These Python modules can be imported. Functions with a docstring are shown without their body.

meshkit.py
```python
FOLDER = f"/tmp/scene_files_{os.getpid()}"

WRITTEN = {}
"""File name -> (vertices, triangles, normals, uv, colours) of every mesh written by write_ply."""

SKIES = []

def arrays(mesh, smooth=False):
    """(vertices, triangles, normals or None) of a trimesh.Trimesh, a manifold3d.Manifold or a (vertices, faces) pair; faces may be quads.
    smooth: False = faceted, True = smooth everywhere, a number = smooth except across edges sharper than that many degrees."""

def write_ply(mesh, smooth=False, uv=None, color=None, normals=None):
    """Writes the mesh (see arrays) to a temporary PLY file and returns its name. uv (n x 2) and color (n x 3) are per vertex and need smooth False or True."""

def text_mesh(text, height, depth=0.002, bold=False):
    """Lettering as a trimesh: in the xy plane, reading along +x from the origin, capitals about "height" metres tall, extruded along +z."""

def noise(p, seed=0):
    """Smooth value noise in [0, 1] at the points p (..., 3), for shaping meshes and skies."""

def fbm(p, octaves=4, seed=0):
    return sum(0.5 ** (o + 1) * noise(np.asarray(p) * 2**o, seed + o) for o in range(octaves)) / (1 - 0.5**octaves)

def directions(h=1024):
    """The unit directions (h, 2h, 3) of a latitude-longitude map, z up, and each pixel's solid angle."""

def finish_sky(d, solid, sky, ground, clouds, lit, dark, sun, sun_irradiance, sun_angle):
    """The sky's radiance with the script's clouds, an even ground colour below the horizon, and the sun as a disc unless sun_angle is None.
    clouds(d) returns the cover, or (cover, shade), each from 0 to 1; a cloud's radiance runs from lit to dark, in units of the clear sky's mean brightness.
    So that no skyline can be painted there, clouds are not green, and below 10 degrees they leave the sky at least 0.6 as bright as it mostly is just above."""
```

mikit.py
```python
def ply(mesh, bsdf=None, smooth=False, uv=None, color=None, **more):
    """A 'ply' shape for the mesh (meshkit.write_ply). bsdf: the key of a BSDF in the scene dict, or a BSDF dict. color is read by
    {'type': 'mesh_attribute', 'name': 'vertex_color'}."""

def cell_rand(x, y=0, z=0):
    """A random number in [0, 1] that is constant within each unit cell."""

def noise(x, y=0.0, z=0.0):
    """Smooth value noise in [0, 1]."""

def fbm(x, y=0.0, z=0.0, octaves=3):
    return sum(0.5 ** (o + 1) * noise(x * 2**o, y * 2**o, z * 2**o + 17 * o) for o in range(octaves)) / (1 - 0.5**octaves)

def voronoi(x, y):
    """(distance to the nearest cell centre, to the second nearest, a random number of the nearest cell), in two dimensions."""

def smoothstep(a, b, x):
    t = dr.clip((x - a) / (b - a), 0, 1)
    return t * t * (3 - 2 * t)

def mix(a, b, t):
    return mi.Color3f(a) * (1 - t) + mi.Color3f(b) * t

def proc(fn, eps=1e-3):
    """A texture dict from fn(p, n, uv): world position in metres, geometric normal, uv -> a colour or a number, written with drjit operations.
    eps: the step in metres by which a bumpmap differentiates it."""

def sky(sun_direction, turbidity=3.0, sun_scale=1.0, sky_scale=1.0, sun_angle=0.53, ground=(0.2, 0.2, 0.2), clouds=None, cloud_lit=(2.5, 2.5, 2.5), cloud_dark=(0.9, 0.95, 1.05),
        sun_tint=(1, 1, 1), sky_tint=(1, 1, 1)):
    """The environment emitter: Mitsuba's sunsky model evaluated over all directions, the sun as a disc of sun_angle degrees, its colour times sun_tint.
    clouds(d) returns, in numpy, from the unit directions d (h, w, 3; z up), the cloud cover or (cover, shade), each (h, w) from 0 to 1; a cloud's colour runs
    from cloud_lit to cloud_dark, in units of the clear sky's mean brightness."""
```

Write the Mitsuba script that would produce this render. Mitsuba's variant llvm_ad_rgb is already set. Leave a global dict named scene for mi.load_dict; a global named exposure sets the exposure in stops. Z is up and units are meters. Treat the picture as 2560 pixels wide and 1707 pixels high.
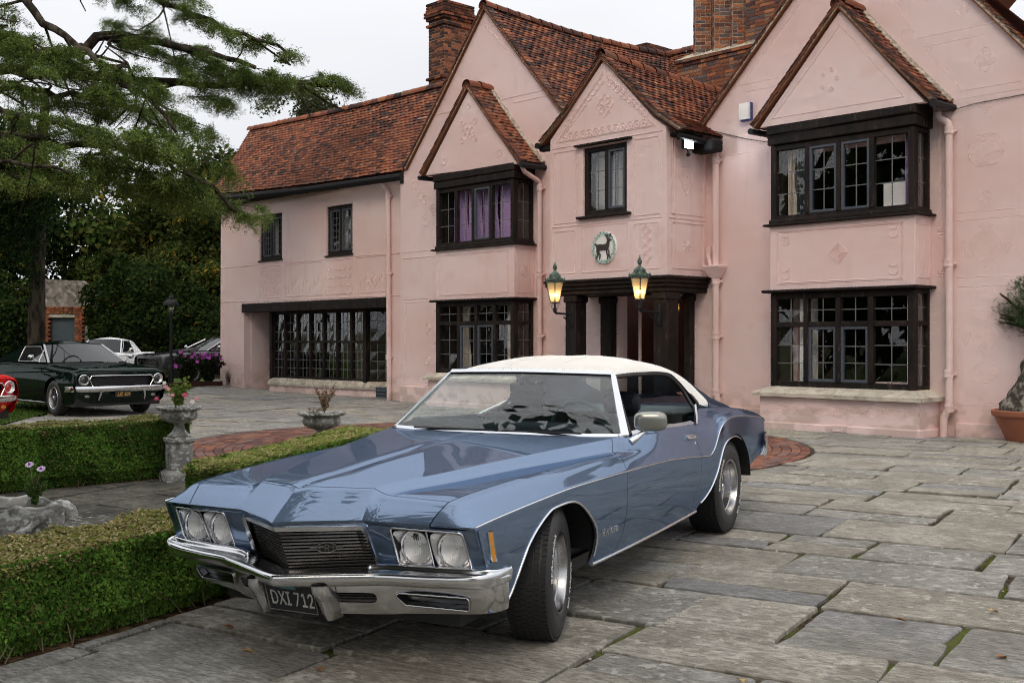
import math, random
import numpy as np
import trimesh, shapely, manifold3d
from shapely import geometry as sg, affinity as sa
from scipy.interpolate import PchipInterpolator
from scipy.spatial import cKDTree
import drjit as dr
import mitsuba as mi
import mikit, meshkit

scene, labels = {'type': 'scene'}, {}
T = mi.ScalarTransform4f
# ---------------------------------------------------------------- camera, sky, exposure
CAM_H = 1.51
scene['camera'] = {'type': 'perspective', 'fov': 48.46, 'fov_axis': 'x', 'near_clip': 0.05, 'far_clip': 600.0,
                   'to_world': T().look_at(origin=[0, 0, CAM_H], target=[0, 10, CAM_H], up=[0, 0, 1])}


def cloud_cover(d):
    # an overcast dome: about twice as bright overhead as at the horizon, with soft cloud tone
    n = meshkit.fbm(d * np.array([2.4, 2.4, 6.0]) + 3.1, 4, seed=5) - .5
    return np.ones(d.shape[:2]), np.clip(1 - np.clip(d[..., 2], 0, 1) * 1.05 + n * .5, 0, 1)


SUN = np.array([-0.15, -0.75, 0.75])
scene['sky'] = mikit.sky(SUN, turbidity=3, sun_scale=0.12, sun_angle=24, clouds=cloud_cover,
                         cloud_lit=(2.6, 2.62, 2.68), cloud_dark=(1.46, 1.49, 1.56), ground=(0.12, 0.12, 0.11))
exposure = 2.65
rng = np.random.default_rng(7)
random.seed(7)
# ---------------------------------------------------------------- helpers
def key_free(key):
    if key not in scene and key not in labels:
        return key
    k = 1
    while f'{key}_{k:03d}' in scene or f'{key}_{k:03d}' in labels:
        k += 1
    return f'{key}_{k:03d}'


_next = {}


def part_key(parent, name):
    b = f'{parent}__{name}'
    k = _next.get(b, 0)
    _next[b] = k + 1
    return b if k == 0 else f'{b}_{k:03d}'


def thing(name, label, cat, group=None, kind=None):
    key = key_free(name)
    labels[key] = {'label': label, 'category': cat}
    if group:
        labels[key]['group'] = group
    if kind:
        labels[key]['kind'] = kind
    return key


def put(key, mesh, bsdf, smooth=False, color=None, normals=None, **more):
    if isinstance(mesh, list):
        mesh = cat(*mesh)
    if normals is not None:
        path = meshkit.write_ply(mesh, False, None, color, normals)
        sh = {'type': 'ply', 'filename': path, 'face_normals': False, 'bsdf': {'type': 'ref', 'id': bsdf}, **more}
    else:
        sh = mikit.ply(mesh, bsdf, smooth, None, color, **more)
    scene[key] = sh
    return key


def part(parent, name, mesh, bsdf, smooth=False, color=None, label=None, kind=None, **more):
    key = part_key(parent, name)
    put(key, mesh, bsdf, smooth, color, **more)
    if label or kind:
        labels[key] = {}
        if label:
            labels[key]['label'] = label
        if kind:
            labels[key]['kind'] = kind
    return key


def struct(name, mesh, bsdf, label, **kw):
    labels[name] = {'label': label, 'kind': 'structure', 'category': name.replace('_', ' ')}
    put(name, mesh, bsdf, **kw)
    return name


def norm(v):
    v = np.asarray(v, float)
    return v / (np.linalg.norm(v, axis=-1, keepdims=True) + 1e-12)


def tri(f):
    f = np.asarray(f)
    return np.vstack([f[:, [0, 1, 2]], f[:, [0, 2, 3]]]) if f.shape[1] == 4 else f


def cat(*ms):
    vs, fs, n = [], [], 0
    for m in ms:
        if isinstance(m, trimesh.Trimesh):
            m = (np.array(m.vertices), np.array(m.faces))
        elif hasattr(m, 'to_mesh'):
            q = m.to_mesh()
            m = (np.array(q.vert_properties[:, :3]), np.array(q.tri_verts))
        v, f = np.asarray(m[0], float), tri(m[1])
        vs.append(v)
        fs.append(f + n)
        n += len(v)
    return np.vstack(vs), np.vstack(fs)


BOXF = np.array([[0, 3, 2, 1], [4, 5, 6, 7], [0, 1, 5, 4], [1, 2, 6, 5], [2, 3, 7, 6], [3, 0, 4, 7]])


def hexa(p):
    """box from 8 corners: bottom loop 0-3, top loop 4-7"""
    return np.asarray(p, float), tri(BOXF)


def box(x0, x1, y0, y1, z0, z1):
    return hexa([(x0, y0, z0), (x1, y0, z0), (x1, y1, z0), (x0, y1, z0), (x0, y0, z1), (x1, y0, z1), (x1, y1, z1), (x0, y1, z1)])


_pts = []
for _sx in (-1, 1):
    for _sy in (-1, 1):
        for _sz in (-1, 1):
            for _i in range(3):
                _v = np.array([_sx, _sy, _sz]) * .9
                _v[_i] /= .9
                _pts.append(_v)
_cb = trimesh.convex.convex_hull(np.array(_pts))


def cbox(x0, x1, y0, y1, z0, z1, c=.006):
    """box with chamfered edges"""
    v = np.array(_cb.vertices)
    h = np.array([(x1 - x0) / 2, (y1 - y0) / 2, (z1 - z0) / 2])
    m = np.array([(x1 + x0) / 2, (y1 + y0) / 2, (z1 + z0) / 2])
    s = np.sign(v)
    full = np.abs(v) > .95
    c = min(c, h.min() * .6)
    return m + s * np.where(full, h, h - c), np.array(_cb.faces)


def quad(a, b, c, d):
    return np.array([a, b, c, d], float), np.array([[0, 1, 2], [0, 2, 3]])


def tube(p, r, sides=8, closed=False, flat=None):
    p = np.asarray(p, float)
    n = len(p)
    if closed:
        t = np.roll(p, -1, 0) - np.roll(p, 1, 0)
    else:
        t = np.gradient(p, axis=0)
    t = norm(t)
    r = np.broadcast_to(np.asarray(r, float), (n,))
    a = np.cross(t[0], [0, 0, 1.0])
    if np.linalg.norm(a) < .2:
        a = np.cross(t[0], [1.0, 0, 0])
    A = np.zeros((n, 3))
    for i in range(n):
        a = a - t[i] * np.dot(a, t[i])
        a = a / (np.linalg.norm(a) + 1e-12)
        A[i] = a
    Bv = np.cross(t, A)
    ang = np.arange(sides) * 2 * np.pi / sides
    v = (p[:, None] + r[:, None, None] * (np.cos(ang)[None, :, None] * A[:, None] + np.sin(ang)[None, :, None] * Bv[:, None])).reshape(-1, 3)
    m = n if closed else n - 1
    i, j = np.meshgrid(np.arange(m), np.arange(sides), indexing='ij')
    q = np.stack([i * sides + j, i * sides + (j + 1) % sides, ((i + 1) % n) * sides + (j + 1) % sides, ((i + 1) % n) * sides + j], -1).reshape(-1, 4)
    f = tri(q)
    if not closed:
        c0 = [[0, k + 1, k] for k in range(1, sides - 1)]
        o = (n - 1) * sides
        c1 = [[o, o + k, o + k + 1] for k in range(1, sides - 1)]
        f = np.vstack([f, c0, c1])
    return v, f


def lathe(prof, n=24, center=(0, 0, 0), axis='z'):
    """profile of (r, h) revolved"""
    prof = np.asarray(prof, float)
    a = np.arange(n) * 2 * np.pi / n
    r, h = prof[:, 0], prof[:, 1]
    v = np.stack([r[:, None] * np.cos(a), r[:, None] * np.sin(a), np.repeat(h[:, None], n, 1)], -1).reshape(-1, 3)
    i, j = np.meshgrid(np.arange(len(prof) - 1), np.arange(n), indexing='ij')
    q = np.stack([i * n + j, i * n + (j + 1) % n, (i + 1) * n + (j + 1) % n, (i + 1) * n + j], -1).reshape(-1, 4)
    if axis == 'y':
        v = v[:, [0, 2, 1]]
    return v + np.asarray(center, float), tri(q)


def grid(P):
    """(n, m, 3) grid of points as a mesh"""
    P = np.asarray(P, float)
    n, m = P.shape[:2]
    i, j = np.meshgrid(np.arange(n - 1), np.arange(m - 1), indexing='ij')
    q = np.stack([i * m + j, i * m + j + 1, (i + 1) * m + j + 1, (i + 1) * m + j], -1).reshape(-1, 4)
    return P.reshape(-1, 3), tri(q)


def prism(poly, h0, h1):
    """shapely polygon extruded from h0 to h1 along z"""
    out = []
    for g in getattr(poly, 'geoms', [poly]):
        m = trimesh.creation.extrude_polygon(g, h1 - h0, engine='earcut')
        v = np.array(m.vertices)
        v[:, 2] += h0
        out.append((v, np.array(m.faces)))
    return cat(*out)


def ball(c, r, sub=2, scale=(1, 1, 1)):
    m = trimesh.creation.icosphere(sub, 1.0)
    return np.array(m.vertices) * r * np.asarray(scale) + np.asarray(c), np.array(m.faces)


def xf(mesh, M):
    v, f = mesh
    M = np.asarray(M, float)
    return v @ M[:3, :3].T + M[:3, 3], f


def pose(x, y, z, yaw, pitch=0.0, roll=0.0):
    """x forward, y left, z up; pitch > 0 lowers the nose"""
    c, s = math.cos(yaw), math.sin(yaw)
    R = np.array([[c, -s, 0], [s, c, 0], [0, 0, 1.0]])
    cp, sp = math.cos(pitch), math.sin(pitch)
    R = R @ np.array([[cp, 0, sp], [0, 1, 0], [-sp, 0, cp]])
    cr, sr = math.cos(roll), math.sin(roll)
    R = R @ np.array([[1, 0, 0], [0, cr, -sr], [0, sr, cr]])
    M = np.eye(4)
    M[:3, :3] = R
    M[:3, 3] = (x, y, z)
    return M


def sstep(a, b, x):
    t = np.clip((x - a) / (b - a), 0, 1)
    return t * t * (3 - 2 * t)


def ground_z(x, y):
    """the forecourt: falls gently from the house towards the camera"""
    x, y = np.asarray(x, float), np.asarray(y, float)
    t = .464 * (x + .57) + .886 * (y - 6.175)
    z = np.where(t < 4.6, .0284 * t, .1306 + .0374 * (1 - np.exp(-np.maximum(t - 4.6, 0) * .0284 / .0374)))
    z = np.maximum(z, -.35)
    return z + .13 * sstep(24, 31, y) * sstep(-6.2, -8.8, x)


# ---------------------------------------------------------------- materials
def two(b):
    return {'type': 'twosided', 'bsdf': b}


def rgb(c):
    return {'type': 'rgb', 'value': [float(x) for x in c]}


def mat(name, color, rough=.5, metallic=0.0, spec=.5, bump=None, bscale=.01, eps=1e-3, **kw):
    base = mikit.proc(color) if callable(color) else (color if isinstance(color, dict) else rgb(color))
    b = {'type': 'principled', 'base_color': base, 'roughness': rough, 'metallic': metallic, 'specular': spec, **kw}
    if bump is not None:
        b = {'type': 'bumpmap', 'arbitrary': mikit.proc(bump, eps), 'scale': bscale, 'nested': b}
    scene[name] = two(b)


VC = {'type': 'mesh_attribute', 'name': 'vertex_color'}
fbm, noise, mix, ss = mikit.fbm, mikit.noise, mikit.mix, mikit.smoothstep


def plaster_col(p, n, uv):
    a = fbm(p.x * .55 + p.y * .4, p.y * .35 - p.x * .2, p.z * .6, 4)
    b = fbm(p.x * 2.3, p.y * 2.3, p.z * 2.1 + 9, 4)
    c = mix((.685, .495, .468), (.74, .585, .572), ss(.30, .70, a + .14 * ss(2, 8, p.x)))
    c = mix(c, (.61, .39, .35), .38 * ss(.56, .75, b) * ss(.5, .62, a))
    d = fbm(p.x * 7, p.y * 7, p.z * .9, 3)
    c = mix(c, (.56, .40, .37), .22 * ss(.57, .78, d))
    low = ss(1.0, .25, p.z) * ss(.42, .62, fbm(p.x * 4, p.y * 4, p.z * 5, 3))
    return mix(c, (.36, .27, .22), .5 * low)


def plaster_bump(p, n, uv):
    return fbm(p.x * 5, p.y * 5, p.z * 9, 3) + .25 * fbm(p.x * 26, p.y * 26, p.z * 34, 2)


mat('plaster', plaster_col, .85, spec=.25, bump=plaster_bump, bscale=.010, eps=4e-3)


def timber_col(p, n, uv):
    g = fbm(p.x * 9 + 3, p.y * 9, p.z * 2.2, 4)
    c = mix((.006, .005, .0045), (.018, .011, .009), ss(.3, .7, g))
    return mix(c, (.09, .075, .065), .35 * ss(.68, .82, fbm(p.x * 30, p.y * 30, p.z * 5 + 4, 2)))


mat('timber', timber_col, .65, spec=.25, bump=lambda p, n, uv: fbm(p.x * 40, p.y * 40, p.z * 9, 2), bscale=.003)
mat('black_iron', (.010, .011, .013), .55, spec=.3)
mat('casement_paint', (.055, .065, .085), .45)
mat('lead', (.16, .165, .17), .5, metallic=.4)
mat('tile', VC, .85, spec=.25, bump=lambda p, n, uv: fbm(p.x * 35, p.y * 35, p.z * 35, 2), bscale=.003)
mat('brick', VC, .9, spec=.2, bump=lambda p, n, uv: fbm(p.x * 45, p.y * 45, p.z * 45, 2), bscale=.004)
mat('mortar', lambda p, n, uv: mix((.28, .24, .19), (.46, .41, .34), fbm(p.x * 14, p.y * 14, p.z * 14, 3)), .95, spec=.1)
mat('verge_mortar', lambda p, n, uv: mix((.26, .22, .17), (.48, .42, .35), ss(.35, .6, fbm(p.x * 22, p.y * 22, p.z * 22, 3))), .95, spec=.1)
mat('limestone', lambda p, n, uv: mix(mix((.36, .33, .27), (.52, .48, .41), ss(.3, .7, fbm(p.x * 6, p.y * 6, p.z * 6, 4))), (.20, .19, .15), .6 * ss(.58, .72, fbm(p.x * 17, p.y * 17, p.z * 17, 3))), .9, spec=.2,
    bump=lambda p, n, uv: fbm(p.x * 30, p.y * 30, p.z * 30, 3), bscale=.006)
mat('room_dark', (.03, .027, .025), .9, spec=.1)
mat('room_blind', (.42, .44, .45), .8)
mat('curtain_lilac', (.40, .27, .50), .8)
mat('curtain_cream', (.55, .50, .42), .85)
mat('white_paint', (.75, .75, .73), .5)
mat('porch_red', (.17, .075, .06), .8)
mat('black_tar', (.012, .012, .013), .75, spec=.2)
scene['pane_glass'] = {'type': 'thindielectric', 'int_ior': 1.5}


# ---------------------------------------------------------------- the house's own frame: u along the front, d outward, z up
HU = np.array([.6826, -.7308, 0])
HN = np.array([-.7308, -.6826, 0])
HP = np.array([6.175, 16.29, 0])


def H(mesh):
    v, f = mesh if not isinstance(mesh, list) else cat(*mesh)
    v = np.asarray(v, float)
    w = HP + v[:, :1] * HU + v[:, 1:2] * HN
    w[:, 2] = v[:, 2]
    return w, tri(f)[:, ::-1]


def hp(u, d, z):
    w = HP + u * HU + d * HN
    return np.array([w[0], w[1], z])
# ---------------------------------------------------------------- the pink house
house = thing('pink_house', 'long pink plastered old house with gables, black timber windows and red tiled roofs', 'house')


def each(name, meshes, bsdf, **kw):
    for m in meshes:
        part(house, name, H(m), bsdf, **kw)


def wall_panel(poly, d, thick=.25, name='wall', u0=None, u1=None, parent=house, label=None):
    """vertical wall in the plane d (outer face), poly in (u, z)"""
    v, f = prism(poly, 0, thick)
    w = np.stack([v[:, 0], d - v[:, 2], v[:, 1]], -1)
    return part(parent, name, H((w, f[:, ::-1])), 'plaster', label=label)


def rect(u0, u1, z0, z1):
    return sg.box(u0, z0, u1, z1)


class Fr:
    """a frame on a vertical plane: a along the width from (uA, dA) to (uB, dB), b outward, z up"""

    def __init__(s, uA, dA, uB, dB):
        s.o = np.array([uA, dA, 0.0])
        e = np.array([uB - uA, dB - dA, 0.0])
        s.w = float(np.linalg.norm(e))
        s.e = e / s.w
        s.n = np.array([-s.e[1], s.e[0], 0])

    def __call__(s, mesh):
        v, f = mesh if not isinstance(mesh, list) else cat(*mesh)
        v = np.asarray(v, float)
        w = s.o + v[:, :1] * s.e + v[:, 1:2] * s.n
        w[:, 2] = v[:, 2]
        return H((w, f))


def window(F, z0, z1, edges, rows, grid_n, key, frame=.07, mull=.06, casements=(), setback=0.0, depth=.09, transom=.06, lead=.007):
    """edges: light boundaries along a (centre lines of mullions); rows: z boundaries; grid_n[row] = (panes across, panes up)"""
    fr, cs, ld = [], [], []
    a0, a1 = edges[0], edges[-1]
    b1 = -setback
    b0 = b1 - depth
    fr.append(cbox(a0, a0 + frame, b0, b1, z0, z1))
    fr.append(cbox(a1 - frame, a1, b0, b1, z0, z1))
    fr.append(cbox(a0 + frame, a1 - frame, b0 + .004, b1 - .004, z0, z0 + frame))
    fr.append(cbox(a0 + frame, a1 - frame, b0 + .004, b1 - .004, z1 - frame, z1))
    for e in edges[1:-1]:
        fr.append(cbox(e - mull / 2, e + mull / 2, b0 + .008, b1 + .012, z0 + frame, z1 - frame))
    for r in rows[1:-1]:
        for i in range(len(edges) - 1):
            l = a0 + frame if i == 0 else edges[i] + mull / 2
            h = a1 - frame if i == len(edges) - 2 else edges[i + 1] - mull / 2
            fr.append(cbox(l, h, b0 + .012, b1 + .004, r - transom / 2, r + transom / 2))
    part(key, 'frame', F(fr), 'timber')
    for ri in range(len(rows) - 1):
        zl = z0 + frame if ri == 0 else rows[ri] + transom / 2
        zh = z1 - frame if ri == len(rows) - 2 else rows[ri + 1] - transom / 2
        nx, nz = grid_n[ri]
        for i in range(len(edges) - 1):
            l = a0 + frame if i == 0 else edges[i] + mull / 2
            h = a1 - frame if i == len(edges) - 2 else edges[i + 1] - mull / 2
            zl2, zh2, l2, h2 = zl, zh, l, h
            if (ri, i) in casements:
                c = .042
                cs.append([cbox(l, l + c, b1 - .055, b1 + .002, zl, zh), cbox(h - c, h, b1 - .055, b1 + .002, zl, zh),
                           cbox(l + c, h - c, b1 - .053, b1, zl, zl + c), cbox(l + c, h - c, b1 - .053, b1, zh - c, zh)])
                zl2, zh2, l2, h2 = zl + c, zh - c, l + c, h - c
            bg = b1 - .045
            for q in range(1, nx):
                x = l2 + (h2 - l2) * q / nx
                ld.append(box(x - lead, x + lead, bg - .006, bg + .006, zl2, zh2))
            for q in range(1, nz):
                z = zl2 + (zh2 - zl2) * q / nz
                ld.append(box(l2, h2, bg - .005, bg + .005, z - lead, z + lead))
            for q in range(nx):
                for k in range(nz):
                    x0_, x1_ = l2 + (h2 - l2) * q / nx, l2 + (h2 - l2) * (q + 1) / nx
                    y0_, y1_ = zl2 + (zh2 - zl2) * k / nz, zl2 + (zh2 - zl2) * (k + 1) / nz
                    t = rng.normal(0, .0016, 4)
                    part(key, 'pane', F(quad((x0_, bg + t[0], y0_), (x1_, bg + t[1], y0_), (x1_, bg + t[2], y1_), (x0_, bg + t[3], y1_))), 'pane_glass')
    for c in cs:
        part(key, 'casement', F(c), 'casement_paint')
    if ld:
        part(key, 'lead', F(ld), 'lead')


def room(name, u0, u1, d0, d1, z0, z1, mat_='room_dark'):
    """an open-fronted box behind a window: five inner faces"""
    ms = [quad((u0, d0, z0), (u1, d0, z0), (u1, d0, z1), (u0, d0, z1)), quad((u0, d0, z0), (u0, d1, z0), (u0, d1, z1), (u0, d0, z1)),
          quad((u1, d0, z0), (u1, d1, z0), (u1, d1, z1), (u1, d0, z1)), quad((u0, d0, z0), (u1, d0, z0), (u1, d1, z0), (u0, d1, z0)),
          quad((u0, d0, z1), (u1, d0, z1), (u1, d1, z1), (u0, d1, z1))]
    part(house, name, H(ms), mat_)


def curtain(u0, u1, d, z0, z1, m, name='curtain', amp=.025, waves=5, gather=0.0, along=None, key=house):
    n, k = 60, 10
    a = np.linspace(0, 1, n)
    P = np.zeros((k, n, 3))
    for i, t in enumerate(np.linspace(0, 1, k)):
        w = (1 - gather * math.sin(math.pi * min(1, t * 1.3)))
        P[i, :, 0] = u0 + (u1 - u0) * a * w
        P[i, :, 1] = d + amp * np.sin(a * waves * 2 * math.pi + 1.1 * np.sin(3 * a)) * (.7 + .3 * t)
        P[i, :, 2] = z1 + (z0 - z1) * t
    if along is not None:
        P = P[:, :, [1, 0, 2]]
        P[:, :, 0] += along
    part(key, name, H(grid(P)), m, smooth=True)


# --- tiles -----------------------------------------------------------------
TILE_PAL = np.array([(.225, .078, .042), (.185, .066, .038), (.145, .055, .036), (.105, .045, .034), (.065, .034, .030), (.042, .028, .027), (.26, .105, .055), (.19, .09, .06), (.14, .085, .062)])


for _i, _c in enumerate(TILE_PAL):
    for _j, _f in enumerate((.82, 1.0, 1.18)):
        mat(f'tile_{_i}_{_j}', np.clip(_c * _f, 0, 1), .85, spec=.25)


def tile_bsdf(col):
    i = int(np.argmin([np.linalg.norm(norm(col) - norm(c)) + abs(np.log(np.sum(col) / np.sum(c))) for c in TILE_PAL]))
    r = np.sum(col) / np.sum(TILE_PAL[i])
    return f'tile_{i}_{0 if r < .92 else 1 if r < 1.08 else 2}'


def tile_color(p, dark=0.0):
    n = meshkit.fbm(np.array([p[0] * .8, p[1] * .8, p[2] * .9]), 3, seed=3)
    w = np.array([2.6, 3.0, 2.6, 2.0, 1.5, 1.0, 1.0, 1.0, .5])
    k = np.clip((n - .5) * 3 + dark, -1, 1.6)
    w = w * np.exp(-k * np.array([1.2, .8, .2, -.4, -1.0, -1.2, .6, .4, 0]))
    c = TILE_PAL[rng.choice(9, p=w / w.sum())] * rng.uniform(.8, 1.2)
    return np.clip(c, 0, 1)


def tile_roof(name, lo0, lo1, prof_hi0, prof_hi1, near=(7, 15), width=.165, gauge=.1, dark=0.0, limit=300, sag=0.0, under=True, label=None):
    """profile lists from eave to ridge at both ends, in (u, d, z)"""
    A = np.array([lo0] + list(prof_hi0), float)
    Bp = np.array([lo1] + list(prof_hi1), float)
    sl = np.concatenate([[0], np.cumsum(np.linalg.norm(np.diff((A + Bp) / 2, axis=0), axis=1))])
    L = sl[-1]

    def at(s, t):
        i = int(np.clip(np.searchsorted(sl, s) - 1, 0, len(sl) - 2))
        w = (s - sl[i]) / (sl[i + 1] - sl[i])
        a, b = A[i] + (A[i + 1] - A[i]) * w, Bp[i] + (Bp[i + 1] - Bp[i]) * w
        q = a + (b - a) * t
        q = q - np.array([0, 0, sag * math.sin(math.pi * t)])
        return q
    rf = part(house, name, H(_under(A, Bp, sag)), 'timber', label=label)
    pieces = []
    nr = int(L / gauge)
    sgn = None
    for r in range(nr + 1):
        s = r * gauge
        if s > L - .02:
            break
        l = at(s, 0)
        rr = at(s, 1)
        wlen = np.linalg.norm(rr - l)
        nc = max(1, int(round(wlen / width)))
        off = .5 if r % 2 else 0.0
        e = (rr - l) / wlen
        up = norm(at(min(s + .12, L), .5) - at(max(s - .02, 0), .5))
        nn = np.cross(e, up)
        if sgn is None:
            sgn = np.sign(nn[2]) or 1
        nn = norm(nn * sgn)
        for c in range(nc + (1 if off else 0)):
            t0, t1 = max(0, (c - off) / nc), min(1, (c + 1 - off) / nc)
            if t1 - t0 < .2 / nc:
                continue
            p = at(s, (t0 + t1) / 2)
            hw = wlen * (t1 - t0) / 2 - .003
            hl = min(.16, L - s + .03)
            a = rng.normal(0, .012)
            lift = .030 + abs(rng.normal(0, .006))
            j = rng.normal(0, .004)
            e2 = e + up * a
            u2 = up - e * a
            th = .017
            cam = nn * .005
            q0 = p + u2 * j
            lo, hi = nn * lift, nn * .002
            pts = [q0 - e2 * hw + lo - cam, q0 + lo + cam, q0 + e2 * hw + lo - cam, q0 + u2 * hl + e2 * hw + hi - cam, q0 + u2 * hl + hi + cam, q0 + u2 * hl - e2 * hw + hi - cam]
            pts = np.array(pts + [x - nn * th for x in pts])
            pieces.append((pts, tile_color(p, dark)))
    F6 = [[0, 1, 4], [0, 4, 5], [1, 2, 3], [1, 3, 4], [6, 10, 7], [6, 11, 10], [7, 9, 8], [7, 10, 9], [0, 6, 7], [0, 7, 1], [1, 7, 8], [1, 8, 2], [2, 8, 9], [2, 9, 3], [5, 11, 6], [5, 6, 0], [3, 9, 10], [3, 10, 4], [4, 10, 11], [4, 11, 5]]
    F6 = np.array(F6)
    cam = np.array([7.7, 15.6])
    pieces.sort(key=lambda q: np.linalg.norm(q[0][:, :2].mean(0) - cam))
    for k, (pts, col) in enumerate(pieces[:limit]):
        part(rf, 'tile', H((pts, F6)), tile_bsdf(col))
    rest = pieces[limit:]
    if rest:
        m = cat(*[(p, F6) for p, _ in rest])
        part(rf, 'tile_field', H(m), 'tile', color=np.concatenate([np.tile(c, (12, 1)) for _, c in rest]), kind='stuff')
    return rf


def _under(A, Bp, sag):
    ts = np.linspace(0, 1, 12)
    P = np.array([[a + (b - a) * t - np.array([0, 0, sag * math.sin(math.pi * t) + .012]) for t in ts] for a, b in zip(A, Bp)])
    return grid(P)


def ridge(rf, a, b, r=.115, n=None, sag=0.0):
    a, b = np.array(a, float), np.array(b, float)
    L = np.linalg.norm(b - a)
    n = n or max(1, int(L / .32))
    e = (b - a) / L
    side = norm(np.cross(e, [0, 0, 1.0]))
    ang = np.linspace(-.15, math.pi + .15, 9)
    for k in range(n):
        s0, s1 = L * k / n, L * (k + 1) / n - .012
        P = []
        for s, rr in ((s0, r + .012), (s1, r)):
            c = a + e * s - np.array([0, 0, .05 + sag * math.sin(math.pi * s / L) + rng.normal(0, .003)])
            P.append([c + side * math.cos(t) * rr + np.array([0, 0, math.sin(t) * rr]) for t in ang])
        part(rf, 'ridge_tile', H(grid(np.array(P))), tile_bsdf(tile_color(a + e * s0, -.1)))


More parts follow.
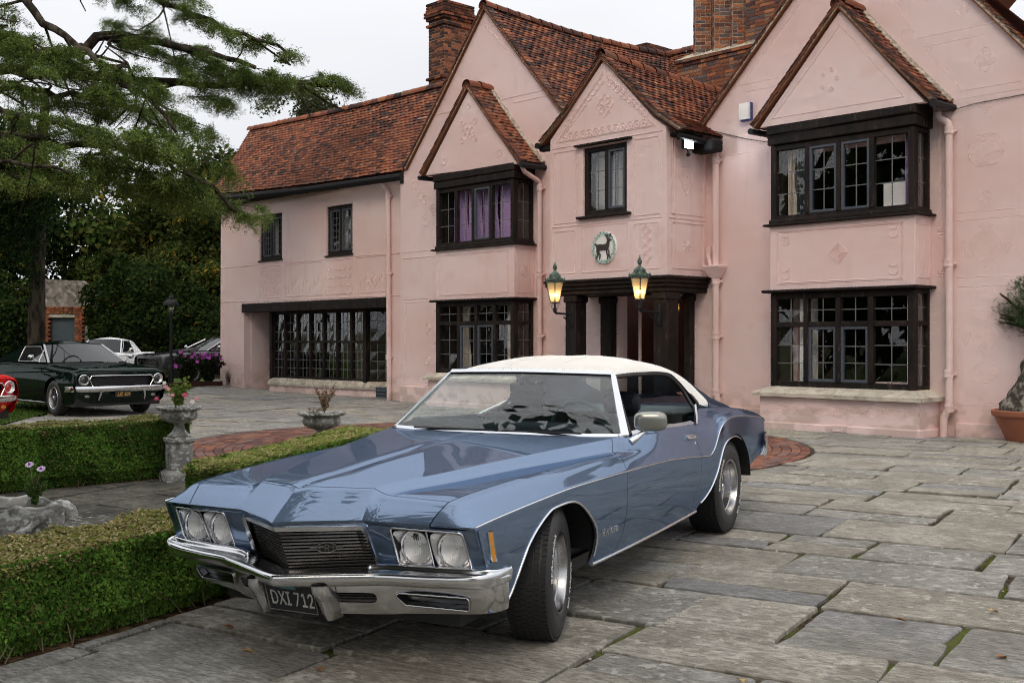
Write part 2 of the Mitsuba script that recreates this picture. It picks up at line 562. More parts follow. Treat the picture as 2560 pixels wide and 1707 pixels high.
def verge(poly, d, out=.05, name='verge'):
    """the edge of a roof along a gable: dark undercloak tiles, pale bedding and tile ends; poly from foot to apex in (u, z)"""
    mo, un = [], []
    ends, cols = [], []
    P = np.array(poly, float)
    for a, b in zip(P[:-1], P[1:]):
        L = np.linalg.norm(b - a)
        e = (b - a) / L
        nrm = np.array([-e[1], e[0]])
        if nrm[1] < 0:
            nrm = -nrm

        def slab(s0, s1, n0, n1, d0, d1):
            q = [a + e * s0 + nrm * n0, a + e * s1 + nrm * n0, a + e * s1 + nrm * n1, a + e * s0 + nrm * n1]
            return hexa([(x[0], d0, x[1]) for x in q] + [(x[0], d1, x[1]) for x in q])
        mo.append(slab(0, L, -.026, .046, d - .1, d + out - .006))
        un.append(slab(0, L, -.046, -.026, d - .1, d + out + .004))
        k = int(L / .1)
        for i in range(k):
            s0 = L * i / k
            q = [a + e * s0 + nrm * .024, a + e * (s0 + .12) + nrm * .000, a + e * (s0 + .12) + nrm * .014, a + e * s0 + nrm * .040]
            w = rng.uniform(-.004, .012)
            ends.append(hexa([(x[0], d - .1, x[1]) for x in q] + [(x[0], d + out + w, x[1]) for x in q]))
            cols.append(np.tile(tile_color(np.array([q[0][0], d, q[0][1]]), .15) * .9, (8, 1)))
            q = [a + e * s0 + nrm * .046, a + e * (s0 + .16) + nrm * .030, a + e * (s0 + .16) + nrm * .044, a + e * s0 + nrm * .062]
            ends.append(hexa([(x[0], d - .1, x[1]) for x in q] + [(x[0], d + out + w + .01, x[1]) for x in q]))
            cols.append(np.tile(tile_color(np.array([q[0][0], d, q[0][1]]), .25) * .9, (8, 1)))
    part(house, name + '_bedding', H(mo), 'verge_mortar')
    part(house, name + '_undercloak', H(un), 'tile', color=np.tile((.16, .062, .03), (sum(len(x[0]) for x in un), 1)))
    part(house, name + '_tiles', H(ends), 'tile', color=np.concatenate(cols), kind='stuff')


_bk = {}


def brick_bsdf(c):
    k = tuple(np.round(np.clip(c, 0, 1), 3))
    if k not in _bk:
        _bk[k] = f'brick_{len(_bk)}'
        mat(_bk[k], k, .9, spec=.2)
    return _bk[k]


def bricks(key, p0, p1, z0, z1, out, pal, gauge=.0735, blen=.222, proud=.006, depth=.05, phase=0.0, z_top=None):
    """a brick face from plan point p0 to p1 (u, d), outward normal out (u, d)"""
    p0, p1, out = np.array(p0, float), np.array(p1, float), norm(np.array(out, float))
    L = np.linalg.norm(p1 - p0)
    e = (p1 - p0) / L
    nr = int(round((z1 - z0) / gauge))
    for r in range(nr):
        za, zb = z0 + r * gauge + .0075, z0 + (r + 1) * gauge - .0075
        s = -((r % 2) * .5 + phase) * blen / (1 if r % 2 else 1)
        s = min(s, 0) if r % 2 else 0
        k = 0
        while s < L - .01:
            header = rng.random() < .3
            w = blen * (.5 if header and L > .3 else 1.0)
            a, b = max(0, s) + .0055, min(L, s + w) - .0055
            s += w
            if b - a < .03:
                continue
            pr = proud + rng.normal(0, .0025)
            j = rng.normal(0, .0015, 4)
            q0, q1 = p0 + e * a, p0 + e * b
            pts = []
            for z, jj in ((za, 0), (zb, 2)):
                for q, o in ((q0 - out * depth, 0), (q1 - out * depth, 0), (q1 + out * pr, 1), (q0 + out * pr, 1)):
                    pts.append((q[0], q[1], z + j[jj + o]))
            part(key, 'brick', H(hexa(pts)), brick_bsdf(pal[rng.integers(len(pal))] * (.8, 1.0, 1.18)[rng.integers(3)]))


# --- main walls ---------------------------------------------------------------
WD = -.35
w_wing = sg.Polygon([(-21.55, -.3), (-12.75, -.3), (-12.75, 5.3), (-21.5, 5.6)]).difference(
    sg.Polygon([(-20.2, -1), (-13.62, -1), (-13.62, 2.5), (-20.25, 2.54)])).difference(rect(-19.40, -18.27, 3.68, 4.90)).difference(rect(-16.20, -15.08, 3.64, 4.86))
wall_panel(w_wing, WD, .22)
# gable end of the wing and its hidden back
each('wall', [hexa([(-21.5, WD - .22, -.3), (-21.28, WD - .22, -.3), (-21.9, -3.4, -.3), (-22.1, -3.4, -.3), (-21.45, WD - .22, 5.6), (-21.25, WD - .22, 5.6), (-21.9, -3.4, 5.6), (-22.1, -3.4, 5.6)]),
                       hexa([(-22.1, -3.6, -.3), (0, -9, -.3), (0, -9.3, -.3), (-22.1, -3.9, -.3), (-22.1, -3.6, 5.6), (0, -9, 5.6), (0, -9.3, 5.6), (-22.1, -3.9, 5.6)])], 'plaster')
w_left = sg.Polygon([(-12.72, -.3), (-4.2, -.3), (-4.2, 5.2), (-7.0, 5.25), (-9.84, 8.34), (-12.45, 5.42), (-12.72, 5.2)])
w_left = w_left.difference(rect(-10.6, -8.45, .9, 2.25)).difference(rect(-10.6, -8.45, 3.5, 4.6)).difference(rect(-6.2, -4.45, -1, 2.38))
wall_panel(w_left, 0)
w_right = sg.Polygon([(-4.2, -.3), (4.2, -.3), (4.2, 2.9), (1.72, 4.82), (-1.22, 8.2), (-4.2, 5.22)])
w_right = w_right.difference(rect(-2.4, -.35, .9, 2.2)).difference(rect(-2.4, -.35, 3.45, 4.5))
wall_panel(w_right, 0.003)
each('wall', [box(4.0, 4.2, -9, 0, -.3, 3.0)], 'plaster')
# plinth courses at the foot of the walls
each('plinth', [cbox(.2, 4.2, -.05, .055, -.3, .36, .012), cbox(-12.68, -11.15, -.05, .05, -.3, .52, .012), cbox(-4.15, -2.8, -.05, .045, -.3, .42, .012), cbox(-8.0, -6.9, -.05, .04, -.3, .45, .01)], 'plaster')

# --- the recess and its long window -----------------------------------------------
part(house, 'lintel', H([cbox(-20.33, -13.66, WD - .25, WD + .02, 2.30, 2.545, .012)]), 'timber')
each('wall', [box(-20.45, -20.2, -1.65, WD - .22, -.3, 2.6), box(-13.62, -13.4, -1.65, WD - .22, -.3, 2.6)], 'plaster', label='inner side wall of the recess')
part(house, 'recess_ceiling', H([box(-20.4, -13.4, -1.7, WD - .22, 2.5, 2.62)]), 'plaster')
wk = part_key(house, 'recess_window')
zb, zt = .52, 2.30
window(Fr(-19.35, -.72, -15.05, -.72), zb, zt, list(np.linspace(0, 4.3, 8)), [zb, 1.50, zt], [(3, 4), (3, 3)], wk, frame=.07, mull=.075)
wk2 = part_key(house, 'recess_window')
window(Fr(-19.92, -1.25, -19.37, -.74), zb, zt, [0, .74], [zb, 1.5, zt], [(3, 4), (3, 3)], wk2, frame=.06)
wk3 = part_key(house, 'recess_window')
window(Fr(-15.03, -.74, -14.5, -1.25), zb, zt, [0, .72], [zb, 1.5, zt], [(3, 4), (3, 3)], wk3, frame=.06)
wk4 = part_key(house, 'recess_window')
window(Fr(-14.48, -1.27, -13.64, -1.27), zb, zt, [0, .42, .84], [zb, 1.5, zt], [(3, 4), (3, 3)], wk4, frame=.06)
each('corner_post', [cbox(-15.1, -14.98, -.80, -.66, .5, 2.31, .01), cbox(-19.42, -19.3, -.80, -.66, .5, 2.31, .01), cbox(-14.55, -14.43, -1.32, -1.2, .5, 2.31, .01)], 'timber')
path_u = [(-20.2, -1.25), (-19.92, -1.23), (-19.37, -.70), (-15.03, -.70), (-14.5, -1.23), (-13.62, -1.23)]


def swept(pathpts, prof):
    """profile of (outward, z) swept along a plan path, mitred"""
    P = np.array(pathpts, float)
    e = norm(np.diff(P, axis=0))
    n = np.stack([-e[:, 1], e[:, 0]], -1)
    rows = []
    for i in range(len(P)):
        if i == 0:
            m = n[0]
        elif i == len(P) - 1:
            m = n[-1]
        else:
            m = norm(n[i - 1] + n[i])
            m = m / np.dot(m, n[i])
        rows.append([(P[i][0] + m[0] * o, P[i][1] + m[1] * o, z) for o, z in prof])
    return grid(np.array(rows))


def sill_stones(pathpts, prof, seg=.8, key=house, name='sill_stone'):
    P = np.array(pathpts, float)
    e = norm(np.diff(P, axis=0))
    n = np.stack([-e[:, 1], e[:, 0]], -1)
    for i in range(len(P) - 1):
        L = np.linalg.norm(P[i + 1] - P[i])
        k = max(1, int(round(L / seg)))

        def mit(j):
            if j == 0 or j == len(P) - 1:
                return n[min(j, len(n) - 1)]
            m = norm(n[j - 1] + n[j])
            return m / np.dot(m, n[j])
        for q in range(k):
            rows = []
            for t in (q / k, (q + 1) / k):
                base = P[i] + (P[i + 1] - P[i]) * t
                m = mit(i) if t == 0 else mit(i + 1) if t == 1 else n[i]
                g = e[i] * (.003 if t == q / k else -.003)
                rows.append([(base[0] + g[0] + m[0] * o, base[1] + g[1] + m[1] * o, z + rng.normal(0, .0015)) for o, z in prof])
            part(key, name, H(grid(np.array(rows))), 'limestone')


sill_stones(path_u, [(-.3, .53), (.02, .53), (.03, .515), (.10, .40), (.10, .34), (-.3, .34)])
part(house, 'wall', H(swept(path_u, [(.055, .36), (.055, -.3)])), 'plaster', label='low pink wall under the long window')
room('recess_room', -20.2, -13.5, -4.2, -1.35, .3, 2.5)

# --- small windows of the wing -----------------------------------------------------
for (a, b, z0, z1) in ((-19.40, -18.27, 3.68, 4.90), (-16.20, -15.08, 3.64, 4.86)):
    k = part_key(house, 'small_window')
    window(Fr(a, WD, b, WD), z0, z1, [0, (b - a) * .5, b - a], [z0, z1], [(2, 6)], k, frame=.10, mull=.09, setback=.05, casements=((0, 0), (0, 1)))
    part(house, 'window_sill', H([cbox(a - .04, b + .04, WD - .1, WD + .04, z0 - .035, z0 + .002)]), 'timber')
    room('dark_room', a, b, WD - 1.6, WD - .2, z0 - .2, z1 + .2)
    curtain(a + .12, a + .5, WD - .3, z0, z1, 'curtain_cream', waves=3)


# --- bays --------------------------------------------------------------------------
def bay(uL, uR, d, zf, zs, zbox, zlow, zlo_b, sides_upper, edges_u, edges_l, right_wall_u, lab):
    """timber oriel over a bay: fascia top zf..., sill zs; plaster box down to zbox; low window zlow..zlo_b"""
    pass


# left bay: upper oriel, plaster box, lower window
def build_bay(uL, uR, d, z, lights_u, lights_l, low_rows, casements_u=(), casements_l=()):
    zf1, zf0, zw1, zw0, zsill, zb1, zb0, zh, zl1, zl0 = z
    # fascia beam round front and side
    each('fascia_beam', [cbox(uL - .05, uR + .05, d - .16, d + .04, zf0, (zf0 + zf1) / 2 - .004, .012), cbox(uL - .06, uR + .06, d - .16, d + .055, (zf0 + zf1) / 2 + .004, zf1, .012),
                                  cbox(uR - .1, uR + .04, .0, d - .17, zf0, zf1, .012), cbox(uL - .04, uL + .1, .0, d - .17, zf0, zf1, .012)], 'timber')
    k = part_key(house, 'oriel_window')
    ed = [x - uL for x in lights_u]
    ed[0], ed[-1] = 0, uR - uL
    window(Fr(uL, d, uR, d), zw0, zw1, ed, [zw0, zw1], [(2, 3)], k, frame=.085, mull=.075, casements=casements_u)
    k2 = part_key(house, 'oriel_window')
    window(Fr(uR, d - .002, uR, .02), zw0, zw1, [.075, d - .02], [zw0, zw1], [(2, 3)], k2, frame=.06)
    k3 = part_key(house, 'oriel_window')
    window(Fr(uL, .02, uL, d - .002), zw0, zw1, [0, d - .095], [zw0, zw1], [(2, 3)], k3, frame=.06)
    each('corner_post', [cbox(uR - .075, uR + .008, d - .085, d + .01, zw0, zw1, .01), cbox(uL - .008, uL + .075, d - .085, d + .01, zw0, zw1, .01)], 'timber')
    each('oriel_sill', [cbox(uL - .12, uR + .1, .01, d + .07, zsill - .035, zsill, .01), cbox(uL - .03, uR + .03, .01, d + .03, zsill + .002, zw0 + .03, .01)], 'timber')
    part(house, 'bay_panel', H([cbox(uL - .03, uR + .02, -.05, d, zb0, zb1, .012)]), 'plaster', label='plain pink panel between the two windows of a bay')
    each('hood_mould', [cbox(uL - .13, uR + .09, -.02, d + .1, zh, zh + .045, .014), cbox(uL - .02, uR + .03, -.02, d + .03, zl1 + .002, zh - .002, .01)], 'timber')
    k = part_key(house, 'bay_window')
    ed = [x - uL for x in lights_l]
    ed[0], ed[-1] = 0, uR - uL
    window(Fr(uL, d, uR, d), zl0, zl1, ed, [zl0] + low_rows + [zl1], [(2, 3), (2, 2)], k, frame=.09, mull=.085, transom=.08, casements=casements_l)
    k2 = part_key(house, 'bay_window')
    window(Fr(uR, d - .002, uR, .02), zl0, zl1, [.075, d - .02], [zl0] + low_rows + [zl1], [(2, 3), (2, 2)], k2, frame=.06, transom=.07)
    k3 = part_key(house, 'bay_window')
    window(Fr(uL, .02, uL, d - .002), zl0, zl1, [0, d - .095], [zl0] + low_rows + [zl1], [(2, 3), (2, 2)], k3, frame=.06, transom=.07)
    each('corner_post', [cbox(uR - .08, uR + .01, d - .09, d + .012, zl0, zl1, .01), cbox(uL - .01, uL + .08, d - .09, d + .012, zl0, zl1, .01)], 'timber')
    sill_stones([(uL - .02, -.02), (uL - .02, d), (uR + .02, d), (uR + .02, -.02)], [(-.15, zl0 + .005), (.0, zl0 + .005), (.19, zl0 - .085), (.2, zl0 - .095), (.2, zl0 - .15), (-.1, zl0 - .155)], seg=1.1)
    each('bay_base', [cbox(uL - .14, uR + .14, -.05, d + .12, -.3, zl0 - .15, .015), cbox(uL - .17, uR + .17, -.05, d + .15, -.3, .27, .015)], 'plaster', label='pink base of a bay under its stone sill')
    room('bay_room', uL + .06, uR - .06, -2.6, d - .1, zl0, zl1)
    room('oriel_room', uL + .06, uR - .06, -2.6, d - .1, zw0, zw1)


LB = dict(uL=-10.76, uR=-8.41, d=.56)
build_bay(-10.76, -8.41, .56, (4.97, 4.68, 4.67, 3.46, 3.43, 3.40, 2.36, 2.325, 2.315, .86),
          [-10.76, -10.13, -9.60, -9.06, -8.41], [-10.70, -10.05, -9.51, -8.96, -8.41], [1.88], casements_u=((0, 2),), casements_l=((0, 1), (0, 2)))
build_bay(-2.56, -.19, .50, (4.885, 4.57, 4.56, 3.375, 3.34, 3.31, 2.30, 2.265, 2.255, .81),
          [-2.56, -1.92, -1.38, -.84, -.19], [-2.56, -1.94, -1.39, -.86, -.19], [1.77], casements_u=((0, 1), (0, 2)), casements_l=((0, 1), (0, 2)))
# curtains and things in the windows
for a, b in ((-10.45, -9.98), (-9.98, -9.52), (-9.50, -9.05), (-9.02, -8.52)):
    curtain(a, b, .33, 3.5, 4.66, 'curtain_lilac', waves=4, gather=.12)
curtain(.03, .45, .0, 3.5, 4.66, 'curtain_lilac', waves=4, along=-8.56)
curtain(.02, .4, .0, 3.4, 4.5, 'curtain_lilac', waves=4, along=-.36)
curtain(-8.9, -8.55, .25, .9, 2.3, 'curtain_cream', waves=4)
curtain(-10.25, -10.0, .25, .9, 2.3, 'curtain_cream', waves=3, gather=.3)
curtain(-2.38, -2.2, .3, 3.4, 4.5, 'curtain_cream', waves=3, gather=.4)
mat('curtain_damask', lambda p, n, uv: mix((.03, .045, .055), (.30, .33, .36), ss(.52, .6, fbm(p.x * 14, p.y * 14, p.z * 12, 2))), .7)
curtain(-2.22, -1.98, .3, 3.4, 4.5, 'curtain_damask', waves=4)
each('window_board', [box(-2.45, -.3, .12, .36, 3.42, 3.45), box(-.8, -.36, .2, .23, 3.45, 3.83)], 'white_paint')
each('window_shutter', [cbox(-2.18, -2.0, .05, .3, .85, 2.2, .01), cbox(-2.13, -2.06, .295, .32, .95, 2.1, .005), cbox(-.40, -.3, .0, .3, .85, 2.2, .01)], 'white_paint')

# bay gables
for (ua, za, uLf, uRf, zL, zR, d, ub, zab) in ((-9.69, 6.62, -11.12, -8.22, 5.03, 4.96, .60, -8.14, 5.0), (-1.32, 6.46, -2.78, .03, 4.89, 4.89, .56, .09, 4.89)):
    wall_panel(sg.Polygon([(uLf + .05, zL - .02), (uRf - .03, zR - .03), (ua, za - .05)]), d, .12, name='gable_wall')
    zc = za + .05
    mL = np.array([ua + (uLf - ua) * .55, zc + (zL + .03 - zc) * .58])
    mR = np.array([ua + (uRf - ua) * .55, zc + (zR + .03 - zc) * .58])
    f0 = (uLf - .06, zL + .0)
    f1 = (uRf + .10, zR - .0)
    rfR = tile_roof('bay_roof', (f1[0], d + .06, f1[1]), (f1[0], -.02, f1[1]), [(mR[0] + .05, d + .06, mR[1]), (ua + .02, d + .06, zc)], [(mR[0] + .05, -.02, mR[1]), (ua + .02, -.02, zc)])
    rfL = tile_roof('bay_roof', (f0[0], -.02, f0[1]), (f0[0], d + .06, f0[1]), [(mL[0] - .05, -.02, mL[1]), (ua - .02, -.02, zc)], [(mL[0] - .05, d + .06, mL[1]), (ua - .02, d + .06, zc)])
    ridge(rfR, (ua, d + .07, zc + .05), (ua, 0, zc + .04))
    verge([(f0[0], f0[1]), (mL[0] - .05, mL[1]), (ua, zc + .0)], d)
    verge([(f1[0], f1[1]), (mR[0] + .05, mR[1]), (ua, zc + .0)], d)
    # mortar flaunching where the slope meets the wall
    part(house, 'flashing', H([tube([(f1[0], .03, f1[1] + .03), (mR[0] + .05, .03, mR[1] + .04), (ua, .03, zc + .05)], .05, 6)]), 'verge_mortar', smooth=60)
    # little black gutters at both feet
    each('gutter', [tube([(f1[0] + .02, -.0, f1[1] - .06), (f1[0] + .02, d + .05, f1[1] - .07)], .055, 8), tube([(f0[0] - .02, -.0, f0[1] - .06), (f0[0] - .02, d + .08, f0[1] - .07)], .05, 8)], 'black_iron', smooth=40)

# --- porch ---------------------------------------------------------------------------
PD = 1.05
wp = sg.Polygon([(-6.92, 2.6), (-4.19, 2.6), (-4.22, 5.03), (-4.5, 5.22), (-5.6, 6.36), (-6.9, 5.15)]).difference(rect(-6.08, -5.07, 3.71, 4.9))
wall_panel(wp, PD, .2, name='porch_wall')
each('porch_wall', [box(-4.40, -4.192, 0, PD - .2, 2.6, 5.0), box(-6.915, -6.72, 0, PD - .2, 2.6, 5.1), box(-6.7, -4.4, -.4, PD - .2, 2.60, 2.7)], 'plaster')
k = part_key(house, 'porch_window')
window(Fr(-6.08, PD, -5.07, PD), 3.71, 4.90, [0, .52, 1.01], [3.71, 4.90], [(2, 3)], k, frame=.085, mull=.07, setback=.03, casements=((0, 1),))
part(house, 'window_hood', H([cbox(-6.24, -4.95, PD - .02, PD + .09, 4.925, 4.965, .01)]), 'timber')
part(house, 'window_sill', H([cbox(-6.2, -4.97, PD - .05, PD + .08, 3.655, 3.70, .01)]), 'timber')
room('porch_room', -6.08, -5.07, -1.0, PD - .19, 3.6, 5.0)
part(house, 'window_blind', H([box(-6.05, -5.6, PD - .3, PD - .29, 3.7, 4.75), box(-5.56, -5.1, PD - .3, PD - .29, 3.7, 4.9)]), 'room_blind')
# moulded bressumer
beam = []
for (o, za, zb_) in ((.09, 2.545, 2.60), (.065, 2.48, 2.545), (.035, 2.41, 2.48), (.01, 2.33, 2.41)):
    beam.append(cbox(-6.92 - o, -4.19 + o, -.02, PD + o, za + .001, zb_ - .001, .012))
part(house, 'bressumer', H(beam), 'timber')
for (a, b, d0, d1) in ((-6.54, -6.28, PD - .3, PD), (-4.50, -4.19, PD - .3, PD), (-6.52, -6.24, -.15, .15), (-4.6, -4.45, -.15, .12)):
    part(house, 'porch_post', H([cbox(a, b, d0, d1, -.3, 2.33, .02), cbox(a - .03, b + .03, d0 - .02, d1 + .02, 2.2, 2.32, .02)]), 'timber')
each('porch_inside', [box(-6.9, -4.2, -2.2, -2.1, -.3, 2.4), box(-4.2, -4.1, -2.2, -.25, -.3, 2.4), box(-6.95, -6.85, -2.2, -.25, -.3, 2.4)], 'porch_red', label='dark red hall wall inside the porch')
part(house, 'door', H([cbox(-4.44, -4.21, -.12, -.05, -.3, 2.3, .01)]), 'black_tar', label='dark door leaf at the right of the porch')
# porch roof, swept out at the eaves
PE = PD + .06
pr = [(-4.38, 5.28), (-4.9, 5.78), (-5.61, 6.44)]
rf = tile_roof('porch_roof', (-3.86, PE, 4.93), (-3.86, -.5, 4.93), [(u, PE, z) for u, z in pr], [(u, -2.6, z - .12) for u, z in pr], dark=.35)
pl = [(-6.5, 5.58), (-5.63, 6.44)]
rf2 = tile_roof('porch_roof', (-7.12, -.2, 5.12), (-7.12, PE, 5.12), [(u, -2.6, z - .1) for u, z in pl], [(u, PE, z) for u, z in pl], dark=.35)
ridge(rf, (-5.62, PE + .02, 6.49), (-5.62, -2.7, 6.33), sag=.04)
verge([(-7.12, 5.12), (-6.5, 5.58), (-5.62, 6.44)], PD)
verge([(-3.9, 4.96), (-4.38, 5.28), (-4.9, 5.78), (-5.62, 6.44)], PD)
each('gutter', [tube([(-3.93, PE - .05, 4.85), (-3.93, .35, 4.82)], .055, 8), cbox(-4.2, -3.75, .12, .42, 4.66, 4.86, .03), cbox(-4.25, -3.95, .42, .95, 4.88, 4.93, .01),
                         tube([(-7.15, PE + .05, 5.07), (-7.15, .1, 5.04)], .055, 8), cbox(-7.2, -6.92, PD - .12, PD, 4.98, 5.06, .015)], 'black_tar', smooth=35, label='black gutter and hopper box at the porch eaves')

# --- large roofs ------------------------------------------------------------------------
rw = tile_roof('wing_roof', (-21.72, -.12, 5.66), (-12.5, -.12, 5.36), [(-22.05, -1.0, 6.75), (-22.3, -1.75, 7.78)], [(-12.5, -1.0, 6.5), (-12.5, -1.75, 7.62)], sag=.05, dark=-.3)
ridge(rw, (-22.3, -1.75, 7.82), (-13.2, -1.75, 7.66), sag=.05)
part(house, 'wing_back_slope', H([quad((-22.3, -1.75, 7.76), (-12.5, -1.75, 7.6), (-12.5, -3.6, 5.4), (-22.1, -3.6, 5.6))]), 'tile', color=np.tile((.15, .06, .04), (4, 1)))
part(house, 'gable_wall', H([hexa([(-21.5, WD - .1, 5.5), (-21.3, WD - .1, 5.5), (-21.9, -3.4, 5.5), (-22.1, -3.4, 5.5), (-22.05, -1.7, 7.65), (-21.85, -1.7, 7.65), (-21.9, -1.8, 7.65), (-22.1, -1.8, 7.65)])]), 'plaster')
each('gutter', [tube([(-21.65, -.06, 5.50), (-17, -.06, 5.31), (-12.62, -.06, 5.22)], .085, 8), cbox(-12.7, -12.6, -.16, .04, 5.05, 5.3, .01), box(-21.6, -12.7, WD, WD + .12, 5.30, 5.36)], 'black_tar', smooth=35)
# left gable roof: the slope seen runs back from its verge
rl = tile_roof('gable_roof', (-6.75, .07, 5.0), (-6.75, -6.0, 5.0), [(-8.2, .07, 6.6), (-9.83, .07, 8.42)], [(-8.2, -6.0, 6.6), (-9.83, -6.0, 8.40)], dark=.15, sag=.1)
part(house, 'gable_back_slope', H([quad((-9.85, .07, 8.4), (-9.85, -6, 8.38), (-12.6, -6, 5.3), (-12.6, .07, 5.3))]), 'tile', color=np.tile((.2, .07, .04), (4, 1)))
ridge(rl, (-9.84, .09, 8.47), (-9.84, -6.0, 8.45), sag=.12)
verge([(-12.5, 5.36), (-11.2, 6.82), (-9.84, 8.42)], 0.0, out=.06)
verge([(-6.9, 5.16), (-8.3, 6.70), (-9.84, 8.42)], 0.0, out=.06)
# right gable roof: only its verges and a sliver show
rr_ = part(house, 'gable_roof', H([quad((-1.22, .07, 8.24), (-1.22, -6, 8.24), (-4.35, -6, 5.1), (-4.35, .07, 5.1)), quad((-1.22, .07, 8.24), (-1.22, -6, 6.6), (4.4, -6, .8), (4.4, .07, 2.6))]), 'tile', color=np.tile((.18, .065, .04), (8, 1)))
verge([(-4.36, 5.10), (-2.9, 6.60), (-1.22, 8.28)], 0.003, out=.06)
verge([(4.4, 2.4), (1.72, 4.88), (-1.22, 8.28)], 0.003, out=.06)
# rear range between the gables
rm = tile_roof('rear_roof', (-9.0, -2.6, 5.2), (-3.0, -2.6, 5.2), [(-13.0, -6.0, 8.42)], [(-3.0, -6.0, 8.42)], dark=.1)
ridge(rm, (-10.4, -6.0, 8.48), (-4.0, -6.0, 8.50))

# --- chimneys -------------------------------------------------------------------------------
BR1 = np.array([(.075, .035, .028), (.10, .042, .03), (.16, .06, .035), (.05, .03, .027), (.24, .085, .045)])
BR2 = np.array([(.30, .105, .05), (.24, .09, .05), (.17, .075, .05), (.10, .05, .045), (.22, .13, .09), (.33, .14, .07), (.13, .10, .10)])
ch1 = part_key(house, 'left_chimney')
cu0, cu1, cd0, cd1 = -14.44, -13.84, -3.1, -2.2
part(ch1, 'core', H([box(cu0 + .004, cu1 - .004, cd0, cd1 - .004, 6.8, 9.9)]), 'mortar')
bricks(ch1, (cu0, cd1), (cu1, cd1), 7.2, 9.45, (0, 1), BR1)
bricks(ch1, (cu1, cd1), (cu1, cd0), 7.2, 9.45, (1, 0), np.vstack([BR1, BR2[:2], BR2[:2]]))
for (o, z0) in ((.05, 7.98), (.05, 9.29), (.05, 9.45), (.09, 9.52), (.09, 9.595), (.06, 9.67), (.05, 9.745), (.05, 9.82)):
    bricks(ch1, (cu0 - o, cd1 + o), (cu1 + o, cd1 + o), z0, z0 + .0735, (0, 1), BR1 * .85, depth=.12)
    bricks(ch1, (cu1 + o, cd1 + o), (cu1 + o, cd0 - o), z0, z0 + .0735, (1, 0), BR1 * .85, depth=.12)
part(ch1, 'flashing', H([box(cu0 - .1, cu1 + .12, cd1, cd1 + .16, 7.18, 7.22), box(cu0 - .02, cu1 + .06, cd1, cd1 + .03, 7.2, 7.36)]), 'lead')
ch2 = part_key(house, 'ribbed_chimney')
part(ch2, 'core', H([box(-7.23, -3.9, -4.9, -3.01, 5.5, 7.29), box(-7.0, -4.2, -4.6, -3.32, 7.2, 10.6)]), 'mortar')
bricks(ch2, (-7.25, -3.0), (-4.6, -3.0), 6.05, 7.17, (0, 1), BR2)
for o, z0 in ((.03, 7.17), (.06, 7.245)):
    bricks(ch2, (-7.27, -3.0 + o), (-4.3, -3.0 + o), z0, z0 + .0735, (0, 1), BR2 * .8, depth=.12)
part(ch2, 'weathering', H([hexa([(-7.25, -3.25, 7.3), (-4.2, -3.25, 7.3), (-4.2, -2.95, 7.32), (-7.25, -2.95, 7.32), (-7.1, -3.4, 7.5), (-4.2, -3.4, 7.5), (-4.2, -3.3, 7.5), (-7.1, -3.3, 7.5)])]), 'mortar')
dg = .225
for cx in (-6.78, -6.31, -5.86):
    bricks(ch2, (cx, -3.25 + dg), (cx + dg, -3.25), 7.42, 9.3, (1, 1), BR2, blen=.21)
    bricks(ch2, (cx - dg, -3.25), (cx, -3.25 + dg), 7.42, 9.3, (-1, 1), BR2, blen=.21)
    part(ch2, 'shaft', H([hexa([(cx - dg, -3.25, 7.3), (cx, -3.25 + dg, 7.3), (cx + dg, -3.25, 7.3), (cx, -3.25 - dg, 7.3), (cx - dg, -3.25, 10.6), (cx, -3.25 + dg, 10.6), (cx + dg, -3.25, 10.6), (cx, -3.25 - dg, 10.6)])]), 'mortar')
part(ch2, 'shaft', H([box(-5.545, -4.755, -3.9, -3.04, 7.2, 10.6)]), 'mortar')
bricks(ch2, (-5.55, -3.03), (-4.75, -3.03), 7.42, 9.3, (0, 1), BR2)
bricks(ch2, (-4.75, -3.03), (-4.75, -3.9), 7.42, 9.3, (1, 0), BR2)
ch3 = part_key(house, 'low_chimney')
part(ch3, 'core', H([box(-12.3, -11.6, -9.3, -7.2, 7.5, 9.28)]), 'mortar')
bricks(ch3, (-12.31, -7.19), (-11.59, -7.19), 8.5, 9.28, (0, 1), BR1 * .8)
bricks(ch3, (-11.59, -7.19), (-11.59, -9.3), 8.5, 9.28, (1, 0), BR1 * .9)
ch4 = part_key(house, 'right_chimney')
part(ch4, 'core', H([box(1.72, 2.6, -3.6, -2.6, 4.5, 8.6)]), 'mortar')
bricks(ch4, (1.7, -2.59), (2.6, -2.59), 6.2, 8.3, (0, 1), BR1)
for z0 in (7.0, 7.0735, 7.147):
    bricks(ch4, (1.64, -2.53), (2.6, -2.53), z0, z0 + .0735, (0, 1), BR1, depth=.12)

# --- pipes ------------------------------------------------------------------------------------
def pipe(pts, collars, r=.05, name='drainpipe'):
    ms = [tube(pts, r, 12)]
    for (u, d, z) in collars:
        ms.append(lathe([(r, -.055), (r + .016, -.05), (r + .016, -.02), (r + .01, -.01), (r + .01, .01), (r + .016, .02), (r + .016, .05), (r, .055)], 14, (u, d, z)))
        ms.append(box(u - .09, u + .09, d - .07, d - .03, z - .02, z + .02))
    return part(house, name, H(ms), 'plaster', smooth=40)


def bent(pts, k=4):
    P = np.array(pts, float)
    out = [P[0]]
    for i in range(1, len(P) - 1):
        a, b = P[i] + norm(P[i - 1] - P[i]) * .05, P[i] + norm(P[i + 1] - P[i]) * .05
        for t in np.linspace(0, 1, k):
            out.append((1 - t) ** 2 * a + 2 * t * (1 - t) * P[i] + t * t * b)
    return np.array(out + [P[-1]])


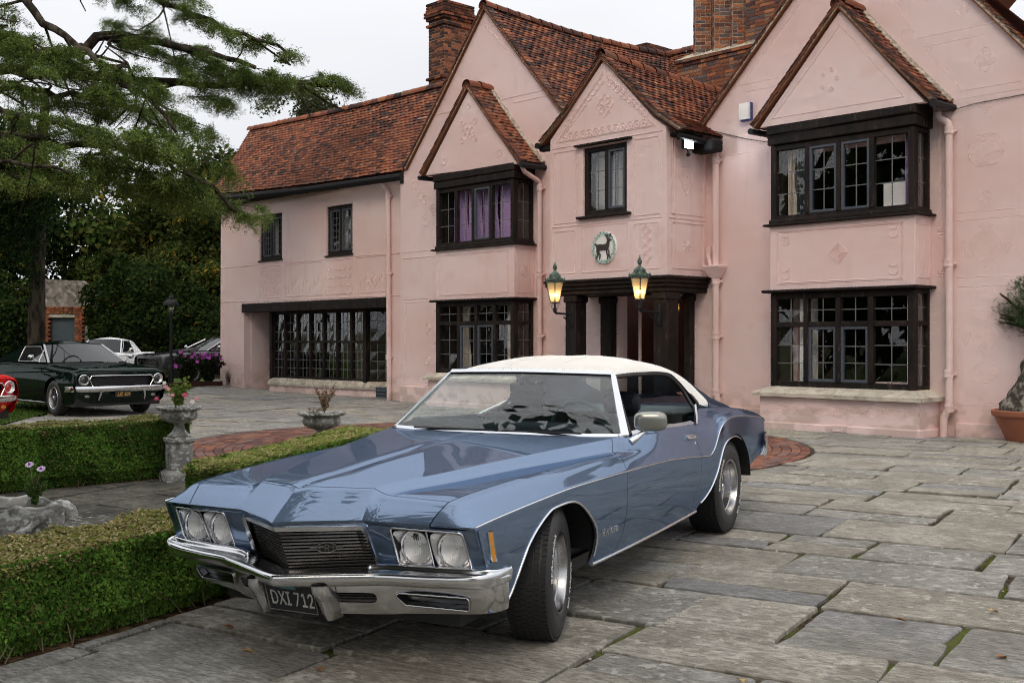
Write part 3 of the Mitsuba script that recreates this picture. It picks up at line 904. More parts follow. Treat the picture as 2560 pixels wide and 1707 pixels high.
pipe(bent([(-.02, .12, 4.80), (-.02, .12, 4.70), (.13, .09, 4.60), (.13, .09, .62), (.13, .09, .55), (.07, .13, .44), (.07, .14, .12)]), [(.13, .09, 4.5), (.12, .09, 2.62), (.12, .09, 1.05), (.13, .09, .56)], r=.052)
pipe(bent([(-3.93, .1, 4.7), (-3.93, .1, .62), (-3.88, .1, .5), (-3.88, .12, .1)]), [(-3.93, .1, 4.55), (-3.93, .1, 2.52), (-3.93, .1, 1.6), (-3.93, .1, .65)], r=.055)
part(house, 'rain_hopper', H([hexa([(-4.0, .03, 2.58), (-3.86, .03, 2.58), (-3.86, .17, 2.58), (-4.0, .17, 2.58), (-4.09, .0, 2.74), (-3.77, .0, 2.74), (-3.77, .24, 2.74), (-4.09, .24, 2.74)]),
                              cbox(-4.1, -3.76, 0, .25, 2.74, 2.79, .01), tube([(-4.02, .12, 2.78), (-4.07, .12, 2.95), (-4.04, .12, 3.1)], .035, 8)]), 'plaster')
pipe(bent([(-8.16, .55, 4.86), (-8.16, .5, 4.78), (-8.16, .09, 4.62), (-8.16, .09, .1)]), [(-8.16, .09, 4.5), (-8.16, .09, 2.83), (-8.16, .09, 1.63)], r=.045)
pipe(bent([(-13.55, WD + .26, 5.3), (-13.55, WD + .2, 5.12), (-13.55, WD + .08, 5.0), (-13.5, WD + .08, .15)]), [(-13.55, WD + .08, 4.88), (-13.53, WD + .08, 3.1), (-13.52, WD + .08, 1.15)], r=.055)
pipe([(-5.72, -.05, 2.35), (-5.72, -.05, .1)], [(-5.72, -.05, 1.1)], r=.03)

# --- plasterwork in relief ------------------------------------------------------------------------
def beads(name, lines, d, r=.009, key=house, frame=None):
    ms = []
    for L in lines:
        L = np.array(L, float)
        if len(L) < 2:
            continue
        P = np.stack([L[:, 0], np.full(len(L), d), L[:, 1]], -1)
        closed = len(L) > 6 and np.linalg.norm(L[0] - L[-1]) < 1e-6
        ms.append(tube(P[:-1] if closed else P, r, 6, closed=closed))
    m = cat(*ms)
    return part(key, name, H(m) if frame is None else frame(m), 'plaster', smooth=50)


def circ(u, z, r, a0=0, a1=360, n=28):
    a = np.radians(np.linspace(a0, a1, n))
    return np.stack([u + r * np.cos(a), z + r * np.sin(a)], -1)


def rline(u0, u1, z0, z1):
    return [(u0, z0), (u1, z0), (u1, z1), (u0, z1), (u0, z0)]


def diamond(u, z, r):
    return [(u - r, z), (u, z + r), (u + r, z), (u, z - r), (u - r, z)]


def lattice(u0, u1, z0, z1, n, m):
    out = []
    du, dz = (u1 - u0) / n, (z1 - z0) / m
    for i in range(n):
        for j in range(m):
            out.append(diamond(u0 + du * (i + .5), z0 + dz * (j + .5), min(du, dz) * .46))
    return out


# wing panels
for (u0, u1, k) in ((-19.35, -18.35, 0), (-18.1, -16.35, 1), (-16.2, -15.1, 2), (-14.9, -13.75, 1)):
    ls = [rline(u0, u1, 2.68, 3.52)]
    if k == 0:
        ls += lattice(u0 + .06, u1 - .06, 2.72, 3.48, 6, 5)
    elif k == 1:
        for i in range(9):
            x = u0 + .1 + (u1 - u0 - .2) * i / 9
            ls.append([(x, 2.74 + .3 * ((i % 3) / 3)), (x + .09, 2.95 + .3 * ((i % 3) / 3)), (x + .18, 2.8 + .3 * ((i % 3) / 3))])
    else:
        for i in range(5):
            for j in range(4):
                ls.append(circ(u0 + .13 + i * .21, 2.76 + j * .2, .095, 200, 340, 8))
    beads('plaster_ornament', ls, WD + .002, .011)
beads('plaster_moulding', [[(-21.5, 3.58), (-19.45, 3.58)], [(-18.2, 3.57), (-16.25, 3.56)], [(-15.0, 3.56), (-12.8, 3.54)], [(-21.5, 2.62), (-12.8, 2.57)]], WD + .002, .012)
# left gable
ls = [[(-12.1, 6.42), (-8.0, 6.42)], [(-8.0, 6.3), (-9.0, 6.3)], [(-12.62, 3.36), (-10.9, 3.36)], [(-12.62, 2.45), (-10.95, 2.45)], [(-12.62, 3.5), (-10.9, 3.5)], [(-9.84, 8.0), (-8.05, 6.45)], [(-8.05, 6.28), (-7.3, 5.4)]]
ls += [rline(-12.55, -10.95, .55, 2.38)]
for i, (u, z) in enumerate([(-11.4, 2.15), (-11.75, 1.8), (-11.1, 1.8), (-11.4, 1.45), (-11.75, 1.1), (-11.1, 1.15), (-11.45, .8)]):
    ls.append(diamond(u, z, .11))
for i in range(12):
    u, z = -12.2 + 1.2 * rng.random(), 3.6 + 1.4 * rng.random()
    ls.append([(u + .09 * math.cos(a) * (1 + .3 * math.sin(3 * a)), z + .09 * math.sin(a)) for a in np.linspace(0, 5, 14)])
beads('plaster_ornament', ls, .002, .009)
# rosette on the left bay gable
ls = [circ(-9.69, 5.75, .06), circ(-9.69, 6.25, .05), circ(-10.45, 5.22, .06), circ(-8.75, 5.2, .06)]
for a in range(6):
    ls.append(circ(-9.69 + .13 * math.cos(a * 1.05), 5.75 + .13 * math.sin(a * 1.05), .055, n=14))
for a in (45, 135, 225, 315):
    for r in (.03, .06):
        ls.append(circ(-9.69 + .28 * math.cos(math.radians(a)), 5.75 + .24 * math.sin(math.radians(a)), r, n=14))
beads('plaster_ornament', ls, .602, .009)
beads('plaster_moulding', [rline(-10.68, -8.55, 2.46, 3.3), rline(-10.66, -8.57, 2.48, 3.28)], .562, .008)
beads('plaster_moulding', [rline(.08, .48, 2.46, 3.3), circ(.28, 2.9, .09), circ(.28, 2.9, .04)], .002, .008, frame=Fr(-8.39, .56, -8.39, 0))
# porch
ls = []
for s, (ua, za, ub, zb_) in ((1, (-6.55, 5.28, -5.62, 6.05)), (-1, (-5.5, 6.0, -4.62, 5.28))):
    n_ = 10
    for i in range(n_):
        t = (i + .5) / n_
        u, z = ua + (ub - ua) * t, za + (zb_ - za) * t
        ls.append(circ(u, z, .062, n=16))
for i in range(13):
    ls.append(circ(-6.55 + i * .155, 5.16, .062, n=16))
    ls.append(circ(-6.55 + i * .155, 5.13, .035, 0, 180, n=8))
ls += [[(-6.75, 5.08), (-4.45, 5.08), (-5.6, 6.18), (-6.75, 5.08)], [(-6.72, 5.1), (-4.49, 5.1), (-5.6, 6.14), (-6.72, 5.1)]]
for a in range(4):
    c, s_ = math.cos(a * math.pi / 2 + .78), math.sin(a * math.pi / 2 + .78)
    q = np.array([(0, 0), (.1, .05), (.19, 0), (.1, -.05), (0, 0)])
    ls.append(np.stack([-5.57 + q[:, 0] * c - q[:, 1] * s_, 5.58 + q[:, 0] * s_ + q[:, 1] * c], -1))
ls += [diamond(-5.57, 5.58, .2)]
ls += [rline(-6.8, -6.25, 3.62, 4.9), rline(-4.9, -4.36, 3.62, 4.9), rline(-6.82, -6.3, 2.72, 3.48), rline(-6.12, -5.05, 2.72, 3.52), rline(-4.9, -4.36, 2.72, 3.48), [(-6.85, 3.56), (-4.3, 3.56)], [(-6.85, 4.98), (-4.3, 4.98)]]
for i in range(4):
    ls += [diamond(-4.63, 2.92 + i * .15, .11), diamond(-4.63, 2.92 + i * .15, .07)]
beads('plaster_ornament', ls, PD + .002, .0095)
ls = [rline(.12, .95, 3.62, 4.85), rline(.12, .95, 2.72, 3.48), [(.05, 3.55), (1.03, 3.55)]]
for a in range(4):
    ls.append([(.5 - .11 * math.cos(a * .785), 3.1 - .11 * math.sin(a * .785)), (.5 + .11 * math.cos(a * .785), 3.1 + .11 * math.sin(a * .785))])
sh = np.array([(-.16, .22), (.16, .22), (.17, .0), (0, -.25), (-.17, 0), (-.16, .22)])
ls += [sh + np.array([.5, 4.2]), [(.46, 4.2), (.5, 4.27), (.55, 4.23), (.5, 4.12)]]
beads('plaster_ornament', ls, .002, .009, frame=Fr(-4.19, PD, -4.19, 0))
# patterned strip left of the porch
ls = []
for j in range(9):
    z = .55 + j * .2
    ls += [diamond(-7.45, z, .1), [(-7.55, z), (-7.35, z)], [(-7.45, z - .1), (-7.45, z + .1)]]
beads('plaster_ornament', ls, .002, .007)
# right gable and wall
ls = [[(.2, 3.33), (4.2, 3.33)], [(.2, 3.22), (4.2, 3.22)], [(.2, 2.41), (4.2, 2.41)], [(.2, 2.28), (4.2, 2.28)], [(.2, .62), (4.2, .62)], [(-.05, 3.2), (-.05, 4.7)], [(-.02, 2.3), (-.02, 3.2)],
      [(.22, 4.94), (2.0, 4.94)], [(.25, 5.05), (2.0, 5.05)], [(-.4, 5.92), (.75, 5.92)], [(-.3, 5.78), (.6, 5.78)], [(-.95, 6.85), (-.4, 5.95)], [(-.25, 5.75), (.25, 5.1)], [(.75, 5.95), (-.2, 6.9)],
      [(-3.6, 5.75), (-2.75, 5.75)], [(-3.4, 5.62), (-2.6, 5.62)], [(-3.4, 5.85), (-2.0, 7.2)], [(-3.98, 4.62), (-2.9, 4.62)]]
for (u, z) in ((.55, 5.43), (.67, 5.43), (.61, 5.52), (.61, 5.34)):
    for r in (.03, .055, .08):
        ls.append(circ(u, z, r, n=18))
for (u, z, R) in ((.62, 4.18, .2),):
    for k in range(5):
        r = .06 + .035 * k
        ls += [circ(u - .05, z + .02, r, 60, 175, 12), circ(u + .05, z + .02, r, 5, 120, 12), circ(u - .05, z - .02, r, 185, 300, 12), circ(u + .05, z - .02, r, 240, 355, 12)]
for k in range(7):
    ls.append(circ(.62, 2.84, .03 + .03 * k, n=26))
for (du, dz, a) in ((0, .24, 90), (0, -.26, 270), (.27, 0, 0), (-.27, 0, 180)):
    for k in range(4):
        ls.append(circ(.62 + du - .06 * math.cos(math.radians(a)), 2.84 + dz - .06 * math.sin(math.radians(a)), .05 + .03 * k, a - 50, a + 50, 10))
for (z, a) in ((2.1, 90), (2.0, 270), (1.02, 90), (1.12, 270)):
    for k in range(6):
        ls.append(circ(.6, z - .05 * math.sin(math.radians(a)) * 0, .04 + .03 * k, a - 85, a + 85, 14))
for k in range(5):
    ls.append(circ(.23, 1.6, .05 + .03 * k, -60, 60, 10))
for (u, z) in ((.5, 1.6), (.72, 1.6), (.62, 1.44), (.62, 4.78), (.62, 3.52), (.95, 1.6)):
    ls += [diamond(u, z, .1)]
    for a in range(4):
        c, s_ = math.cos(a * math.pi / 2), math.sin(a * math.pi / 2)
        q = np.array([(.01, 0), (.035, .018), (.065, 0), (.035, -.018), (.01, 0)])
        ls.append(np.stack([u + q[:, 0] * c - q[:, 1] * s_, z + q[:, 0] * s_ + q[:, 1] * c], -1))
for (u, z) in ((-.45, 6.62), (.28, 6.2), (-.55, 6.0)):
    for r in (.03, .06, .09):
        ls.append(circ(u, z, r, n=20))
for z in (3.12, 3.08, 3.04, 3.0, 2.44, 2.48, 2.52):
    ls.append([(-.08, z), (.06, z)])
beads('plaster_ornament', ls, .002, .0055)
# right bay gable and panel
ls = [[(-2.5, 4.98), (-.3, 4.98), (-1.32, 6.2), (-2.5, 4.98)]]
for a in range(5):
    ls += [circ(-1.5 + .13 * math.cos(a * 1.256), 5.42 + .15 * math.sin(a * 1.256), .03, n=12), circ(-1.5 + .13 * math.cos(a * 1.256), 5.42 + .15 * math.sin(a * 1.256), .014, n=10)]
beads('plaster_ornament', ls, .562, .0065)
ls = [rline(-2.45, -.35, 2.4, 3.22), rline(-2.43, -.37, 2.42, 3.2)]
for k in range(5):
    ls.append(diamond(-1.38, 2.83, .04 + .03 * k))
for (u, z) in ((-2.3, 3.08), (-.5, 3.08), (-2.3, 2.55), (-.5, 2.55)):
    ls += [circ(u, z, .08, 200, 340, 8), circ(u, z + .12, .08, 200, 340, 8), [(u - .075, z - .03), (u - .06, z + .09)], [(u + .075, z - .03), (u + .06, z + .09)]]
beads('plaster_ornament', ls, .502, .008)
ls = []
for i in range(9):
    for j in range(2):
        for k in range(4):
            ls.append(circ(-2.45 + i * .27 + .135 * j, .38 + .07 * j, .14 - .03 * k, 15, 165, 9))
beads('plaster_ornament', ls, .622, .007)
beads('plaster_ornament', [rline(.08, .42, 2.42, 3.18), [(.18, 2.5), (.18, 2.6)], [(.3, 2.5), (.3, 2.6)], [(.25, 2.7), (.25, 2.95)]], .002, .008, frame=Fr(-.17, .5, -.17, 0))
# air brick
ab = part(house, 'air_brick', H([cbox(-1.42, -1.15, .64, .665, .175, .275, .006)]), 'plaster', label='pierced air brick at the foot of the right bay')
part(ab, 'holes', H([cat(*[box(-1.405 + i * .022, -1.394 + i * .022, .66, .6665, .19 + j * .02, .2 + j * .02) for i in range(12) for j in range(4) if (i + j) % 2 == 0])]), 'black_tar')
# cables
part(house, 'cable', H([tube([(-4.0, .02, 5.05), (-3.4, .02, 4.85), (-2.9, .03, 4.72), (-2.6, .56, 4.70), (-1.5, .57, 4.74), (-.2, .57, 4.76), (.1, .05, 4.78), (.5, .02, 4.84), (1.2, .02, 4.86), (2.4, .02, 4.80)], .006, 5)]), 'black_tar')
# ---------------------------------------------------------------- ground, paving, brick circle, lawn
def sheet(xs, ys, dz):
    X, Y = np.meshgrid(xs, ys)
    return grid(np.stack([X, Y, ground_z(X, Y) + dz], -1))


mat('earth', lambda p, n, uv: mix((.035, .030, .020), (.06, .07, .03), fbm(p.x * .8, p.y * .8, 0, 3)), .95, spec=.1)
mat('joint_soil', lambda p, n, uv: mix(mix((.075, .058, .042), (.032, .027, .02), ss(.4, .6, noise(p.x * 40, p.y * 40, 0))), (.075, .095, .022), ss(.46, .58, fbm(p.x * 1.7, p.y * 1.7, 2, 3)) * (.55 + .45 * noise(p.x * 30, p.y * 30, 5))), .98, spec=.05,
    bump=lambda p, n, uv: fbm(p.x * 60, p.y * 60, 0, 2), bscale=.012)
far = np.concatenate([-np.geomspace(400, 12, 14), np.linspace(-10, 10, 21), np.geomspace(12, 400, 14)])
farY = np.concatenate([-np.geomspace(300, 14, 10), np.linspace(-12, 44, 57), np.geomspace(48, 450, 14)])
struct('ground', sheet(far, farY, -.06), 'earth', 'bare earth and turf reaching to the horizon beneath everything', smooth=True)

PA = np.array([math.sin(math.radians(32)), math.cos(math.radians(32))])
PB = np.array([math.cos(math.radians(32)), -math.sin(math.radians(32))])
PO = np.array([1.2, 8.0])


def stone_fn(c0, c1, dark, pale, k):
    def f(p, n, uv):
        # sedimentary streaks run with the bedding, patchy lichen on top
        s = fbm(p.x * 3.1 + 11 * k, p.y * 3.1, 3.0 * k, 4)
        q = fbm((p.x * .85 - p.y * .53) * 5, (p.x * .53 + p.y * .85) * 24, k, 3)
        c = mix(c0, c1, ss(.32, .68, s))
        c = mix(c, dark, .38 * ss(.50, .72, q) * ss(.35, .6, s))
        g = fbm((p.x * .85 - p.y * .53) * 26, (p.x * .53 + p.y * .85) * 95, k, 2)
        c = c * (.40 + .92 * g) * (.86 + .28 * noise(p.x * 120, p.y * 120, k))
        c = mix(c, pale, .55 * ss(.66, .74, fbm(p.x * 19, p.y * 23, 7 + k, 3)) * ss(.4, .6, noise(p.x * 1.3, p.y * 1.3, k)))
        return mix(c, dark, .35 * ss(.58, .74, fbm(p.x * 11 + 5, p.y * 11, k + 2, 2)))
    return f


def stone_bump(p, n, uv):
    return fbm((p.x * .85 - p.y * .53) * 6, (p.x * .53 + p.y * .85) * 22, 0, 3)


mat('flag_grey', stone_fn((.175, .169, .152), (.255, .248, .228), (.10, .095, .085), (.38, .38, .34), 0), .8, spec=.3, bump=stone_bump, bscale=.010, eps=2e-3)
mat('flag_buff', stone_fn((.205, .19, .16), (.285, .268, .232), (.11, .10, .08), (.42, .40, .35), 1), .8, spec=.3, bump=stone_bump, bscale=.010, eps=2e-3)
mat('flag_slate', stone_fn((.168, .166, .162), (.22, .218, .214), (.10, .098, .094), (.34, .34, .33), 2), .75, spec=.3, bump=stone_bump, bscale=.008, eps=2e-3)
mat('flag_mossy', stone_fn((.060, .056, .046), (.115, .106, .085), (.035, .034, .026), (.46, .46, .42), 3), .9, spec=.2, bump=stone_bump, bscale=.012, eps=2e-3)

bc = np.array([-.3, 15.05])
CIRC = sg.Point(*bc).buffer(4.12, 48)


def hw2(u, d):
    w = HP + u * HU + d * HN
    return (w[0], w[1])


HOUSE = sg.Polygon([hw2(-23, -.35), hw2(-20.3, -.35), hw2(-20.3, -1.3), hw2(-13.6, -1.3), hw2(-13.6, -.1), hw2(-11.0, 0), hw2(-11.0, .66), hw2(-8.25, .66), hw2(-8.25, 0), hw2(-7, 0), hw2(-7, -2.2), hw2(-4.1, -2.2), hw2(-4.1, 0), hw2(-2.76, 0), hw2(-2.76, .6), hw2(-.03, .6), hw2(-.03, 0), hw2(9, 0), hw2(9, -12), hw2(-23, -12)])
# garden beds and the path between the hedges
HEDGE_A = [(-3.3, 4.05), (-2.43, 5.44), (-1.58, 6.79), (-1.05, 7.75)]
BED = sg.Polygon([(-1.12, 7.68), (-1.70, 6.62), (-2.60, 5.22), (-3.5, 3.6), (-5.5, 3), (-9, 8), (-7.6, 10.1), (-4.3, 11.85), (-3.55, 12.35), (-2.55, 12.2), (-1.95, 11.6), (-1.35, 11.5), (-1.3, 11.3), (-1.75, 9.9), (-2.0, 8.3)])
LAWN = sg.Polygon([(-8.35, 12), (-8.25, 18.5), (-8.7, 21.3), (-9.8, 24.5), (-8.6, 27.3), (-8.35, 29.2), (-9.4, 36), (-40, 60), (-60, 40), (-60, 10), (-30, 4)])
PAVED = sg.Polygon([(-4.2, 2.2), (9, 2.2), (14, 12), (11, 14), (-8, 37), (-14, 33), (-9.0, 26), (-9.9, 24.5), (-8.6, 21), (-8.3, 18), (-8.4, 12), (-8.5, 8)]).difference(CIRC.buffer(.03)).difference(HOUSE).difference(BED).difference(LAWN)
struct('joint_bed', sheet(np.linspace(-15, 14, 75), np.linspace(2, 37, 90), -.022), 'joint_soil', 'mossy earth and grit in the joints of the paving', smooth=True)


def stone_mesh(poly, top=0.0, thick=.05, joint=.012, tilt=None, z_of=ground_z):
    """one irregular flag: rough outline, rounded arris, slightly dished"""
    poly = poly.buffer(-joint)
    if poly.is_empty:
        return None
    if poly.geom_type != 'Polygon':
        poly = max(poly.geoms, key=lambda g: g.area)
    r = min(.016, math.sqrt(poly.area) * .05)
    poly = poly.buffer(-r, 2).buffer(r * .95, 2)
    if poly.is_empty or poly.area < .012:
        return None
    if poly.geom_type != 'Polygon':
        poly = max(poly.geoms, key=lambda g: g.area)
    ring = np.array(shapely.segmentize(poly.exterior, .16).coords)[:-1]
    c = np.array(poly.representative_point().coords[0])
    k = len(ring)
    n3 = np.stack([ring[:, 0] * 6, ring[:, 1] * 6, np.zeros(k)], -1)
    w = meshkit.fbm(n3, 3, seed=2) - .5
    out = norm(ring - c)
    ring = ring + out * (w * .045)[:, None]
    inner = ring - out * (.006 + .005 * rng.random(k))[:, None]
    tx, ty = tilt if tilt is not None else rng.normal(0, .0035, 2)

    def zz(q, dz):
        return z_of(q[:, 0], q[:, 1]) + top + tx * (q[:, 0] - c[0]) + ty * (q[:, 1] - c[1]) + dz
    mid = c + (inner - c) * .45
    v = [np.column_stack([ring, zz(ring, -thick)]), np.column_stack([ring, zz(ring, -.006)]), np.column_stack([inner, zz(inner, 0)]), np.column_stack([mid, zz(mid, .001 * 1)]), np.column_stack([c[None], zz(c[None], .001)])]
    v = np.vstack(v)
    i = np.arange(k)
    j = (i + 1) % k
    f = []
    for a in range(3):
        f += [np.stack([a * k + i, a * k + j, (a + 1) * k + j], -1), np.stack([a * k + i, (a + 1) * k + j, (a + 1) * k + i], -1)]
    f.append(np.stack([3 * k + i, 3 * k + j, np.full(k, 4 * k)], -1))
    return v, np.vstack(f)


def courses(region, a0, a1, b0, b1, wa, wb, O, A, Bv):
    """random coursed rectangles in the frame (A, Bv) clipped to the region"""
    out = []
    a = a0
    while a < a1:
        w = rng.uniform(*wa)
        b = b0 + rng.uniform(-.5, .5)
        while b < b1:
            l = rng.uniform(*wb)
            cells = [(a, a + w, b, b + l)]
            if w > .62 and rng.random() < .33:
                s = w * rng.uniform(.35, .6)
                cells = [(a, a + s, b, b + l), (a + s, a + w, b, b + l)]
            elif l > .95 and rng.random() < .2:
                s = l * rng.uniform(.4, .6)
                cells = [(a, a + w, b, b + s), (a, a + w, b + s, b + l)]
            for (p, q, r, s) in cells:
                jt = lambda: rng.normal(0, .014)  # noqa: E731
                P = [O + A * (p + jt()) + Bv * (r + jt()), O + A * (q + jt()) + Bv * (r + jt()), O + A * (q + jt()) + Bv * (s + jt()), O + A * (p + jt()) + Bv * (s + jt())]
                g = sg.Polygon(P).intersection(region)
                for h in getattr(g, 'geoms', [g]):
                    if h.geom_type == 'Polygon' and h.area > .02:
                        out.append(h)
            b += l
        a += w
    return out


labels['paving'] = {'label': 'large worn sandstone flags with mossy joints in front of the house', 'kind': 'structure', 'category': 'paving'}
fl = courses(PAVED, -8, 34, -24, 14, (.52, .95), (.62, 1.35), PO, PA, PB)
fl = [(g, np.array(g.centroid.coords[0])) for g in fl]
fl.sort(key=lambda q: np.hypot(*q[1]))
fl = [q for q in fl if q[1][1] > 1.0]
seen = [q for q in fl if abs(q[1][0]) < .5 * q[1][1] + 1.5]
first, rest = seen[:300], seen[300:] + [q for q in fl if abs(q[1][0]) >= .5 * q[1][1] + 1.5]
restm = {}
for g, c in fl[:]:
    pass
for g, c in first:
    m = stone_mesh(g, top=rng.normal(0, .004), joint=rng.uniform(.007, .017))
    if m is not None:
        part('paving', 'flagstone', m, rng.choice(['flag_grey', 'flag_grey', 'flag_buff', 'flag_buff', 'flag_slate']), smooth=16)
for g, c in rest:
    m = stone_mesh(g, top=rng.normal(0, .004), joint=.012)
    if m is not None:
        restm.setdefault(rng.choice(['flag_grey', 'flag_buff', 'flag_slate']), []).append(m)
for k, ms in restm.items():
    part('paving', 'far_flagstones', cat(*ms), k, smooth=16, kind='stuff')

# concentric bricks
labels['brick_circle'] = {'label': 'circle of concentric red paving bricks set into the flags beside the blue car', 'kind': 'structure', 'category': 'brick paving'}
struct('brick_bed', (lambda m: m)(grid(np.array([[(bc[0] + r * math.cos(a), bc[1] + r * math.sin(a), float(ground_z(bc[0] + r * math.cos(a), bc[1] + r * math.sin(a))) - .014) for a in np.linspace(0, 2 * math.pi, 64)] for r in np.linspace(.02, 4.12, 24)]))), 'joint_soil', 'earth between the paving bricks of the circle', smooth=True)
PBR = [(.135, .058, .042), (.165, .075, .055), (.11, .05, .04), (.085, .045, .04), (.19, .085, .05), (.15, .09, .075), (.12, .075, .065)]
for i, c in enumerate(PBR):
    def brick_fn(p, n, uv, c=c, i=i):
        return mix(c, (.05, .045, .04), .6 * ss(.45, .7, fbm(p.x * 14, p.y * 14, i, 2)))
    mat(f'paver_{i}', c, .85, spec=.25)
items = []
r = 4.11
while r > .6:
    n_ = int(2 * math.pi * r / .222)
    off = rng.random()
    for k in range(n_):
        a0, a1 = (k + off) * 2 * math.pi / n_, (k + 1 + off) * 2 * math.pi / n_
        items.append((r - .108, r, a0 + .004 / r, a1 - .004 / r))
    r -= .116


def paver(r0, r1, a0, a1):
    j = rng.normal(0, .002, 4)
    top, bot, ins = [], [], []
    dz = rng.normal(0, .003)
    am, rm = (a0 + a1) / 2, (r0 + r1) / 2
    for (rr, a), q in zip(((r0, a0), (r1, a0), (r1, a1), (r0, a1)), j):
        x, y = bc[0] + rr * math.cos(a), bc[1] + rr * math.sin(a)
        z = float(ground_z(x, y)) + dz + q
        bot.append((x, y, z - .05))
        top.append((x, y, z - .006))
        r2, a2 = rr + (rm - rr) * .12, a + (am - a) * .06
        ins.append((bc[0] + r2 * math.cos(a2), bc[1] + r2 * math.sin(a2), z))
    v = np.array(bot + top + ins)
    f = []
    for s in (0, 4):
        for i in range(4):
            jn = (i + 1) % 4
            f.append([s + i, s + jn, s + 4 + jn, s + 4 + i])
    f.append([8, 9, 10, 11])
    return v, tri(np.array(f))


def seen_rank(q):
    a = (q[2] + q[3]) / 2
    x, y = bc[0] + q[1] * math.cos(a), bc[1] + q[1] * math.sin(a)
    return math.hypot(x - 1.2, y) - (4.0 if x > 1.7 else 0)


items.sort(key=seen_rank)
for q in items[:300]:
    part('brick_circle', 'brick', paver(*q), f'paver_{rng.integers(7)}')
bk = {}
for q in items[300:]:
    bk.setdefault(int(rng.integers(7)), []).append(paver(*q))
for k, ms in bk.items():
    part('brick_circle', 'far_bricks', cat(*ms), f'paver_{k}', kind='stuff')
# disc centre
# garden path between the hedges: dark flags with white lichen
labels['garden_path'] = {'label': 'dark lichen-spotted flag path between the clipped box hedges', 'kind': 'structure', 'category': 'path'}
PATH = sg.Polygon([(-1.75, 8.25), (-3.55, 5.35), (-6.5, 6.5), (-7.4, 9.4), (-4.35, 11.2), (-3.3, 11.9), (-2.35, 11.0), (-2.45, 9.4)])
for g in courses(PATH, -8, 8, -10, 4, (.5, .8), (.55, 1.2), PO, PA, PB):
    m = stone_mesh(g, top=.0, joint=.008)
    if m is not None:
        part('garden_path', 'flagstone', m, 'flag_mossy', smooth=16)
mat('bed_soil', lambda p, n, uv: mix((.05, .032, .018), (.13, .085, .045), ss(.45, .62, fbm(p.x * 25, p.y * 25, 0, 3))), .98, spec=.05, bump=lambda p, n, uv: fbm(p.x * 35, p.y * 35, 0, 2), bscale=.02)


def flat_poly(poly, dz, step=.5):
    pts = []
    minx, miny, maxx, maxy = poly.bounds
    v, f = prism(shapely.segmentize(poly, step), 0, .001)
    keep = np.all(v[f][:, :, 2] > .0005, axis=1)
    v = v.copy()
    v[:, 2] = ground_z(v[:, 0], v[:, 1]) + dz
    return v, f[keep]


struct('hedge_bed', flat_poly(BED.difference(PATH.buffer(-.05)), -.008), 'bed_soil', 'strip of brown leaf-littered soil under the box hedges', smooth=True)
mat('turf', lambda p, n, uv: mix((.028, .05, .012), (.055, .085, .02), fbm(p.x * 3, p.y * 3, 0, 3)), .95, spec=.1)
struct('lawn', flat_poly(LAWN, .012), 'turf', 'mown lawn at the left beyond the forecourt', smooth=True)
# ---------------------------------------------------------------- car body tools: rails -> skin -> panels
def rail_fn(knots):
    k = np.array(sorted(knots), float)
    f = [PchipInterpolator(k[:, 0], k[:, i]) for i in (1, 2, 3)]
    return lambda t: np.stack([g(t) for g in f], -1)


def section(P, fil, m=4, k=6):
    """control points (nv, 3), fillet length per vertex -> dense polyline; also the column of every vertex"""
    nv = len(P)
    cut = []
    for i in range(nv):
        if i in (0, nv - 1) or fil[i] <= 0:
            cut.append((P[i], P[i]))
            continue
        a, b = P[i - 1] - P[i], P[i + 1] - P[i]
        la, lb = np.linalg.norm(a), np.linalg.norm(b)
        ra, rb = min(fil[i], la * .45), min(fil[i], lb * .45)
        cut.append((P[i] + a / max(la, 1e-9) * ra, P[i] + b / max(lb, 1e-9) * rb))
    out, col = [], []
    for i in range(nv):
        c0, c1 = cut[i]
        if i in (0, nv - 1) or fil[i] <= 0:
            col.append(len(out))
            out.append(P[i])
        else:
            s0 = len(out)
            for t in np.linspace(0, 1, k):
                out.append((1 - t) ** 2 * c0 + 2 * t * (1 - t) * P[i] + t * t * c1)
            col.append(s0 + k // 2)
        if i < nv - 1:
            d0 = cut[i + 1][0]
            for q in range(1, m):
                out.append(c1 + (d0 - c1) * q / m)
    return np.array(out), col


def skin(rails, fil, ts, m=4, k=6):
    R = [rail_fn(r)(ts) for r in rails]
    rows, col = [], None
    for i in range(len(ts)):
        s, col = section(np.array([r[i] for r in R]), fil, m, k)
        rows.append(s)
    return np.array(rows), col


def grid_normals(G):
    du = np.gradient(G, axis=0)
    dv = np.gradient(G, axis=1)
    n = np.cross(dv, du)
    return norm(n)


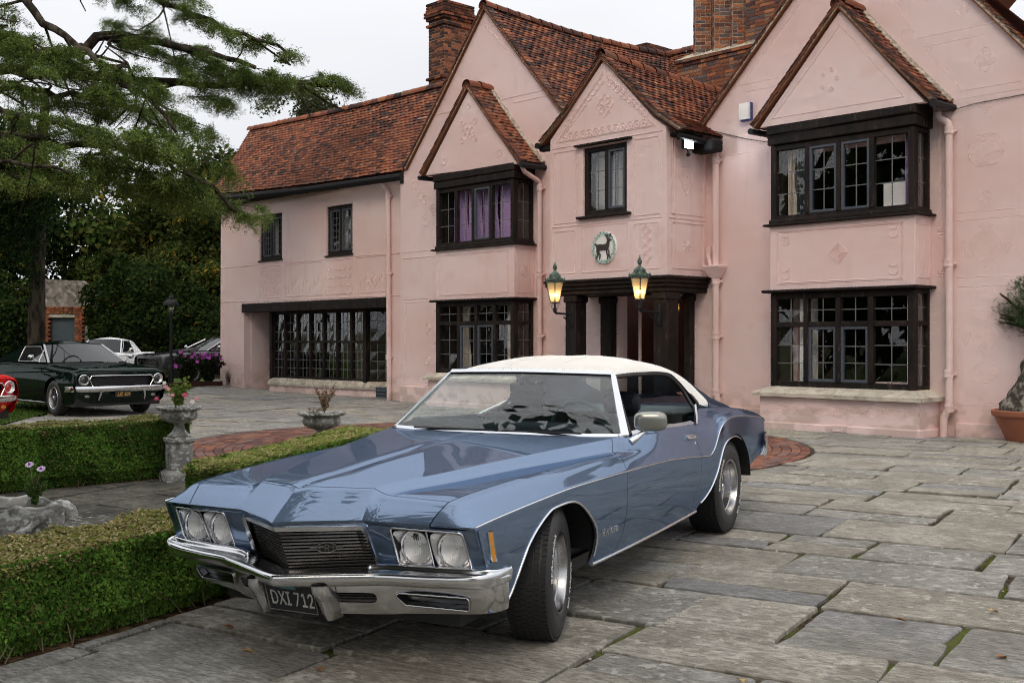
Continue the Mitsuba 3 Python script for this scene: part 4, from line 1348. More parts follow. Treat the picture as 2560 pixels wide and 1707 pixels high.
class Skin:
    """triangles with per-vertex normals, clipped by scalar fields"""

    def __init__(s, G, N=None, flip=False):
        n, m = G.shape[:2]
        s.v = G.reshape(-1, 3).copy()
        s.n = (grid_normals(G) if N is None else N).reshape(-1, 3).copy()
        if flip:
            s.n = -s.n
        i, j = np.meshgrid(np.arange(n - 1), np.arange(m - 1), indexing='ij')
        q = np.stack([i * m + j, i * m + j + 1, (i + 1) * m + j + 1, (i + 1) * m + j], -1).reshape(-1, 4)
        s.f = tri(q)
        s.a = {}

    def copy(s):
        o = object.__new__(Skin)
        o.v, o.n, o.f, o.a = s.v.copy(), s.n.copy(), s.f.copy(), dict(s.a)
        return o

    def clip(s, val):
        """keep the part where val(v) > 0"""
        d = val(s.v) if callable(val) else np.asarray(val)
        d = np.where(np.abs(d) < 1e-7, 1e-7, d)
        v, n, f = list(s.v), list(s.n), []
        ins = d > 0
        cache = {}

        def cutp(a, b):
            key = (min(a, b), max(a, b))
            if key not in cache:
                t = d[a] / (d[a] - d[b])
                cache[key] = len(v)
                v.append(s.v[a] + (s.v[b] - s.v[a]) * t)
                n.append(norm(s.n[a] + (s.n[b] - s.n[a]) * t))
            return cache[key]
        c = ins[s.f].sum(1)
        f = list(s.f[c == 3])
        for t in s.f[(c > 0) & (c < 3)]:
            poly = []
            for q in range(3):
                a, b = t[q], t[(q + 1) % 3]
                if ins[a]:
                    poly.append(a)
                if ins[a] != ins[b]:
                    poly.append(cutp(a, b))
            for q in range(1, len(poly) - 1):
                f.append(np.array([poly[0], poly[q], poly[q + 1]]))
        o = object.__new__(Skin)
        o.v, o.n, o.f, o.a = np.array(v), np.array(n), np.array(f).reshape(-1, 3), {}
        return o.compact()

    def compact(s):
        if len(s.f) == 0:
            return s
        u, inv = np.unique(s.f, return_inverse=True)
        s.v, s.n, s.f = s.v[u], s.n[u], inv.reshape(-1, 3)
        return s

    def flange(s, depth=.012):
        """turn the open edges inwards so that a panel shows its thickness"""
        e = np.vstack([s.f[:, [0, 1]], s.f[:, [1, 2]], s.f[:, [2, 0]]])
        key = np.sort(e, 1)
        _, idx, cnt = np.unique(key, axis=0, return_index=True, return_counts=True)
        b = e[idx[cnt == 1]]
        if len(b) == 0:
            return s
        a0, a1 = s.v[b[:, 0]], s.v[b[:, 1]]
        n0, n1 = s.n[b[:, 0]], s.n[b[:, 1]]
        k, m = len(s.v), len(b)
        en = norm(np.cross(a1 - a0, (n0 + n1)))
        v = np.vstack([s.v, a0, a1, a1 - n1 * depth, a0 - n0 * depth])
        n = np.vstack([s.n, en, en, en, en])
        i = np.arange(m)
        f = np.vstack([s.f, np.stack([k + i, k + m + i, k + 2 * m + i], -1), np.stack([k + i, k + 2 * m + i, k + 3 * m + i], -1)])
        o = s.copy()
        o.v, o.n, o.f = v, n, f
        return o

    def mirror(s):
        o = s.copy()
        o.v = o.v * np.array([1, -1, 1])
        o.n = o.n * np.array([1, -1, 1])
        o.f = o.f[:, ::-1]
        return o

    def join(s, *others):
        o = s.copy()
        for t in others:
            o.f = np.vstack([o.f, t.f + len(o.v)])
            o.v = np.vstack([o.v, t.v])
            o.n = np.vstack([o.n, t.n])
        return o

    def solid(s, thick):
        """offset copy inwards"""
        o = s.copy()
        o.v = o.v - o.n * thick
        return o


def sdf(poly, closed=True):
    """signed distance to a polygon in 2D (positive outside), vectorised"""
    P = np.array(poly, float)
    A, Bq = P, np.roll(P, -1, 0)
    if not closed:
        A, Bq = P[:-1], P[1:]

    def f(q):
        best = np.full(len(q), 1e9)
        inside = np.zeros(len(q), bool)
        for a, b in zip(A, Bq):
            ab = b - a
            t = np.clip(((q - a) @ ab) / (ab @ ab + 1e-12), 0, 1)
            best = np.minimum(best, np.linalg.norm(q - a - t[:, None] * ab, axis=1))
            if closed:
                c = ((a[1] > q[:, 1]) != (b[1] > q[:, 1])) & (q[:, 0] < (b[0] - a[0]) * (q[:, 1] - a[1]) / (b[1] - a[1] + 1e-12) + a[0])
                inside ^= c
        return np.where(inside, -best, best) if closed else best
    return f


def smooth_poly(pts, n=60, closed=False):
    P = np.array(pts, float)
    s = np.concatenate([[0], np.cumsum(np.linalg.norm(np.diff(P, axis=0), axis=1))])
    f = [PchipInterpolator(s, P[:, i]) for i in range(P.shape[1])]
    u = np.linspace(0, s[-1], n)
    return np.stack([g(u) for g in f], -1)


class Car:
    """a thing whose parts are given in the car's own frame (x forward, y left, z up)"""

    def __init__(s, key, M):
        s.k, s.M = key, np.asarray(M)

    def W(s, p):
        return np.asarray(p, float) @ s.M[:3, :3].T + s.M[:3, 3]

    def add(s, name, mesh, bsdf, smooth=False, parent=None, label=None, kind=None, **more):
        if isinstance(mesh, Skin):
            key = part_key(parent or s.k, name)
            put(key, (s.W(mesh.v), mesh.f), bsdf, normals=mesh.n @ s.M[:3, :3].T, **more)
        else:
            if isinstance(mesh, list):
                mesh = cat(*mesh)
            key = part_key(parent or s.k, name)
            v, f = cat(mesh)
            put(key, (s.W(v), f), bsdf, smooth, **more)
        if label or kind:
            labels[key] = {x: y for x, y in (('label', label), ('kind', kind)) if y}
        return key


def mirror(mesh):
    v, f = cat(mesh)
    return v * np.array([1, -1, 1]), f[:, ::-1]


def on_skin(G, ymin=.3):
    P = G.reshape(-1, 3)
    P = P[P[:, 1] > ymin]
    tr = cKDTree(P[:, [0, 2]])

    def f(x, z):
        q = np.stack([np.atleast_1d(x), np.atleast_1d(z)], -1)
        d, i = tr.query(q, k=6)
        w = 1 / (d + 1e-4) ** 2
        return (P[i, 1] * w).sum(1) / w.sum(1)
    return f
# ---------------------------------------------------------------- the blue coupe: rails measured in its own frame
BW = {  # rail -> (station, x, y, z)
    'V0': [(0, 1.106, 0, .723), (.35, 1.046, 0, .770), (.7, .982, 0, .816), (1, .913, 0, .859), (2, .42, 0, .893), (3, -.05, 0, .922), (4, -.53, 0, .945), (4.6, -.82, 0, .938), (5, -1.056, 0, .908)],
    'V1': [(0, .906, .357, .723), (.35, .862, .350, .768), (.7, .815, .340, .809), (1, .764, .33, .845), (2, .33, .445, .868), (3, -.10, .56, .886), (4, -.56, .68, .902), (5, -1.05, .80, .915),
           (6, -1.5, .862, .926), (7, -2.0, .866, .900), (8, -2.33, .85, .89), (9, -2.66, .775, .955), (10, -3.0, .715, .94), (11, -3.4, .68, .905), (12, -3.8, .64, .865), (13, -4.2, .60, .80), (14, -4.36, .58, .75)],
    'V2': [(0, .902, .40, .722), (.35, .856, .398, .757), (.7, .805, .395, .788), (1, .750, .393, .815), (2, .33, .51, .826), (3, -.10, .62, .836), (4, -.56, .745, .842), (5, -1.0, .85, .862),
           (6, -1.5, .89, .898), (7, -2.0, .893, .866), (8, -2.33, .885, .85), (9, -2.68, .845, .875), (10, -3.0, .80, .905), (11, -3.4, .765, .90), (12, -3.8, .73, .865), (13, -4.2, .69, .805), (14, -4.35, .66, .755)],
    'VS': [(0, .886, .706, .721), (.35, .852, .714, .754), (.7, .811, .726, .784), (1, .768, .739, .809), (2, .30, .779, .836), (3, -.15, .813, .845), (4, -.56, .846, .846), (5, -.98, .880, .838),
           (6, -1.5, .908, .855), (7, -2.0, .912, .81), (8, -2.35, .908, .79), (9, -2.70, .888, .835), (10, -3.0, .862, .892), (11, -3.4, .835, .885), (12, -3.8, .80, .848), (13, -4.2, .76, .79), (14, -4.34, .73, .74)],
    'V3': [(0, .868, .82, .719), (.35, .836, .82, .752), (.7, .795, .815, .779), (1, .75, .812, .803), (2, .29, .845, .826), (3, -.14, .872, .838), (4, -.56, .892, .838), (5, -.98, .910, .822),
           (6, -1.5, .930, .79), (7, -2.0, .928, .745), (8, -2.36, .922, .72), (9, -2.70, .908, .80), (10, -3.0, .890, .876), (11, -3.4, .866, .866), (12, -3.8, .836, .828), (13, -4.2, .80, .772), (14, -4.33, .775, .72)],
    'V4': [(0, .844, .912, .717), (.5, .79, .914, .721), (1, .70, .917, .727), (2, .26, .931, .748), (3, -.14, .944, .760), (4, -.56, .951, .756), (5, -1.0, .954, .747), (6, -1.5, .951, .730), (7, -2.0, .942, .692),
           (7.7, -2.30, .932, .662), (8, -2.42, .929, .652), (8.3, -2.52, .925, .675), (9, -2.70, .916, .797), (9.4, -2.80, .910, .836), (10, -3.0, .902, .862), (11, -3.4, .879, .843), (12, -3.8, .852, .803), (13, -4.2, .818, .756), (14, -4.33, .79, .71)],
}
_v4 = np.array(BW['V4'])
BW['V5'] = [(t, x - (.045 if t == 0 else .03 if t == .5 else 0), y + .004, min(.60, z - .09)) for t, x, y, z in BW['V4']]
BW['V6'] = [(t, x - (.165 if t == 0 else .115 if t == .5 else .02 if t == 1 else 0), y - .008, .45 if t < 10 else .45 + .02 * (t - 10)) for t, x, y, z in BW['V4']]
BW['V7'] = [(t, x - (.20 if t == 0 else .15 if t == .5 else .03 if t == 1 else 0), y - .038, .30 if t < 9 else .30 + .035 * min(t - 9, 4)) for t, x, y, z in BW['V4']]
ts = np.unique(np.concatenate([np.linspace(0, 1, 13), np.linspace(1, 5, 41), np.linspace(5, 8, 31), np.linspace(8, 10, 31), np.linspace(10, 14, 31)]))
R7 = rail_fn(BW['VS'])


def offset_rail(t, sgn):
    a, b = rail_fn(BW['V2'])(t), rail_fn(BW['V3'])(t)
    return R7(t) + norm(b - a) * sgn * .0028


tt = np.unique(np.concatenate([ts, [0]]))
rails = [BW['V1'], BW['V2'], [(t, *offset_rail(t, -1)) for t in tt], [(t, *offset_rail(t, 1)) for t in tt], BW['V3'], BW['V4'], BW['V5'], BW['V6'], BW['V7']]
# ---------------------------------------------------------------- the blue coupe
scene['chrome'] = {'type': 'roughconductor', 'material': 'none', 'alpha': .03, 'distribution': 'ggx', 'specular_reflectance': rgb((.74, .75, .77))}
scene['chrome'] = two(scene['chrome'])
scene['bright_metal'] = two({'type': 'roughconductor', 'material': 'Al', 'alpha': .12, 'distribution': 'ggx', 'specular_reflectance': rgb((.85, .85, .86))})
scene['blue_paint'] = two({'type': 'blendbsdf', 'weight': .33, 'a': {'type': 'plastic', 'diffuse_reflectance': rgb((.036, .052, .082)), 'int_ior': 1.9},
                            'b': {'type': 'roughconductor', 'material': 'none', 'alpha': .2, 'specular_reflectance': rgb((.245, .33, .475))}})
mat('vinyl_cream', (.70, .68, .63), .6, spec=.4, bump=lambda p, n, uv: noise(p.x * 260, p.y * 260, p.z * 260), bscale=.0008, eps=1e-3)
mat('rubber', (.016, .016, .017), .62, spec=.35)
mat('rubber_wall', (.022, .022, .023), .5, spec=.4)
mat('white_letter', (.55, .54, .50), .6)
mat('black_trim', (.01, .01, .011), .5)
mat('black_gloss', (.008, .008, .009), .2)
mat('cabin_black', (.018, .022, .028), .6, spec=.3)
mat('cabin_teal', (.05, .075, .085), .5)
mat('amber', (.55, .22, .01), .18, clearcoat=.6)
mat('plate_black', (.012, .012, .014), .5)
mat('plate_silver', (.42, .42, .40), .5)
mat('plate_green', (.05, .22, .2), .5)
mat('grille_metal', (.16, .15, .14), .32, metallic=.85)
mat('steel_grey', (.30, .30, .29), .38, metallic=.8)
scene['rim_metal'] = two({'type': 'roughconductor', 'material': 'none', 'alpha': .09, 'specular_reflectance': rgb((.50, .50, .51))})
scene['lamp_silver'] = two({'type': 'blendbsdf', 'weight': .5, 'a': {'type': 'diffuse', 'reflectance': rgb((.55, .56, .56))}, 'b': {'type': 'roughconductor', 'material': 'none', 'alpha': .22, 'specular_reflectance': rgb((.9, .9, .9))}})
mat('mirror_grey', (.33, .34, .31), .28, metallic=.85, clearcoat=.5)
scene['car_glass'] = {'type': 'thindielectric', 'int_ior': 1.52, 'specular_transmittance': rgb((.70, .80, .79))}
scene['lamp_glass'] = {'type': 'thindielectric', 'int_ior': 1.5}

CX, CY, CYAW, CP = -.57, 6.1746, -2.05321, .02837
blue = Car(thing('blue_coupe', 'large metallic blue two-door car with cream vinyl roof and four round headlamps', 'car'), pose(CX, CY, 0.0, CYAW, CP))
FIL = [0, .03, 0, 0, .06, .012, .08, .08, 0]


def panel_grid(rl, fil, t):
    return skin(rl, fil, t, m=5, k=6)


def make_rails(t):
    return [BW['V1'], BW['V2'], [(q, *offset_rail(np.array([q]), -1)[0]) for q in t], [(q, *offset_rail(np.array([q]), 1)[0]) for q in t], BW['V3'], BW['V4'], BW['V5'], BW['V6'], BW['V7']]


XS = np.array([(.20, -.66), (.28, -.70), (.33, -.74), (.401, -.803), (.592, -.836), (.758, -.845), (.80, -.862), (.838, -.872), (.87, -.93), (.913, -.997), (.97, -1.01)])
XR = np.array([(.20, -2.03), (.28, -2.07), (.349, -2.095), (.435, -2.135), (.51, -2.188), (.59, -2.215), (.671, -2.225), (.817, -2.172), (.885, -2.155), (.97, -2.14)])
xs_f = PchipInterpolator(XS[:, 0], XS[:, 1])
xr_f = PchipInterpolator(XR[:, 0], XR[:, 1])
ARF = smooth_poly([(.62, .16), (.56, .27), (.50, .32), (.455, .40), (.43, .445), (.36, .547), (.247, .63), (.082, .689), (-.069, .693), (-.182, .67), (-.301, .599), (-.40, .51), (-.436, .44), (-.43, .36), (-.40, .28), (-.36, .16)], 70)
ARR = smooth_poly([(-2.12, .20), (-2.234, .325), (-2.37, .36), (-2.507, .415), (-2.65, .525), (-2.775, .65), (-2.916, .705), (-3.061, .717), (-3.297, .683), (-3.448, .601), (-3.526, .505), (-3.555, .43), (-3.58, .2)], 70)
arf = sdf(np.vstack([ARF, [(-.36, -.2), (.62, -.2)]]))
arr = sdf(np.vstack([ARR, [(-3.58, -.2), (-2.12, -.2)]]))
xz = lambda v: v[:, [0, 2]]  # noqa: E731
GAP = .0026

# front panel (header) and hood, both sides joined over the centre line
t0 = np.linspace(0, .985, 16)
t1 = np.unique(np.concatenate([np.linspace(1.006, 2, 14), np.linspace(2, 5, 34)]))
for nm, t in (('front_panel', t0), ('hood', t1)):
    rl = make_rails(t)
    gc, _ = skin([BW['V0'], BW['V1']], [0, 0], t, m=16)
    # a soft centre peak
    y = gc[:, :, 1]
    gc[:, :, 2] -= np.where(t[:, None] > .9, .010, .006) * np.exp(-(y / .035) ** 2)
    gs, _ = skin(rl[:3], FIL[:3], t, m=5)
    both = []
    for g in (gc, gs):
        s = Skin(g)
        if nm == 'hood' and g is gs:
            s = s.clip(lambda v: v[:, 0] - xs_f(np.clip(v[:, 2], .2, .97)) - GAP + 9 * (v[:, 1] < .7))
        both += [s, s.mirror()]
    J = both[0].join(*both[1:])
    # weld the edges so that only true panel edges get a return
    blue.add(nm, J, 'blue_paint')
    edge = []
    if nm == 'hood':
        rim = np.vstack([gc[0, :, :], gs[0, 1:, :]])
        for sg_ in (1, -1):
            q = rim * np.array([1, sg_, 1])
            edge.append(grid(np.stack([q, q - np.array([.004, 0, .014])])))
        q = gs[:, -1]
        for sg_ in (1, -1):
            p_ = q * np.array([1, sg_, 1])
            edge.append(grid(np.stack([p_, p_ - np.array([0, .001 * sg_, .014])])))
        blue.add('hood_edge', edge, 'blue_paint')
    else:
        lip = np.vstack([gc[0, :, :], gs[0, 1:, :]])
        und = []
        for sg_ in (1, -1):
            q = lip * np.array([1, sg_, 1])
            und.append(grid(np.stack([q, q + np.array([-.004, 0, -.010]), q + np.array([-.016, 0, -.024])])))
        blue.add('front_lip', und, 'blue_paint', smooth=30)

# flanks
tf = np.unique(np.concatenate([np.linspace(0, 1, 14), np.linspace(1, 5.6, 60)]))
td = np.linspace(4.3, 8.6, 90)
tq = np.unique(np.concatenate([np.linspace(6.9, 8, 22), np.linspace(8, 10, 50), np.linspace(10, 14, 50)]))
Gf, colf = panel_grid(make_rails(tf), FIL, tf)
Gd, cold = panel_grid(make_rails(td), FIL, td)
Gq, colq = panel_grid(make_rails(tq), FIL, tq)
cs = colf[3]
fender = Skin(Gf[:, cs:]).clip(lambda v: v[:, 0] - xs_f(np.clip(v[:, 2], .2, .97)) - GAP).clip(lambda v: arf(xz(v)))
door = Skin(Gd).clip(lambda v: -v[:, 0] + xs_f(np.clip(v[:, 2], .2, .97)) - GAP).clip(lambda v: v[:, 0] - xr_f(np.clip(v[:, 2], .2, .97)) - GAP)
quarter = Skin(Gq).clip(lambda v: -v[:, 0] + xr_f(np.clip(v[:, 2], .2, .97)) - GAP).clip(lambda v: arr(xz(v)))
for nm, s in (('front_fender', fender), ('door', door), ('rear_quarter', quarter)):
    s = s.flange(.014)
    k_ = blue.add(nm, s, 'blue_paint')
    blue.add(nm, s.mirror(), 'blue_paint')
    if nm == 'door':
        door_key = k_
Gall, cola = panel_grid(make_rails(np.linspace(1.2, 13.6, 150)), FIL, np.linspace(1.2, 13.6, 150))
sy = on_skin(np.vstack([Gf[:, cs:].reshape(-1, 3), Gd.reshape(-1, 3), Gq.reshape(-1, 3)])[None])
inner = Skin(Gall[:, cola[3]:]).clip(lambda v: arf(xz(v))).clip(lambda v: arr(xz(v))).solid(.03)
inner2 = Skin(Gall[70:, :cola[3] + 1]).solid(.03)
blue.add('inner_body', inner.join(inner.mirror(), inner2, inner2.mirror()), 'black_trim')
# under hood shield, floor, wheel wells
dk = [box(-3.45, .62, -.70, .70, .20, .27), box(-.98, .70, -.66, .66, .27, .69)]
for x, r_ in ((0.0, .47), (-3.06, .46)):
    for s in (1, -1):
        a = np.linspace(.02, math.pi - .02, 20)
        P = np.array([[(x + r_ * math.cos(q), s * y, .36 + (r_ - .08) * math.sin(q)) for q in a] for y in (.905, .60)])
        dk.append(grid(P))
        dk.append(quad((x - .5, s * .60, .2), (x + .5, s * .60, .2), (x + .5, s * .60, .8), (x - .5, s * .60, .8)))
blue.add('underbody', dk, 'black_trim')


def skin_line(xzs, n, lift=.002, closed=False):
    P = smooth_poly(xzs, n)
    return np.stack([P[:, 0], sy(P[:, 0], P[:, 1]) + lift, P[:, 1]], -1)


# bright trim on the flank
ml = np.array([rail_fn(BW['V4'])(q) for q in np.unique(np.concatenate([np.linspace(0, 7.5, 60), np.linspace(7.5, 10, 50), np.linspace(10, 13.9, 30)]))])
xsm = float(xs_f(.755))
trim = [tube(ml + np.array([0, .0025, 0]), .0048, 6), tube(skin_line(ARF[6:-6] if False else [tuple(p) for p in ARF[7:62:3]], 60, .001), .0075, 6),
        tube(skin_line([tuple(p) for p in ARR[8:62:3]], 60, .001), .0075, 6)]
rk = skin_line([(-.42, .305), (-.9, .303), (-1.5, .303), (-2.2, .305)], 30, -.002)
trim.append(tube(rk + np.array([0, .002, -.004]), .010, 6))
for s in trim:
    blue.add('body_moulding', s, 'chrome', smooth=60)
    blue.add('body_moulding', mirror(s), 'chrome', smooth=60)

# --- glasshouse
EDGE = np.array([(-1.487, .592, 1.256), (-1.7, .597, 1.256), (-2.0, .600, 1.249), (-2.34, .603, 1.233), (-2.50, .612, 1.212), (-2.60, .645, 1.150), (-2.655, .695, 1.07), (-2.70, .738, 1.0), (-2.84, .748, .962), (-3.1, .706, .932), (-3.45, .672, .899), (-3.85, .634, .858), (-4.2, .60, .80), (-4.36, .58, .75)])
SHLD = np.array([(-1.46, .44, 1.268), (-1.75, .465, 1.305), (-2.1, .475, 1.317), (-2.4, .475, 1.288), (-2.6, .49, 1.262), (-2.8, .52, 1.215), (-2.95, .555, 1.16), (-3.08, .585, 1.10), (-3.28, .60, 1.03), (-3.5, .58, .975), (-3.75, .545, .935), (-4.0, .51, .89), (-4.25, .48, .83), (-4.40, .47, .765)])
CENT = np.array([(-1.432, 0, 1.270), (-1.75, 0, 1.328), (-2.1, 0, 1.347), (-2.4, 0, 1.343), (-2.65, 0, 1.318), (-2.88, 0, 1.275), (-3.08, 0, 1.22), (-3.26, 0, 1.165), (-3.48, 0, 1.095), (-3.72, 0, 1.02), (-3.95, 0, .955), (-4.15, 0, .90), (-4.33, 0, .85), (-4.46, 0, .785)])
kt = np.arange(14.0)
tr = np.unique(np.concatenate([np.linspace(0, 4, 30), np.linspace(4, 9, 50), np.linspace(9, 13, 24)]))


def lin(P):
    return np.stack([PchipInterpolator(kt, P[:, i])(tr) for i in range(3)], -1)


Ce, Sh, Ed = lin(CENT), lin(SHLD), lin(EDGE)
w = np.linspace(0, 1, 26)
RG = np.zeros((len(tr), 26, 3))
for j, a in enumerate(w):
    # quadratic through the three rails at a = 0, .62, 1 with a flat centre
    b0, b1, b2 = (a - .62) * (a - 1) / .62, a * (a - 1) / (.62 * -.38), a * (a - .62) / .38
    RG[:, j] = b0[:, None] * Ce + b1[:, None] * Sh + b2[:, None] * Ed if False else Ce * b0 + Sh * b1 + Ed * b2
roof = Skin(RG, flip=True)
if roof.n[:, 2].mean() < 0:
    roof.n = -roof.n
side_of = lambda v: np.abs(v[:, 1])  # noqa: E731
rear_poly = sdf([(-2.80, -.01), (-2.80, .40), (-3.0, .44), (-3.85, .42), (-4.05, -.01)])
glass_mask = lambda v: rear_poly(np.stack([v[:, 0], np.abs(v[:, 1])], -1))  # noqa: E731
vin_edge = lambda v: (v[:, 0] + 2.745 - .25 * np.clip(.735 - np.abs(v[:, 1]), 0, .4) * 3.2) + .0  # noqa: E731
rv = roof.clip(glass_mask)
vinyl = rv.clip(lambda v: v[:, 0] + 3.02 + 1.25 * (v[:, 2] - 1.0) * 0 + .9 * np.clip(.98 - v[:, 2], -1, 1))
deck = rv.clip(lambda v: -(v[:, 0] + 3.02 + .9 * np.clip(.98 - v[:, 2], -1, 1)))
rg = roof.clip(lambda v: -glass_mask(v))
blue.add('roof', vinyl.join(vinyl.mirror()), 'vinyl_cream', label='cream vinyl roof covering')
blue.add('rear_deck', deck.join(deck.mirror()), 'blue_paint')
blue.add('rear_window', rg.join(rg.mirror()), 'car_glass')
blue.add('headlining', [(roof.v - roof.n * .03, roof.f[np.all(roof.v[roof.f][:, :, 0] > -2.85, axis=1)]), (roof.mirror().v - roof.mirror().n * .03, roof.mirror().f[np.all(roof.v[roof.f][:, :, 0] > -2.85, axis=1)])], 'cabin_black')
# seam across the vinyl
for yy in (.18, -.18):
    rowp = np.array([[np.interp(yy, RG[i, :, 1], RG[i, :, 0]), yy, np.interp(abs(yy), RG[i, :, 1], RG[i, :, 2])] for i in range(0, 50)])
    rowp[:, 0] = [np.interp(abs(yy), RG[i, :, 1], RG[i, :, 0]) for i in range(0, 50)]
    blue.add('roof_seam', tube(rowp + np.array([0, 0, .0005]), .003, 5), 'vinyl_cream', smooth=60)
# windscreen
WT = np.array([(-1.487, .592, 1.250), (-1.44, .30, 1.258), (-1.428, 0, 1.262)])
WB = np.array([(-1.125, .806, .920), (-1.075, .42, .914), (-1.056, 0, .910)])
yq = np.linspace(0, 1, 22)
wt = np.stack([PchipInterpolator([0, .5, 1], WT[:, i])(yq) for i in range(3)], -1)
wb = np.stack([PchipInterpolator([0, .5, 1], WB[:, i])(yq) for i in range(3)], -1)
full = lambda p: np.vstack([p, (p * np.array([1, -1, 1]))[::-1][1:]])  # noqa: E731
wt, wb = full(wt), full(wb)
WG = np.array([wb + (wt - wb) * q + np.array([.012, 0, .012]) * math.sin(math.pi * q) for q in np.linspace(0, 1, 10)])
blue.add('windscreen', grid(WG), 'car_glass', smooth=True)


def strip(a, b, th, up):
    """a flat bright strip between two polylines, raised by th along up"""
    a, b = np.asarray(a), np.asarray(b)
    u = np.asarray(up) * th
    return grid(np.stack([a, a + u, b + u, b], 0))


upw = norm(np.array([.68, 0, .73]))
blue.add('windscreen_trim', strip(wt + np.array([-.004, 0, .004]), wt + np.array([-.034, 0, .022]), .010, upw), 'chrome', smooth=25)
blue.add('windscreen_trim', strip(wb + np.array([.018, 0, -.012]), wb + np.array([-.004, 0, .004]), .008, upw), 'chrome', smooth=25)
for s in (1, -1):
    a = np.array([(-1.118, .800, .914), (-1.30, .69, 1.085), (-1.482, .585, 1.256)])
    b = np.array([(-1.165, .832, .915), (-1.345, .715, 1.085), (-1.515, .606, 1.250)])
    m1 = np.array([1, s, 1])
    blue.add('windscreen_pillar', strip(smooth_poly(a, 12) * m1, smooth_poly(b, 12) * m1, .012, norm(np.array([.5, .62 * s, .55]))), 'chrome', smooth=25)
    # dark seal behind the pillar and round the open side window
    blue.add('window_seal', tube(smooth_poly(np.array([(-1.19, .835, .915), (-1.36, .71, 1.085), (-1.53, .60, 1.242), (-1.9, .598, 1.236), (-2.33, .598, 1.219), (-2.49, .607, 1.196), (-2.58, .636, 1.14), (-2.63, .68, 1.065), (-2.62, .735, .985), (-2.30, .855, .875)]), 60) * m1, .014, 6), 'black_trim', smooth=60)
    gu = smooth_poly(EDGE[:8], 40) * m1
    blue.add('drip_rail', tube(gu + np.array([0, .004 * s, -.004]), .0055, 6), 'black_trim', smooth=60)
    blue.add('sail_trim', strip(smooth_poly(np.array([(-2.655, .705, 1.06), (-2.68, .732, 1.02), (-2.70, .748, .985)]), 8) * m1, smooth_poly(np.array([(-2.70, .70, 1.055), (-2.73, .726, 1.015), (-2.75, .742, .98)]), 8) * m1, .008, norm(np.array([0, s, .4]))), 'chrome', smooth=25)
    blue.add('quarter_trim', strip(np.array([(-2.292, .868, .880), (-2.45, .812, .93), (-2.618, .746, .982)]) * m1, np.array([(-2.325, .868, .882), (-2.48, .815, .935), (-2.65, .748, .987)]) * m1, .012, norm(np.array([.1, s, .3]))), 'chrome', smooth=25)
    bl = rail_fn(BW['V1'])(np.linspace(5.1, 7.95, 30)) * m1
    blue.add('belt_trim', strip(bl + np.array([0, .006 * s, -.006]), bl + np.array([0, -.022 * s, .010]), .003, np.array([0, 0, 1.0])), 'bright_metal', smooth=25)
    blue.add('door_card', strip(bl + np.array([0, -.03 * s, .0]), bl * np.array([1, .93, .35]), .002, np.array([0, s, 0])), 'cabin_black')
# cabin
blue.add('dashboard', [tube(np.array([(-1.24, y, .90) for y in np.linspace(-.72, .72, 9)]), .075, 10), box(-1.30, -1.0, -.74, .74, .6, .885)], 'cabin_black', smooth=50)


def seat(y0, y1, xb, z0, zt, lean=.16):
    ms = []
    n_ = max(2, int((y1 - y0) / .11))
    for i in range(n_):
        a, b = y0 + (y1 - y0) * i / n_, y0 + (y1 - y0) * (i + 1) / n_
        ms.append(cbox(a, b, 0, 1, 0, 1, .02))
    out = []
    for v, f in ms:
        y = v[:, 0]
        d, h = v[:, 1], v[:, 2]
        x = xb - lean * h + .13 * d
        bul = .02 * np.sin(np.pi * (y - y0) / (y1 - y0))
        out.append((np.stack([x + bul * d, y, z0 + (zt - z0) * h], -1), f))
    out.append(cbox(xb + .05, xb + .60, y0, y1, z0 - .10, z0 + .05, .04))
    return out


for y0, y1 in ((.08, .66), (-.66, -.08)):
    sk = blue.add('front_seat', seat(y0, y1, -2.05, .50, .93), 'cabin_black', smooth=40)
    blue.add('headrest', cbox(-2.26, -2.15, (y0 + y1) / 2 - .13, (y0 + y1) / 2 + .13, .95, 1.10, .04), 'cabin_black', smooth=40, parent=sk)
blue.add('rear_seat', seat(-.62, .62, -2.72, .48, .90), 'cabin_black', smooth=40)
blue.add('parcel_shelf', [box(-3.5, -2.78, -.6, .6, .87, .895)], 'cabin_teal')
sw = blue.add('steering_wheel', tube(np.stack([-1.52 + .055 * np.sin(np.linspace(0, 2 * np.pi, 40)[:-1]) , .36 + .20 * np.cos(np.linspace(0, 2 * np.pi, 40)[:-1]), .90 + .185 * np.sin(np.linspace(0, 2 * np.pi, 40)[:-1])], -1), .013, 8, closed=True), 'cabin_teal', smooth=True)
blue.add('spoke', [tube([(-1.5, .17, .91), (-1.49, .36, .88), (-1.5, .55, .91)], .014, 6), tube([(-1.49, .36, .88), (-1.2, .36, .78)], .03, 8)], 'cabin_black', parent=sw)
im = blue.add('interior_mirror', [cbox(-1.50, -1.475, -.13, .13, 1.135, 1.195, .02), tube([(-1.47, 0, 1.19), (-1.42, 0, 1.25)], .008, 6)], 'black_trim')

# --- fascia with lamps and grille
fy = np.unique(np.concatenate([np.linspace(0, .36, 10), np.linspace(.36, .92, 60)]))
ft = np.interp(fy, [0, .357, .45, .70, .82, .912], [1.086, .887, .884, .868, .850, .826])
fb = np.interp(fy, [0, .37, .49, .85, .912], [1.00, .787, .772, .742, .733])
FG = np.array([[(t_ + (b_ - t_) * q, y, .70 + (.455 - .70) * q) for y, t_, b_ in zip(fy, ft, fb)] for q in np.linspace(0, 1, 40)])
fas = Skin(FG)
if fas.n[:, 0].mean() < 0:
    fas.n = -fas.n


def rrect(p, r):
    g = sg.Polygon(p).buffer(-r).buffer(r, 6)
    return np.array(g.exterior.coords)[:-1]


